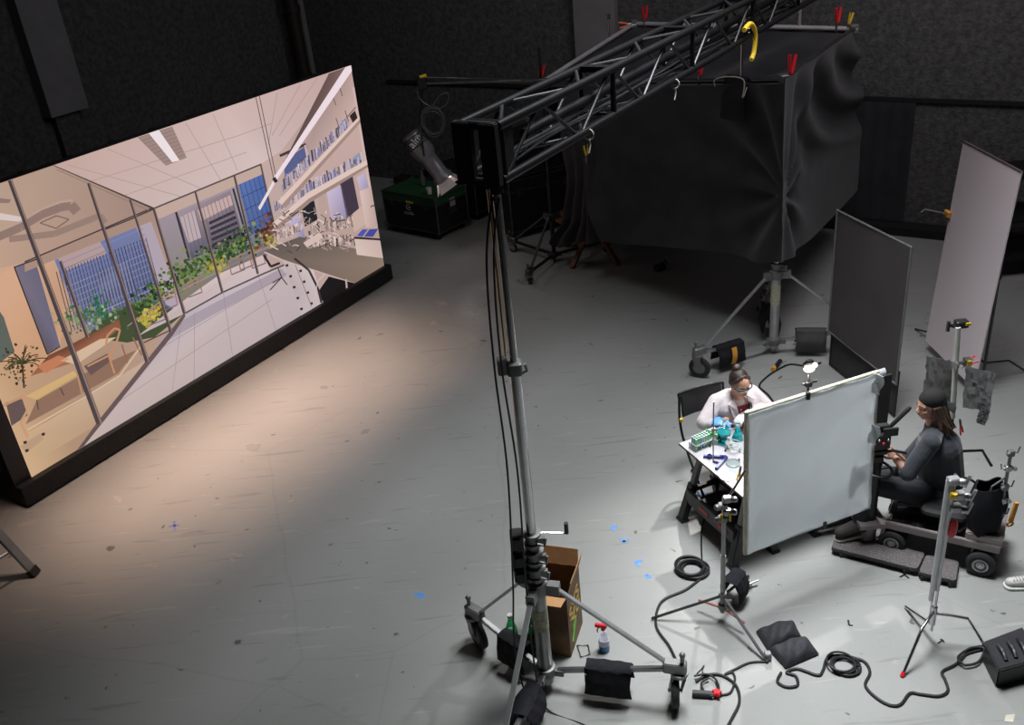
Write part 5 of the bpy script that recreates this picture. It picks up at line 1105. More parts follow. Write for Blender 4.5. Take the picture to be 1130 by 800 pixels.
for sh, el, hd in ((shR, elR, hR), (shL, elL, hL)):
    cap(B, sh, el, 0.074, 0.066); wv = (hd - el).normalized(); cap(B, el, hd - wv * 0.085, 0.064, 0.052)
for h0, kn, an in knees: cap(B, h0, h0.lerp(kn, 0.75), 0.108, 0.09)
for k in range(16):       # folds
    for sh, el in ((shR, elR), (shL, elL)):
        pass
blob('lab_coat', B, 0.009, coat, t, 1)
# collar, opening, top
ctr = chest + fwd * 0.128 + Vector((0, 0, 0.02)); nk = neck + fwd * 0.045 + Vector((0, 0, -0.01))
def vpan(m, name, pts, off=0.0):
    mb = MB(); P3 = [ctr + rgt * (-x) + Vector((0, 0, z)) + fwd * (yy + off) for (x, z, yy) in pts]; mb.prism(P3, fwd * -0.02); return mb.build(name, m, t, smooth=False)
vpan(mat('maroon_knit', (0.16, 0.01, 0.025), 0.8), 'maroon_top', [(-0.055, 0.04, 0.0), (0.06, 0.04, 0.0), (0.035, -0.16, 0.02), (-0.02, -0.16, 0.02)], 0.008)
vpan(skin1, 'neckline', [(-0.05, 0.10, -0.055), (0.055, 0.10, -0.055), (0.055, 0.035, 0.0), (-0.05, 0.035, 0.0)], 0.006)
vpan(coat, 'lapel', [(-0.055, 0.11, -0.05), (-0.115, 0.07, -0.03), (-0.09, -0.04, 0.0), (-0.012, -0.15, 0.02), (-0.052, 0.02, 0.004)], 0.026)
vpan(coat, 'lapel', [(0.06, 0.11, -0.05), (0.12, 0.07, -0.03), (0.10, -0.04, 0.0), (0.03, -0.15, 0.02), (0.068, 0.02, 0.004)], 0.026)
vpan(blackp, 'dark_strap', [(0.058, 0.06, -0.01), (0.082, 0.06, -0.01), (0.092, -0.06, 0.0), (0.066, -0.06, 0.0)], 0.034)
glove = mat('blue_nitrile', (0.13, 0.36, 0.82), 0.45)
B = MB(); wv = (hR - elR).normalized(); wr = hR - wv * 0.06; cap(B, wr - wv * 0.03, wr + wv * 0.01, 0.034, 0.031); hand(B, wr, wv, Vector((0, 0, -1)) - rgt * 0.4, 1.0, 1, 1.08); blob('blue_glove', B, 0.0045, glove, t, 1)
B = MB(); wv = (hL - elL).normalized(); wr = hL - wv * 0.06; cap(B, wr - wv * 0.03, wr + wv * 0.01, 0.034, 0.031); hand(B, wr, wv, Vector((0, 0, -1)) + rgt * 0.4, 1.0, -1, 1.08); blob('white_glove', B, 0.0045, mat('white_nitrile', (0.72, 0.68, 0.69), 0.5), t, 1)
hairm = mat('dark_brown_hair', (0.030, 0.018, 0.014), 0.42, 0, 0.4, 60, bump=0.3, bscale=120)
B = MB(); B.ell(H_(0, -0.034, 0.044), (0.079, 0.088, 0.086), M_, 24, 16); B.ell(H_(0, -0.06, 0.0), (0.074, 0.05, 0.075), M_); 
for k in (-1, 1): cap(B, H_(k * 0.056, 0.030, 0.074), H_(k * 0.074, -0.020, 0.02), 0.017, 0.013); cap(B, H_(k * 0.016, 0.036, 0.105), H_(k * 0.054, 0.030, 0.080), 0.014, 0.016)
blob('hair', B, 0.005, hairm, t, 2)
B = MB(); B.ell(H_(0.0, -0.075, 0.125), (0.040, 0.038, 0.030), M_); blob('hair_bun', B, 0.005, hairm, t, 1)
mb = MB(); F_ = [H_(x, y, z) for (x, y, z) in ((-0.082, 0.0, 0.014), (-0.07, 0.07, 0.014), (-0.03, 0.097, 0.016), (0.0, 0.100, 0.016), (0.03, 0.097, 0.016), (0.07, 0.07, 0.014), (0.082, 0.0, 0.014))]
mb.tube(catmull(F_, 4), 0.0058, 8); o = mb.build('safety_glasses', blackp, t)
mb = MB(); fn_ = lambda u, v: H_((u - 0.5) * 0.13, 0.099 - 0.055 * (2 * u - 1) ** 2, 0.012 - 0.036 * v * (1 - 0.3 * (2 * u - 1) ** 2)); mb.sheet(fn_, 14, 4, 0.002); mb.build('lens', mat('glasses_lens', (0.85, 0.85, 0.9), 0.05, trans=0.85), o)
# pipette with orange bulb, dark rod in the other hand
mb = MB(); mb.ell(hR + rgt * -0.075 + Vector((0, 0, 0.005)), (0.028, 0.024, 0.022)); mb.cyl(hR + rgt * -0.075, hR + rgt * -0.085 + Vector((0, 0, -0.06)), 0.012); mb.build('pipette_bulb', mat('orange_rubber', (0.80, 0.22, 0.06), 0.5), None, 'orange bulb held by the blue gloved hand', 'tool')
mb = MB(); mb.cyl(hL + Vector((-0.01, -0.05, -0.02)), at(840, 455, TZ + 0.16), 0.013); mb.build('black_rod', blackp, None, 'black rod held in the white gloved hand above the diffusion frame edge', 'tool')
# folding chair
cw = hip - fwd * 0.02; t = thing('folding_chair', (cw.x, cw.y, 0), 'black folding chair under the woman in the lab coat', 'chair')
def C_(a, b, z): return Vector((cw.x, cw.y, 0)) + rgt * a + fwd * b + Vector((0, 0, z))
mb = MB(); mb.rbox(C_(0, 0.02, 0.415), (0.40, 0.38, 0.035), 0.05, Matrix((rgt, fwd, Vector((0, 0, 1)))).transposed()); mb.build('seat', blackp, t)
bt = C_(0.16, -0.24, 0.80)
def CB(a, z): return C_(a, -0.20 - (z - 0.45) * 0.18, z)
sh_ = 0.10
mb = MB(); mb.sheet(lambda u, v: CB(sh_ + (u - 0.5) * 0.40, 0.86 - 0.22 * v) + fwd * (-0.03 * math.sin(PI * u)), 10, 6, 0.022); mb.build('backrest', blackp, t)
mb = MB(); mb.tube(catmull([C_(sh_ - 0.22, 0.22, 0.015), CB(sh_ - 0.22, 0.45), CB(sh_ - 0.22, 0.80), CB(sh_ - 0.18, 0.87), CB(sh_ + 0.18, 0.87), CB(sh_ + 0.22, 0.80), CB(sh_ + 0.22, 0.45), C_(sh_ + 0.22, 0.22, 0.015)], 6), 0.012, 10); mb.build('front_leg_frame', blackm, t)
for s_ in (-1, 1): mb = MB(); mb.cyl(C_(s_ * 0.20, 0.10, 0.41), C_(s_ * 0.20, -0.26, 0.012), 0.012); mb.build('rear_leg', blackm, t)
mb = MB(); p = CB(sh_ + 0.22, 0.60); mb.cyl(p, p + Vector((0, 0, 0.03)), 0.016); mb.build('yellow_band', yellow, t)

# man on the dolly
def mp(px, py, y): return onp(px, py, Vector((0, y, 0)), (1, 0))
mh = mp(1026, 447, 6.12); hipm = mp(1036, 541, 6.12); 
t = thing('person', (hipm.x, hipm.y, 0), 'seated man in backward cap and dark polo shirt with long brown hair', 'person')
f_ = Vector((-1, -0.04, 0)).normalized(); r_ = Vector((0, 1, 0))            # facing left, his left side towards the lens
nk = mp(1032, 468, 6.12); chm = mp(1034, 494, 6.12); wst = mp(1036, 528, 6.12)
shN = mp(1027, 488, 5.95); shF = mp(1024, 484, 6.29); elN = mp(1002, 522, 5.92); elF = mp(998, 512, 6.32); haN = mp(984, 501, 6.02); haF = mp(980, 494, 6.14)
knN = mp(957, 533, 6.08); knF = mp(964, 524, 6.30); anN = mp(950, 581, 6.02); anF = mp(928, 568, 6.22)
anN.z = max(anN.z, 0.2)
B = MB(); H_, M_ = head(B, mh, f_ + Vector((0, 0, -0.14)), Vector((0, 0, 1)), 1.04)
cap(B, nk - Vector((0, 0, 0.05)), mh - Vector((0, 0, 0.06)) - f_ * 0.03, 0.062, 0.058); cap(B, hipm, wst, 0.14, 0.14); cap(B, wst, chm, 0.14, 0.145); cap(B, chm, nk - Vector((0, 0, 0.02)), 0.12, 0.06)
cap(B, shN, shF, 0.062, 0.062)
for sh, el, ha, s_ in ((shN, elN, haN, -1), (shF, elF, haF, 1)):
    cap(B, sh, el, 0.055, 0.043); wv = (ha - el).normalized(); wr = ha - wv * 0.05; cap(B, el, wr, 0.042, 0.029); hand(B, wr, wv, Vector((0, -s_ * 0.4, -0.3)) + Vector((-.3, 0, 0)), 1.35, -s_, 1.05)
for hh, kk, aa in ((hipm + Vector((0, -0.1, 0)), knN, anN), (hipm + Vector((0, 0.1, 0)), knF, anF)):
    cap(B, hh, kk, 0.095, 0.066); cap(B, kk, aa, 0.060, 0.042); cap(B, aa, aa + f_ * 0.16 + Vector((0, 0, -0.05)), 0.042, 0.034)
blob('body', B, 0.006, skin2, t)
face(t, H_, M_, 1.04, (0.40, 0.14, 0.12), (0.07, 0.04, 0.03))
polo = mat('navy_polo', (0.030, 0.036, 0.046), 0.85, 0, 0.12, 8, bump=0.35, bscale=16, sheen=0.2)
B = MB(); cap(B, hipm + Vector((0, 0, 0.06)), wst, 0.165, 0.165); cap(B, wst + Vector((0.02, 0, 0)), chm + Vector((0.015, 0, 0)), 0.175, 0.172); cap(B, chm, nk - Vector((0, 0, 0.03)), 0.15, 0.080); cap(B, shN, nk - Vector((0, 0, 0.06)), 0.074, 0.075); cap(B, shF, nk - Vector((0, 0, 0.06)), 0.074, 0.075); cap(B, shN, shF, 0.078, 0.078)
for sh, el in ((shN, elN), (shF, elF)): cap(B, sh, el, 0.074, 0.066)
cap(B, elN, elN.lerp(haN, 0.08), 0.066, 0.062); cap(B, elF, elF.lerp(haF, 0.08), 0.066, 0.062)
blob('polo_shirt', B, 0.008, polo, t, 2)
trous = mat('black_trousers', (0.022, 0.024, 0.028), 0.85, 0, 0.15, 8, bump=0.3, bscale=16)
B = MB(); cap(B, hipm + Vector((0, -0.06, -0.01)), hipm + Vector((0, 0.06, -0.01)), 0.158, 0.158)
for hh, kk, aa in ((hipm + Vector((0, -0.1, 0)), knN, anN), (hipm + Vector((0, 0.1, 0)), knF, anF)): cap(B, hh, kk, 0.118, 0.084); cap(B, kk, aa + Vector((0, 0, 0.0)), 0.082, 0.070)
blob('trousers', B, 0.009, trous, t, 2)
for aa in (anN, anF):
    B = MB(); cap(B, aa, aa + f_ * 0.165 + Vector((0, 0, -0.050)), 0.060, 0.048); cap(B, aa, aa + Vector((0, 0, 0.05)), 0.055, 0.052); cap(B, aa + Vector((0, 0, -0.01)), aa + f_ * 0.06 + Vector((0, 0, -0.01)), 0.056, 0.05); sho = blob('shoe', B, 0.006, mat('black_suede', (0.04, 0.036, 0.034), 0.8), t, 1)
    mb = MB(); MM = Matrix((f_, Vector((0, 0, 1)).cross(f_), Vector((0, 0, 1)))).transposed(); dz = f_ * 0.24 + Vector((0, 0, -0.05)); c0 = aa + f_ * 0.07 + Vector((0, 0, -0.095)); mb.rbox(c0, (0.29, 0.10, 0.028), 0.045, MM @ Matrix.Rotation(0.16, 3, 'Y')); mb.build('sole', mat('grey_sole', (0.32, 0.30, 0.29), 0.7), sho)
capm = mat('black_cap', (0.016, 0.015, 0.016), 0.85, 0, 0.15, 10)
B = MB(); B.ell(H_(0, -0.022, 0.048), (0.083, 0.102, 0.088), M_, 24, 16); B.ell(H_(0, -0.045, 0.02), (0.080, 0.082, 0.085), M_, 24, 16); blob('cap', B, 0.005, capm, t, 2)
mb = MB(); mb.sheet(lambda u, v: H_((u - 0.5) * 0.15, -0.115 - 0.075 * v * (1 - (2 * u - 1) ** 2 * 0.6), -0.015 - 0.035 * v - 0.02 * (2 * u - 1) ** 2), 14, 6, 0.006); mb.build('cap_brim', capm, t)
hair2 = mat('brown_hair', (0.13, 0.075, 0.05), 0.5, 0, 0.55, 50, bump=0.5, bscale=140)
B = MB(); r2 = random.Random(4)
for k in range(110):
    a = r2.uniform(-2.4, 2.4); rad = r2.uniform(0.9, 1.05); p0 = H_(0.074 * math.sin(a) * rad, -0.02 - 0.082 * math.cos(a) * rad, 0.01); 
    if a > 1.95 or a < -1.95: continue
    p1 = p0 - M_.col[1] * (0.015 + 0.03 * r2.random()) + Vector((0, 0, -0.10)); p2 = p1 - M_.col[1] * r2.uniform(-0.01, 0.06) + Vector((r2.uniform(-.02, .04), r2.uniform(-.045, .035), -r2.uniform(0.09, 0.17))); cap(B, p0, p1, 0.012, 0.014, 8); cap(B, p1, p2, 0.014, 0.005, 8)
blob('long_hair', B, 0.004, hair2, t, 1)

# ------------------------------------------------------------------ camera dolly
ad = (at(1104, 606, 0.27) - at(977, 577, 0.27)); ad.z = 0; DLn = ad.length; ad.normalize(); an_ = Vector((-ad.y, ad.x, 0))
if an_.y < 0: an_ = -an_
D0 = at(977, 577, 0.27); D0.z = 0; DW = 0.46
def D(a, b, z): return D0 + ad * a + an_ * b + Vector((0, 0, z))
MD = Matrix((ad, an_, Vector((0, 0, 1)))).transposed()
t = thing('camera_dolly', D(DLn / 2, DW / 2, 0), 'grey wheeled camera dolly with bent tube frame under the seated man', 'dolly')
dolm = mat('dolly_paint', (0.27, 0.235, 0.235), 0.45, 0.3, 0.15, 10)
mb = MB(); mb.beam(D(0, 0, .26), D(DLn, 0, .26), 0.03, 0.065); mb.build('side_rail', dolm, t, smooth=False, bev=0.005)
mb = MB(); mb.beam(D(0, DW, .26), D(DLn, DW, .26), 0.03, 0.065); mb.build('side_rail', dolm, t, smooth=False, bev=0.005)
mb = MB(); mb.box(D(DLn * 0.45, DW / 2, 0.235), (DLn * 0.9, DW - 0.03, 0.02), MD); mb.build('deck', mat('deck_dark', (0.09, 0.085, 0.087), 0.6, 0, 0.2), t, smooth=False)
mb = MB(); mb.box(D(DLn - 0.12, DW / 2, 0.31), (0.26, DW, 0.09), MD); mb.build('rear_housing', dolm, t, smooth=False, bev=0.01)
mb = MB(); mb.rbox(D(0.40, DW * 0.45, 0.42), (0.34, 0.34, 0.07), 0.06, MD); mb.cyl(D(0.40, DW * 0.45, 0.24), D(0.40, DW * 0.45, 0.40), 0.05); mb.build('seat', blackp, t)
mb = MB(); mb.tube(catmull([D(0.02, 0.02, 0.29), D(0.02, DW - 0.02, 0.29)], 2), 0.02, 8); mb.tube([D(0.0, 0.0, 0.27), D(-0.02, -0.02, 0.13), D(-0.06, -0.02, 0.12)], 0.014, 8); mb.tube([D(0.52, 0.06, 0.30), D(0.57, 0.10, 0.34), D(0.66, 0.05, 0.30), D(0.64, 0.02, 0.16)], 0.014, 8); mb.tube([D(0.05, DW * 0.5, 0.31), D(0.3, DW * 0.55, 0.34), D(0.55, DW * 0.6, 0.33), D(0.62, DW * 0.4, 0.28)], 0.016, 8); mb.build('bent_tube', dolm, t)
for a in (0.06, 0.20, 0.34, 0.58): mb = MB(); mb.lathe(D(a, DW * 0.2, 0.245), [(0.022, 0), (0.022, 0.008), (0.01, 0.01)], n=14); mb.build('bolt', steel, t)
wp = [(at(984, 598, 0.105), 0.105), (at(1082, 622, 0.105), 0.105)]
wlist = []
for w0, r in wp:
    w0 = Vector((w0.x, w0.y, 0)); wlist += [w0, w0 + an_ * 0.11, w0 + an_ * (DW - 0.02), w0 + an_ * (DW + 0.09)]
for i, wv in enumerate(wlist):
    c = wv + Vector((0, 0, 0.105)); wr_ = 0.105; mb = MB(); mb.lathe(c - an_ * 0.032, [(wr_ * 0.55, 0.006), (wr_ * 0.8, 0), (wr_ * 0.97, 0.01), (wr_, 0.025), (wr_, 0.04), (wr_ * 0.97, 0.055), (wr_ * 0.8, 0.064), (wr_ * 0.55, 0.058)], an_, 30); o = mb.build('wheel', rubber, t)
    mb = MB(); mb.lathe(c - an_ * 0.036, [(0.018, -0.004), (0.02, 0.006), (wr_ * 0.36, 0.012), (wr_ * 0.46, 0.0), (wr_ * 0.55, 0.004), (wr_ * 0.55, 0.06), (wr_ * 0.2, 0.066)], an_, 24); mb.build('rim', alu, o)
    if i % 2 == 0: mb = MB(); mb.cyl(c - an_ * 0.03, c + an_ * 0.15, 0.016); mb.box(c + an_ * 0.055 + Vector((0, 0, 0.09)), (0.06, 0.05, 0.12), MD); mb.build('axle_fork', steel, t, smooth=False)
carpet = mat('speckled_carpet', (0.125, 0.112, 0.115), 0.95, 0, 0.45, 90, bump=0.3, bscale=150)
for pts, lab in (([(918, 604), (925, 584), (1021, 610), (1012, 628)], 'long grey carpeted running board of the dolly under the shoe of the man'), ([(1014, 631), (1022, 612), (1058, 619), (1055, 641)], 'short grey carpeted running board of the dolly below the silver grip stand')):
    P3 = [at(x, y, 0.075) for x, y in pts]
    if len(lab) > 0:
        tt = thing('running_board', Vector((sum(p.x for p in P3) / 4, sum(p.y for p in P3) / 4, 0)), lab, 'board')
    mb = MB(); cen = sum(P3, Vector()) / 4; ring = []
    for i in range(4):
        p = P3[i]; a = P3[i - 1]; b = P3[(i + 1) % 4]; r_c = 0.03
        for k in range(5):
            u = k / 4; p1 = p + (a - p).normalized() * r_c; p2 = p + (b - p).normalized() * r_c; ring.append(p1.lerp(p, u).lerp(p.lerp(p2, u), u))
    mb.prism(ring, Vector((0, 0, -0.022))); mb.build('carpet_top', carpet, tt, smooth=False)
    mb = MB(); mb.prism([cen + (p - cen) * 1.02 - Vector((0, 0, 0.023)) for p in ring], Vector((0, 0, -0.014))); mb.build('rubber_edge', rubber, tt, smooth=False)
    for i in range(4): mb = MB(); q = cen.lerp(P3[i], 0.75); mb.box((q.x, q.y, 0.02), (0.06, 0.06, 0.04)); mb.build('foot', rubber, tt, smooth=False)
# rear accessories on the dolly
pb = at(1100, 590, 0.34); t = thing('accessory_post', (pb.x, pb.y, 0.34), 'metal accessory post with hooks and clamps standing on the rear of the dolly', 'post')
ptp = onp(1116, 497, pb, (1, -0.2)); 
mb = MB(); mb.cyl(pb, ptp, 0.012); mb.build('post', cast, t)
for k, u in enumerate((0.25, 0.42, 0.58, 0.8, 0.97)):
    p = pb.lerp(ptp, u); mb = MB(); s_ = (-1) ** k; mb.rbox(p, (0.05, 0.04, 0.05), 0.01); mb.tube([p, p + Vector((0.05 * s_, 0, 0)), p + Vector((0.06 * s_, 0, 0.05))], 0.006, 8); mb.lathe(p + Vector((-0.03 * s_, -0.02, 0.01)), [(0.016, 0), (0.016, 0.02)], (0, -1, 0), 10); mb.build('hook_clamp', alu if k % 2 else cast, t)
mb = MB(); mb.tube([pb.lerp(ptp, 0.2), pb.lerp(ptp, 0.3) + Vector((-0.12, 0, 0.05)), pb.lerp(ptp, 0.6) + Vector((-0.10, 0, 0.0)), pb.lerp(ptp, 0.7)], 0.008, 8); mb.build('bent_bracket', steel, t)
p = at(1115, 576, 0.4); mb = MB(); mb.beam(p + Vector((0.02, 0, 0.18)), p, 0.03, 0.02, (0, 1, 0)); mb.torus(p - Vector((0, 0, 0.02)), (0, 1, 0.2), 0.022, 0.008); mb.build('orange_wrench', orange, None, 'orange wrench hanging on the rear accessory post of the dolly', 'tool')
c = at(1088, 566, 0.5); 
t = thing('accessory_bag', (c.x, c.y, 0.36), 'black open cloth bag on the rear of the dolly beside the accessory post', 'bag')
B = MB()
def bagf(u, v):
    a = u * 2 * PI; r = 0.10 + 0.035 * math.sin(v * 3) + 0.012 * math.sin(a * 5 + v * 4); return c + Vector((r * math.cos(a), r * 0.8 * math.sin(a), -0.16 + v * 0.42 + 0.02 * math.sin(a * 3)))
B.sheet(bagf, 36, 14, 0.008); B.ell(c + Vector((0, 0, -0.14)), (0.11, 0.09, 0.03)); B.build('bag_body', bagm, t)

# ------------------------------------------------------------------ film camera on its head
cp = mp(968, 484, 6.02); t = thing('film_camera', (cp.x, cp.y, 0.2), 'black film camera on a fluid head in front of the seated man', 'camera')
mb = MB(); mb.rbox(cp, (0.17, 0.13, 0.14), 0.02); mb.rbox(cp + Vector((0.02, 0, 0.10)), (0.12, 0.05, 0.05), 0.012); mb.build('camera_body', blackp, t)
mb = MB(); mb.lathe(cp - Vector((0.08, 0, 0)), [(0.05, 0), (0.052, 0.05), (0.058, 0.05), (0.058, 0.12), (0.065, 0.16)], (-1, 0, 0), 22); mb.build('lens', blackp, t)
mb = MB(); mb.box(cp - Vector((0.26, 0, 0)), (0.05, 0.17, 0.14), taper=1.0); mb.build('matte_box', blackm, t, smooth=False, bev=0.01)
mb = MB(); mb.rbox(cp + Vector((0.06, -0.09, 0.11)), (0.11, 0.02, 0.07), 0.006); mb.build('monitor', blackp, t)
for k in range(4): mb = MB(); mb.ell(cp + Vector((-0.05 + 0.035 * k, -0.075, 0.03 * (k % 2))), (0.012, 0.01, 0.012), n=8, m=6); mb.build('knob', chrome if k % 2 else redp, t)
mb = MB(); mb.rbox(cp - Vector((0, 0, 0.105)), (0.16, 0.10, 0.05), 0.02); mb.rbox(cp - Vector((0, 0, 0.16)), (0.10, 0.13, 0.08), 0.03); mb.build('fluid_head', blackm, t)
mb = MB(); mb.cyl(Vector((cp.x, cp.y, 0.26)), cp - Vector((0, 0, 0.2)), 0.055); mb.build('column', blackm, t)
mb = MB(); mb.torus(Vector((cp.x + 0.02, cp.y - 0.02, cp.z - 0.27)), (0.1, -0.1, 1), 0.105, 0.011, 30); 
for k in range(3): mb.cyl(Vector((cp.x, cp.y, cp.z - 0.29)), Vector((cp.x + 0.02 + 0.1 * math.cos(k * 2.1), cp.y - .02 + 0.1 * math.sin(k * 2.1), cp.z - 0.27)), 0.006)
mb.build('hand_wheel', blackm, t)
mb = MB(); mb.box((cp.x, cp.y, 0.25), (0.22, 0.22, 0.04)); mb.cyl(Vector((cp.x, cp.y, 0.0)), Vector((cp.x, cp.y, 0.25)), 0.07); mb.build('column_foot', dolm, t)
h0 = mp(982, 471, 6.02); h1 = mp(1005, 449, 6.02); mb = MB(); mb.tube([cp + Vector((0.06, 0, 0.05)), h0], 0.008, 8); mb.tube([h0, h0.lerp(h1, 0.1), h0.lerp(h1, 0.9), h1], 0.017, 10, rr=[0.012, 0.018, 0.018, 0.012]); mb.build('viewfinder_arm', blackp, t)
mb = MB(); mb.tube([cp + Vector((0.06, -0.02, -0.12)), mp(985, 497, 5.97), mp(1000, 500, 5.97)], 0.012, 8); mb.build('pan_handle', blackp, t)

# ------------------------------------------------------------------ stands around the man
sb = at(1043, 553, 0); sb = Vector((sb.x + 0.03, 6.42, 0)); top = onp(1057, 358, sb, (1, 0)); mid = onp(1048, 500, sb, (1, 0)); dirp = (top - mid).normalized(); bot = top - dirp * ((top.z - 0.05) / dirp.z)
t = thing('light_stand', (bot.x, bot.y, 0), 'black stand with pale tube and grip heads rising behind the seated man', 'stand')
mb = MB(); mb.cyl(bot, top, 0.016); mb.build('mast', blackm, t)
for a in (0.3, 2.4, 4.2): 
    mb = MB(); e = bot + Vector((0.42 * math.cos(a), 0.42 * math.sin(a), -0.04)); mb.tube([bot + dirp * 0.25, bot + (e - bot) * 0.5 + Vector((0, 0, 0.16)), e], 0.011, 8); mb.build('leg', blackm, t)
mb = MB(); w0 = onp(1057, 361, sb - Vector((0, 0.06, 0)), (1, 0)); w1 = onp(1051, 461, sb - Vector((0, 0.06, 0)), (1, 0)); mb.cyl(w0, w1, 0.021, n=18); mb.build('pale_tube', mat('pale_green_tube', (0.62, 0.66, 0.60), 0.5), t)
mb = MB(); mb.rbox(top + Vector((0.01, -0.03, 0.02)), (0.10, 0.07, 0.06), 0.015); mb.cyl(top + Vector((-0.02, -0.04, 0)), top + Vector((-0.10, -0.05, 0.03)), 0.014); mb.tube([top + Vector((-0.10, -0.05, -0.02)), top + Vector((-0.10, -0.05, 0.06))], 0.015, 8); mb.build('grip_head', blackp, t)
mb = MB(); mb.box(top + Vector((0.045, -0.07, 0.03)), (0.04, 0.01, 0.02)); mb.build('yellow_mark', yellow, t, smooth=False)
g = onp(1060, 396, sb, (1, 0)); mb = MB(); mb.cyl(g + Vector((-0.08, -0.08, 0)), g + Vector((0.07, -0.03, 0)), 0.013); mb.lathe(g + Vector((-0.09, -0.09, 0)), [(0.032, 0), (0.032, 0.02)], (1, 0.2, 0), 14); mb.rbox(g + Vector((0.03, -0.05, 0)), (0.06, 0.05, 0.06), 0.01); mb.build('lower_grip_head', cast, t)
mb = MB(); mb.box(g + Vector((0.03, -0.08, 0.0)), (0.03, 0.02, 0.045)); mb.build('yellow_knob', yellow, t, smooth=False)
a = onp(1056, 498, sb, (1, 0)); b = onp(1084, 497, sb, (1, 0)); c2 = onp(1094, 514, sb, (1, 0)); mb = MB(); mb.tube([a, b, c2], 0.012, 8); mb.build('side_arm', blackm, t)
foil = mat('black_foil', (0.40, 0.40, 0.41), 0.3, 0.55, 0.12, 5, bump=0.8, bscale=9)
def foilsheet(P4, label, yoff, seed):
    r = random.Random(seed); C4 = [onp(x, y, sb + Vector((0, yoff, 0)), (1, 0)) for x, y in P4]; N_ = 11
    g_ = [[Vector((r.uniform(-.006, .006), r.uniform(-.009, .009), r.uniform(-.006, .006))) for _ in range(N_ + 1)] for _ in range(N_ + 1)]
    mb = MB(); mb.sheet(lambda u, v: C4[0].lerp(C4[1], u).lerp(C4[3].lerp(C4[2], u), v) + g_[round(u * N_)][round(v * N_)], N_, N_, 0.004); mb.build('foil_sheet', foil, None, label, 'foil', ang=15)
foilsheet([(1023, 393), (1056, 400), (1052, 458), (1018, 436)], 'crinkled black foil sheet left of the pale tube, behind the cap', 0.05, 1)
foilsheet([(1066, 404), (1099, 412), (1092, 452), (1062, 450)], 'crinkled silvery foil sheet right of the pale tube', 0.05, 2)
foilsheet([(1083, 448), (1093, 451), (1087, 470), (1077, 466)], 'narrow torn foil strip under the right foil sheet', 0.03, 3)
spring_clamp(onp(1066, 402, sb - Vector((0, 0.03, 0)), (1, 0)), (1, 0, 0.55), 'red clamp holding the foil sheets at the top of the black stand', s=0.75)
spring_clamp(onp(1060, 468, sb - Vector((0, 0.03, 0)), (1, 0)), (0.2, -0.1, -1), 'red handled clamp hanging low on the black stand behind the man', s=0.75)

# silver grip stand in front of the dolly
def bent_leg(t, base, e, z0, m, r=0.011, foot=None, k=0.55, drop=0.0):
    e = Vector((e.x, e.y, r)); b = Vector((base.x, base.y, z0)); m_ = b + (e - b) * k; m_.z = z0 - 0.02 - drop; mb = MB(); mb.tube([b, b.lerp(m_, 0.5) + Vector((0, 0, 0.005)), m_, m_.lerp(e, 0.15), e], r, 10); o = mb.build('leg', m, t)
    if foot is not None: mb = MB(); d = (e - m_).normalized(); mb.cyl(e - d * 0.02, e + d * 0.012, r * 1.4, n=10); mb.build('foot_cap', foot, o)
gb = at(1026, 707, 0); gb.z = 0; t = thing('grip_stand', gb, 'silver grip stand with two parallel tubes in front of the dolly', 'stand')
gz = up(1048, 522, gb).z
mb = MB(); mb.cyl(gb + Vector((0, 0, 0.10)), gb + Vector((0, 0, gz)), 0.011); mb.build('mast', chrome, t)
mb = MB(); 
for dx, z0, z1, r in ((-0.055, 0.42, gz - 0.02, 0.0175), (-0.02, 0.5, gz - 0.05, 0.015)): mb.cyl(gb + Vector((dx, -0.03, z0)), gb + Vector((dx, -0.03, z1)), r)
mb.build('parallel_tube', mat('polished_tube', (0.72, 0.73, 0.74), 0.35, 0.3), t)
mb = MB(); mb.cyl(gb + Vector((-0.045, -0.03, 0.22)), gb + Vector((-0.045, -0.03, 0.5)), 0.007); mb.build('thin_rod', chrome, t)
bent_leg(t, gb, at(996, 746), 0.28, chrome, foot=redp, k=0.45); bent_leg(t, gb, at(1086, 713), 0.26, chrome, k=0.62); mb = MB(); e_ = at(999, 671); mb.cyl(gb + Vector((0, 0, 0.15)), Vector((e_.x, e_.y, 0.012)), 0.011); mb.build('leg', chrome, t)
mb = MB(); mb.cyl(gb + Vector((0, 0, 0.16)), gb + Vector((0, 0, 0.32)), 0.02); mb.build('leg_collar', chrome, t)
for (z, dx) in ((gz - 0.02, 0.0), (gz - 0.14, 0.05), (gz - 0.24, 0.04)):
    mb = MB(); p = gb + Vector((dx - 0.03, -0.04, z)); mb.rbox(p, (0.08, 0.06, 0.05), 0.015); mb.lathe(p + Vector((0.03, -0.02, 0.0)), [(0.025, 0), (0.028, 0.015), (0.022, 0.035)], (1, -0.4, 0.1), 14); mb.tube([p + Vector((0.07, -0.02, -0.04)), p + Vector((0.09, -0.03, 0.05))], 0.011, 8); mb.build('grip_head', alu, t)
mb = MB(); mb.lathe(gb + Vector((-0.035, -0.07, gz - 0.13)), [(0.02, 0), (0.026, 0.03), (0.02, 0.05)], (0, -0.3, 1), 14); mb.build('orange_knob', yellow, t)
mb = MB(); mb.lathe(gb + Vector((0.005, -0.05, gz - 0.46)), [(0.02, 0), (0.028, 0.03), (0.024, 0.10), (0.015, 0.13)], (0.05, -0.1, 1), 14); mb.build('red_knob', redp, t)

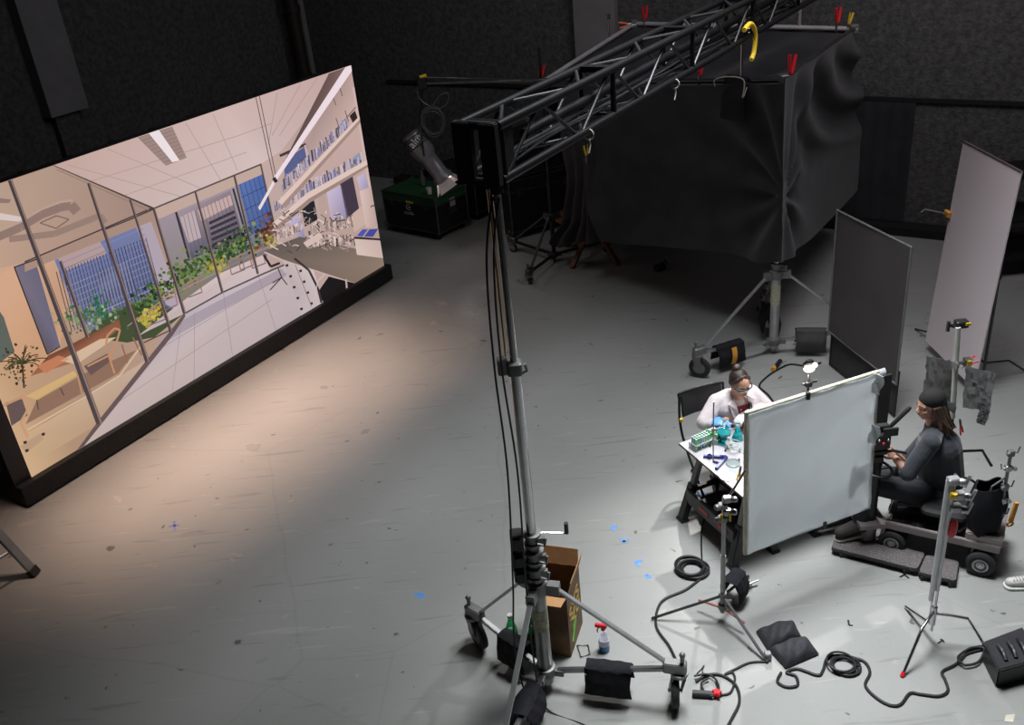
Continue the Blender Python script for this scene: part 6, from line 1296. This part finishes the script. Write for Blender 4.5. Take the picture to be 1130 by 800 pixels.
# stand holding the diffusion frame
cs = at(797, 684, 0); cs.z = 0; t = thing('grip_stand', cs, 'steel grip stand with dark legs holding the left edge of the diffusion frame', 'stand'); cz_ = up(802, 548, cs).z
mb = MB(); mb.cyl(cs + Vector((0, 0, 0.08)), cs + Vector((0, 0, 0.62)), 0.018); mb.cyl(cs + Vector((0, 0, 0.6)), cs + Vector((0, 0, cz_)), 0.0145); mb.build('mast', steel, t)
for e, m in ((at(719, 684), dsteel), (at(847, 732), dsteel), (at(826, 637), blackm)):
    mb = MB(); e = Vector((e.x, e.y, 0.014)); mb.beam(cs + Vector((0, 0, 0.24)), e, 0.02, 0.016); mb.build('leg', m, t, smooth=False, bev=0.003)
for e in (at(768, 672), at(824, 700)):
    mb = MB(); e = cs.lerp(Vector((e.x, e.y, 0)), 0.9) + Vector((0, 0, 0.10)); mb.beam(cs + Vector((0, 0, 0.12)), e, 0.014, 0.01); mb.build('red_strut', mat('red_strut', (0.32, 0.07, 0.05), 0.5), t, smooth=False)
mb = MB(); mb.lathe(cs + Vector((0, 0, 0.10)), [(0.025, 0), (0.032, 0.02), (0.032, 0.06), (0.02, 0.07), (0.02, 0.13), (0.03, 0.14), (0.03, 0.17)], n=16); mb.lathe(cs + Vector((0.03, -0.02, 0.2)), [(0.012, 0), (0.018, 0.03)], (1, -.3, .1), 10); mb.build('leg_collar', cast, t)
mb = MB(); e = at(847, 727); mb.rbox(Vector((e.x, e.y, 0.03)), (0.05, 0.05, 0.06), 0.012); mb.build('foot', cast, t)
for k in range(4):
    p = cs + Vector((0.015 * (-1) ** k, -0.02, cz_ - 0.01 - 0.055 * k)); mb = MB(); mb.rbox(p, (0.065, 0.05, 0.045), 0.012); mb.lathe(p + Vector((0.03 * (-1) ** k, -0.02, 0.01)), [(0.02, 0), (0.024, 0.02), (0.018, 0.035)], ((-1) ** k, -0.5, 0.2), 12); mb.build('grip_head', cast if k % 2 else steel, t)
mb = MB(); mb.cyl(cs + Vector((0.02, 0, cz_ - 0.03)), DF[3].lerp(DF[0], 0.62) + Vector((-0.01, -0.02, 0)), 0.009); mb.build('arm', chrome, t)
for p, m in ((cs + Vector((-0.03, -0.05, cz_ - 0.14)), yellow), (cs + Vector((0.03, -0.05, cz_ - 0.15)), yellow)): mb = MB(); mb.rbox(p, (0.016, 0.016, 0.06), 0.004); mb.build('yellow_tab', m, t)
spring_clamp(DF[3].lerp(DF[0], 0.66) + Vector((-0.05, -0.03, -0.04)), (-0.2, -0.1, -1), 'silver clamp with yellow tip on the left edge of the diffusion frame', yellow, 0.6)

# ------------------------------------------------------------------ sandbags
def mid3(a, b, u): return Vector(a).lerp(Vector(b), u)
kz = 0.19
e = cb + Vector((math.cos(math.radians(-17)), math.sin(math.radians(-17)), 0)) * 0.9
saddlebag(mid3(cb, e, 0.50) + Vector((0, 0, 0.24)), e - cb, 'black sandbag with yellow tag over the right leg of the crank stand', 0.33, 0.21, 0.08)
mb = MB(); q = mid3(cb, e, 0.32) + Vector((0, -0.06, 0.20)); mb.box(q, (0.016, 0.01, 0.07)); mb.build('yellow_tag', yellow, None, 'small yellow tag on the sandbag over the right leg of the crank stand', 'tag', smooth=False)
e = cb + Vector((math.cos(math.radians(136)), math.sin(math.radians(136)), 0)) * 0.66
saddlebag(mid3(cb, e, 0.42) + Vector((0, 0, 0.26)), e - cb, 'flat black sandbag over the left leg of the crank stand', 0.26, 0.22, 0.06)
e = cb + Vector((math.cos(math.radians(-112)), math.sin(math.radians(-112)), 0)) * 0.92
saddlebag(mid3(cb, e, 0.42) + Vector((0, 0, 0.25)), e - cb, 'black sandbag over the front leg of the crank stand at the lower edge', 0.30, 0.19, 0.08)
e1v = Vector((e1.x, e1.y, 0)); saddlebag(mid3(bb, e1v, 0.62) + Vector((0, 0, 0.27)), e1v - bb, 'black sandbag with orange stripe on the left leg of the silver rolling stand', 0.36, 0.22, 0.08, stripe=orange)
e = bb + Vector((0.92, -0.22, 0)); saddlebag(mid3(bb, e, 0.42) + Vector((0, 0, 0.27)), e - bb, 'dark grey sandbag on the right leg of the silver rolling stand beside the flag', 0.34, 0.24, 0.08, m=mat('grey_canvas', (0.05, 0.047, 0.048), 0.8))
e = bb + Vector((0.15, 0.85, 0)); saddlebag(mid3(bb, e, 0.5) + Vector((0, 0, 0.30)), e - bb, 'black sandbag slumped on the rear leg behind the mast of the rolling stand', 0.38, 0.27, 0.1)
e = at(826, 637); saddlebag(mid3(cs, (e.x, e.y, 0), 0.45) + Vector((0, 0, 0.2)), e - cs, 'small black sandbag on the stand that holds the diffusion frame', 0.2, 0.19, 0.07)
# large folded bag on the floor
t = thing('sandbag', at(868, 713), 'large folded black sandbag lying flat on the floor', 'sandbag')
for P4, th in (([(834, 698), (875, 687), (885, 705), (848, 720)], 0.10), ([(848, 718), (888, 704), (904, 723), (867, 739)], 0.09)):
    C4 = [at(x, y, 0.0) for x, y in P4]
    def top_(u, v, f):
        p = C4[0].lerp(C4[1], u).lerp(C4[3].lerp(C4[2], u), v); e_ = (1 - abs(2 * u - 1) ** 3) * (1 - abs(2 * v - 1) ** 3)
        return p + Vector((0, 0, 0.012 + (th * e_ ** 0.5 * (0.8 + 0.12 * math.sin(u * 13 + v * 7)) if f else 0.0)))
    mb = MB(); N1 = 20; vs = [top_(i / N1, j / N1, f) for f in (1, 0) for i in range(N1 + 1) for j in range(N1 + 1)]; K = (N1 + 1) ** 2; fs_ = []
    for i in range(N1):
        for j in range(N1): q_ = i * (N1 + 1) + j; fs_ += [(q_, q_ + N1 + 1, q_ + N1 + 2, q_ + 1), (K + q_, K + q_ + 1, K + q_ + N1 + 2, K + q_ + N1 + 1)]
    bd2 = [i * (N1 + 1) for i in range(N1)] + [N1 * (N1 + 1) + j for j in range(N1)] + [i * (N1 + 1) + N1 for i in range(N1, 0, -1)] + [j for j in range(N1, 0, -1)]
    for a1, b1 in zip(bd2, bd2[1:] + bd2[:1]): fs_.append((a1, b1, K + b1, K + a1))
    mb.add(vs, fs_); mb.build('bag', mat('bag_canvas_light', (0.028, 0.028, 0.034), 0.75, 0, 0.25, 20, bump=0.3, bscale=90), t, ang=60)

# ------------------------------------------------------------------ cardboard box
bx0 = at(630, 725); bx0.z = 0
ex = (at(641, 692) - at(630, 725)); ex.z = 0; ex.normalize(); ey = Vector((-ex.y, ex.x, 0))
if ey.x > 0: ey = -ey
BH = up(628, 661, bx0).z; BXW, BXD = 0.36, 0.27
t = thing('cardboard_box', bx0 + ex * BXW / 2 + ey * BXD / 2, 'tall open cardboard box with gold lettering behind the crank stand', 'box')
def X(a, b, z): return bx0 + ex * a + ey * b + Vector((0, 0, z))
MX = Matrix((ex, ey, Vector((0, 0, 1)))).transposed(); th = 0.006
mb = MB()
mb.box(X(BXW / 2, 0, BH / 2), (BXW, th, BH), MX); mb.box(X(BXW / 2, BXD, BH / 2), (BXW, th, BH), MX); mb.box(X(0, BXD / 2, BH / 2), (th, BXD, BH), MX); mb.box(X(BXW, BXD / 2, BH / 2), (th, BXD, BH), MX); mb.box(X(BXW / 2, BXD / 2, 0.004), (BXW, BXD, th), MX)
mb.build('box_body', mat('woodprint_cardboard', (0.17, 0.095, 0.045), 0.65, 0, 0.35, 9), t, smooth=False)
for (a, b, da, db, L_, wd, nm) in ((0, BXD / 2, -1, 0, 0.13, BXD, 0), (BXW, BXD / 2, 0.35, 0, 0.13, BXD, 1), (BXW / 2, 0, 0, -0.25, 0.15, BXW, 2), (BXW / 2, BXD, 0, 0.45, 0.15, BXW, 3)):
    o_ = X(a, b, BH); dv = (ex * da + ey * db + Vector((0, 0, 1.0 if nm else 0.25))).normalized() * L_; wv = (ey if nm < 2 else ex) * wd / 2; mb = MB(); nn = wv.cross(dv).normalized() * 0.005
    mb.prism([o_ - wv, o_ + wv, o_ + wv * 0.96 + dv, o_ - wv * 0.96 + dv], nn); mb.build('flap', card, t, smooth=False)
gold = mat('gold_print', (0.65, 0.42, 0.06), 0.5)
cu = bpy.data.curves.new('lettering', 'FONT'); cu.body = 'SXS\nXG'; cu.size = 0.17; cu.space_line = 0.62; cu.align_x = 'CENTER'; cu.extrude = 0.0008; cu.offset = 0.002
oo = bpy.data.objects.new('lettering', cu); COL.objects.link(oo); dg = bpy.context.evaluated_depsgraph_get(); me = bpy.data.meshes.new_from_object(oo.evaluated_get(dg)); bpy.data.objects.remove(oo)
nx_ = -ey; R_ = Matrix((ex, Vector((0, 0, 1)), nx_)).transposed()
if R_.determinant() < 0: R_ = Matrix((-ex, Vector((0, 0, 1)), nx_)).transposed()
me.transform(Matrix.Translation(X(BXW / 2, -0.006, BH * 0.58) - ROOT[t.name]) @ (R_ @ rotz(0.25)).to_4x4()); me.materials.append(gold); o = bpy.data.objects.new('lettering', me); COL.objects.link(o); o.parent = t
mb = MB(); mb.beam(X(0.06, -0.005, 0.10), X(0.17, -0.005, 0.24), 0.003, 0.018, ey); mb.build('green_tape', mat('green_tape', (0.16, 0.62, 0.10), 0.6), t, smooth=False)

# ------------------------------------------------------------------ bottles
def bottle(q, liq, label, trig=True, s=1.0):
    q = Vector(q); t = thing('spray_bottle' if trig else 'plastic_bottle', q, label, 'bottle')
    prof = [(0.036, 0), (0.040, 0.01), (0.040, 0.09), (0.036, 0.12), (0.020, 0.165), (0.014, 0.185), (0.014, 0.20)]
    prof = [(r * s, h * s) for r, h in prof]
    mb = MB(); mb.lathe(q + Vector((0, 0, 0.001)), [(r * 0.96, h) for r, h in prof[:3]] + [(0.001, 0.0905 * s)], n=20); mb.build('liquid', liq, t)
    mb = MB(); mb.lathe(q, prof, n=24); mb.build('shell', glassm, t)
    if trig:
        mb = MB(); p = q + Vector((0, 0, 0.2)); mb.cyl(p, p + Vector((0, 0, 0.02)), 0.018); mb.rbox(p + Vector((-0.015, 0, 0.04)), (0.09, 0.026, 0.032), 0.01, rotz(-0.3)); mb.tube([p + Vector((-0.03, 0.0, 0.03)), p + Vector((-0.045, 0, 0.0)), p + Vector((-0.04, 0, -0.02))], 0.005, 6); mb.build('trigger_head', redp, t)
        mb = MB(); mb.lathe(q + Vector((0, 0, 0.06)), [(0.0408, 0), (0.0408, 0.05)], n=24); mb.build('label_wrap', mat('pale_label', (0.62, 0.62, 0.75), 0.5), t)
    else:
        mb = MB(); mb.cyl(q + Vector((0, 0, 0.2 * s)), q + Vector((0, 0, 0.225 * s)), 0.017 * s); mb.build('cap', whitep, t)
bottle(at(667, 717), mat('blue_liquid', (0.02, 0.28, 0.60), 0.1), 'clear spray bottle with red trigger and blue liquid on the floor')
gl = mat('green_liquid', (0.02, 0.42, 0.12), 0.1)
bottle(at(566, 708), gl, 'clear bottle with green liquid left of the crank mast, beside the hanging cables', False, 1.2)
bottle(at(587, 706), gl, 'clear bottle with green liquid close against the crank mast', False, 1.2)
mb = MB(); pts = [at(x, y, 0.006) for x, y in ((637, 712), (649, 712), (651, 722), (641, 725))]; mb.tube(pts, 0.006, 6, closed=True); mb.build('wire_bracket', dsteel, None, 'small square wire bracket on the floor between box and spray bottle', 'bracket')

# ------------------------------------------------------------------ black crate at the lower right
c0 = at(1098, 759); M_c = rotz(-0.02)
P4 = [at(x, y, 0.0) for x, y in ((1098, 760), (1142, 748), (1124, 712), (1082, 728))]; t = thing('battery_crate', sum(P4, Vector()) / 4, 'black plastic battery crate with moulded lid at the lower right edge', 'case')
cen = sum(P4, Vector()) / 4
mb = MB(); mb.prism([p.lerp(cen, 0.05) for p in P4], Vector((0, 0, 0.15))); mb.build('crate_body', blackp, t, smooth=False, bev=0.008)
mb = MB(); mb.prism([p + Vector((0, 0, 0.15)) for p in P4], Vector((0, 0, 0.025))); mb.build('lid', mat('crate_lid', (0.03, 0.03, 0.034), 0.35), t, smooth=False, bev=0.006)
for k in range(3):
    u = 0.25 + 0.25 * k; a = P4[0].lerp(P4[1], u); b = P4[3].lerp(P4[2], u); mb = MB(); mb.tube(catmull([a.lerp(b, 0.2) + Vector((0, 0, 0.18)), a.lerp(b, 0.4) + Vector((0, 0, 0.20)), a.lerp(b, 0.7) + Vector((0, 0, 0.18))], 5), 0.014, 8); mb.build('rib', MATS['crate_lid'], t)
# white sneaker at the right edge
q = at(1122, 648); t = thing('sneaker', q, 'white laced sneaker at the right edge behind the dolly', 'shoe'); sd = Vector((-1, 0.12, 0)).normalized(); qq = q + Vector((0.05, 0, 0))
B = MB(); cap(B, qq - sd * 0.10 + Vector((0, 0, 0.06)), qq + sd * 0.10 + Vector((0, 0, 0.045)), 0.045, 0.038); cap(B, qq - sd * 0.09 + Vector((0, 0, 0.06)), qq - sd * 0.08 + Vector((0, 0, 0.10)), 0.043, 0.04); blob('upper', B, 0.005, mat('white_leather', (0.62, 0.60, 0.58), 0.55, bump=0.3), t, 1)
mb = MB(); MS = Matrix((sd, Vector((0, 0, 1)).cross(sd), Vector((0, 0, 1)))).transposed(); mb.rbox(qq + Vector((0, 0, 0.014)), (0.29, 0.10, 0.028), 0.045, MS); mb.build('sole', whitep, t)
for k in range(4):
    mb = MB(); p = qq + sd * (0.02 + 0.022 * k) + Vector((0, 0, 0.092 - 0.004 * k)); sx_ = Vector((0, 0, 1)).cross(sd); mb.cyl(p - sx_ * 0.025, p + sx_ * 0.025, 0.0035, n=6); mb.build('lace', mat('lace_grey', (0.3, 0.3, 0.3), 0.8), t)

# ------------------------------------------------------------------ ladder at the left edge
a = at(38, 632, 0.02); b = onp(-6, 584, a, (1, -0.2)); dl = (b - a).normalized(); b2 = a + dl * 1.9
t = thing('ladder', (a.x, a.y, 0), 'aluminium ladder leaning in at the left edge, one foot on the floor', 'ladder')
mb = MB(); nrm = dl.cross(Vector((0.2, 1, 0))).normalized(); mb.beam(a, b2, 0.085, 0.03, nrm); mb.beam(a + nrm * 0.02, b2 + nrm * 0.02, 0.012, 0.03, nrm); mb.build('rail', alu, t, smooth=False, bev=0.003)
off = Vector((0.25, -0.95, 0)).normalized() * 0.42 * -1
off = Vector((-0.35, -0.42, 0)).normalized() * 0.45
mb = MB(); mb.beam(a + off, b2 + off, 0.085, 0.03, nrm); mb.build('rail', alu, t, smooth=False, bev=0.003)
for k in range(1, 7): mb = MB(); p = a + dl * 0.28 * k; mb.cyl(p, p + off, 0.016); mb.build('rung', alu, t)
for p in (a, a + off): mb = MB(); mb.beam(p - dl * 0.02, p + dl * 0.05, 0.095, 0.05, nrm); mb.build('rubber_foot', rubber, t, smooth=False)
mb = MB(); p = a + dl * 0.40 + nrm * 0.037; mb.beam(p, p + dl * 0.22, 0.05, 0.002, nrm); mb.build('blue_label', mat('blue_label', (0.05, 0.12, 0.4), 0.5), t, smooth=False)

# ------------------------------------------------------------------ cart at the right edge
q = at(1128, 318); t = thing('storage_cart', Vector((q.x + 0.35, q.y + 0.6, 0)), 'dark metal cart at the right edge behind the tall foam board', 'cart'); o0 = Vector((q.x + 0.35, q.y + 0.6, 0))
for z in (0.25, 0.75, 1.3):
    mb = MB(); mb.box(o0 + Vector((0, 0, z)), (1.0, 0.6, 0.03)); mb.build('shelf', blackm, t, smooth=False)
for sx in (-1, 1):
    for sy in (-1, 1): mb = MB(); mb.box(o0 + Vector((sx * 0.48, sy * 0.28, 0.72)), (0.04, 0.04, 1.3)); mb.build('post', dsteel, t, smooth=False); mb = MB(); mb.lathe(o0 + Vector((sx * 0.48 - 0.02, sy * 0.28, 0.05)), [(0.05, 0), (0.05, 0.03)], (1, 0, 0), 16); mb.build('caster', rubber, t)

# ------------------------------------------------------------------ floor cables
def floorcable(pts, r, label, name='floor_cable', closed=False, z=0.0):
    P = [at(x, y, r + z) for x, y in pts]; P = [Vector((p.x, p.y, r + z)) for p in P]; mb = MB(); mb.tube(catmull(P, 7, closed), r, 8, closed=closed); return mb.build(name, cable_m, None, label, 'cable')
def coil(px, py, R, n, r, label, tail=(), flat=1.0):
    c = at(px, py, 0); mb = MB(); rr_ = random.Random(int(px)); pts = []
    for k in range(n * 22):
        a = 2 * PI * k / 22; lay = k // 22; q = R * (1 + 0.10 * math.sin(lay * 2.4) + 0.03 * math.sin(a * 2 + lay)); pts.append(c + Vector((q * math.cos(a) + 0.02 * math.sin(lay * 1.7), q * math.sin(a) * flat + 0.015 * math.cos(lay * 2.1), r * (1.0 + 1.3 * (lay % 4)))))
    for x, y in tail: p = at(x, y, r); pts.append(Vector((p.x, p.y, r)))
    n0 = n * 22; P = pts[:n0] + catmull(pts[n0 - 1:], 6)[1:] if tail else pts
    mb.tube(P, r, 7); return mb.build('cable_coil', cable_m, None, label, 'cable')
coil(764, 630, 0.105, 9, 0.010, 'neat round coil of black cable on the floor below the lab table', [(758, 650), (730, 664), (724, 690), (738, 712), (746, 728)])
floorcable([(775, 624), (774, 600), (775, 580), (783, 556)], 0.007, 'black cable rising from the round coil toward the sawhorse')
coil(931, 736, 0.085, 5, 0.008, 'loose coil of black cable on the floor right of the large sandbag')
floorcable([(848, 730), (828, 731), (812, 738), (800, 744), (808, 742), (811, 750), (806, 764), (795, 767)], 0.008, 'black cable running from the grip stand foot to the caster with the red plug')
floorcable([(862, 742), (858, 752), (868, 758), (880, 756), (878, 746), (868, 742), (880, 738), (902, 745), (908, 740), (913, 726), (925, 723), (943, 726), (955, 731), (960, 742), (955, 756), (966, 769), (982, 778), (994, 777), (1004, 765), (1016, 766), (1036, 768), (1046, 762), (1043, 750), (1040, 741), (1056, 732), (1072, 716), (1090, 712), (1106, 704), (1135, 696)], 0.010, 'long black cable winding across the floor from the large sandbag to the right edge')
floorcable([(1058, 730), (1066, 722), (1086, 716), (1098, 713), (1110, 718), (1140, 712)], 0.009, 'black cable lying along the top of the battery crate')
floorcable([(1060, 732), (1058, 724), (1072, 715), (1086, 716), (1080, 730), (1066, 734), (1060, 730)], 0.009, 'small loop of black cable left of the battery crate', z=0.018)
floorcable([(768, 752), (780, 745), (796, 745), (812, 756), (816, 774), (808, 792), (800, 806)], 0.010, 'black cable curving down out of the picture beside the right caster')
floorcable([(766, 746), (780, 744), (790, 750), (793, 762), (786, 768), (778, 764), (774, 754), (782, 748)], 0.008, 'small loop of black cable beside the right caster of the crank stand', z=0.02)
floorcable([(906, 400), (892, 404), (872, 402), (858, 408), (846, 416), (838, 426), (848, 436), (858, 450)], 0.010, 'black cable on the floor between the rolling stand and the woman')
mb = MB(); a = at(861, 398, 0.025); b = at(855, 406, 0.025); mb.cyl(a, b, 0.024); mb.build('cable_connector', blackp, None, 'fat black connector in the cable behind the woman', 'connector')
mb = MB(); a = at(855, 405, 0.025); b = at(853, 408, 0.025); mb.cyl(a, b, 0.026); mb.build('connector_tape', orange, None, 'orange tape ring next to the fat connector behind the woman', 'tape')
q = at(791, 766, 0.02); t = thing('red_plug', q, 'red plug with black connector box beside the right caster', 'plug'); mb = MB()
for k in range(5): a = k * 1.257; mb.ell(q + Vector((0.022 * math.cos(a), 0.022 * math.sin(a), 0.015)), (0.014, 0.014, 0.014), n=8, m=6)
mb.cyl(q - Vector((0, 0, 0.01)), q + Vector((0, 0, 0.03)), 0.022); mb.build('plug_head', redp, t)
mb = MB(); a = at(764, 765, 0.025); mb.beam(a, q - Vector((0.03, 0, 0)), 0.04, 0.04); mb.build('connector_box', blackp, t, bev=0.005)
# small hardware on the floor
q = at(824, 649); mb = MB(); mb.lathe(q, [(0.045, 0), (0.045, 0.02), (0.03, 0.03), (0.03, 0.045)], n=16); mb.torus(q + Vector((0, 0, 0.05)), (0.3, 0.2, 1), 0.03, 0.008); mb.cyl(q + Vector((0.02, 0, 0.04)), q + Vector((0.09, 0.02, 0.05)), 0.009); mb.build('loose_clamp', chrome, None, 'loose chrome clamp lying on the floor right of the small sandbag', 'clamp')
q = at(728, 298); mb = MB(); mb.rbox(q + Vector((0, 0, 0.04)), (0.16, 0.10, 0.08), 0.02, rotz(0.5)); mb.tube([q + Vector((0.03, 0, 0.08)), q + Vector((0.08, 0.03, 0.13)), q + Vector((0.12, 0.02, 0.06))], 0.012, 8); mb.build('floor_box', blackp, None, 'small black power box on the floor in front of the tent', 'box')
mb = MB(); mb.tube(catmull([at(x, y, 0.006) for x, y in ((769, 743), (774, 738), (777, 734), (775, 741), (779, 745))], 4), 0.004, 6); mb.build('wire_scrap', cable_m, None, 'thin forked black wire scrap above the right caster cables', 'wire')
# tape marks
def tmark(segs, m, label, group=None, w_=0.024, name='tape_mark'):
    mb = MB()
    for (x0, y0, x1, y1) in segs: a = at(x0, y0, 0.0015); b = at(x1, y1, 0.0015); mb.beam(Vector((a.x, a.y, 0.0015)), Vector((b.x, b.y, 0.0015)), w_, 0.0012)
    mb.build(name, m, None, label, 'tape', group, smooth=False)
GB = 'blue tape marks on the floor'; GK = 'black tape marks on the floor'
tmark([(458, 654, 465, 660), (463, 654, 469, 659)], bluetape, 'blue tape mark alone on the floor left of the crank mast', GB)
tmark([(674, 582, 681, 580), (675, 582, 678, 586)], bluetape, 'uppermost of the blue tape corners in the row right of the crank mast', GB)
tmark([(684, 594, 690, 598), (687, 598, 694, 595)], bluetape, 'second blue tape corner from the top in the row right of the crank mast', GB)
tmark([(700, 620, 709, 618), (702, 621, 706, 625)], bluetape, 'third blue tape corner from the top in the row right of the crank mast', GB)
tmark([(713, 634, 719, 637), (713, 634, 715, 638)], bluetape, 'lowest blue tape corner in the row right of the crank mast', GB)
tmark([(186, 581, 198, 579), (192, 575, 193, 585)], mat('faded_blue_tape', (0.2, 0.24, 0.5), 0.7), 'faded blue tape cross in front of the video wall', GB)
tmark([(768, 545, 779, 547), (778, 543, 777, 550)], mat('pale_blue_tape', (0.3, 0.5, 0.85), 0.7), 'pale blue tape T on the floor under the lab table', GB)
tmark([(828, 341, 840, 341), (836, 338, 836, 344)], mat('dull_blue_tape', (0.05, 0.08, 0.22), 0.7), 'dull blue tape cross in front of the rolling stand', GB)
tmark([(993, 637, 998, 634), (998, 634, 1003, 638)], gaffer, 'black tape corner just in front of the running board', GK, 0.018)
tmark([(936, 684, 937, 690), (937, 690, 941, 690)], gaffer, 'black tape L on the floor right of the grip stand with dark legs', GK, 0.014)
tmark([(1035, 710, 1041, 706), (1038, 705, 1042, 709)], gaffer, 'black tape T on the floor right of the silver grip stand base', GK, 0.014)
mb = MB(); P4 = [at(x, y, 0.002) for x, y in ((1108, 796), (1110, 789), (1120, 788), (1118, 797))]; mb.prism([Vector((p.x, p.y, 0.001)) for p in P4], Vector((0, 0, 0.002))); mb.build('torn_paper', mat('cream_paper', (0.62, 0.58, 0.48), 0.8), None, 'torn cream paper scrap on the floor below the battery crate', 'paper', smooth=False)
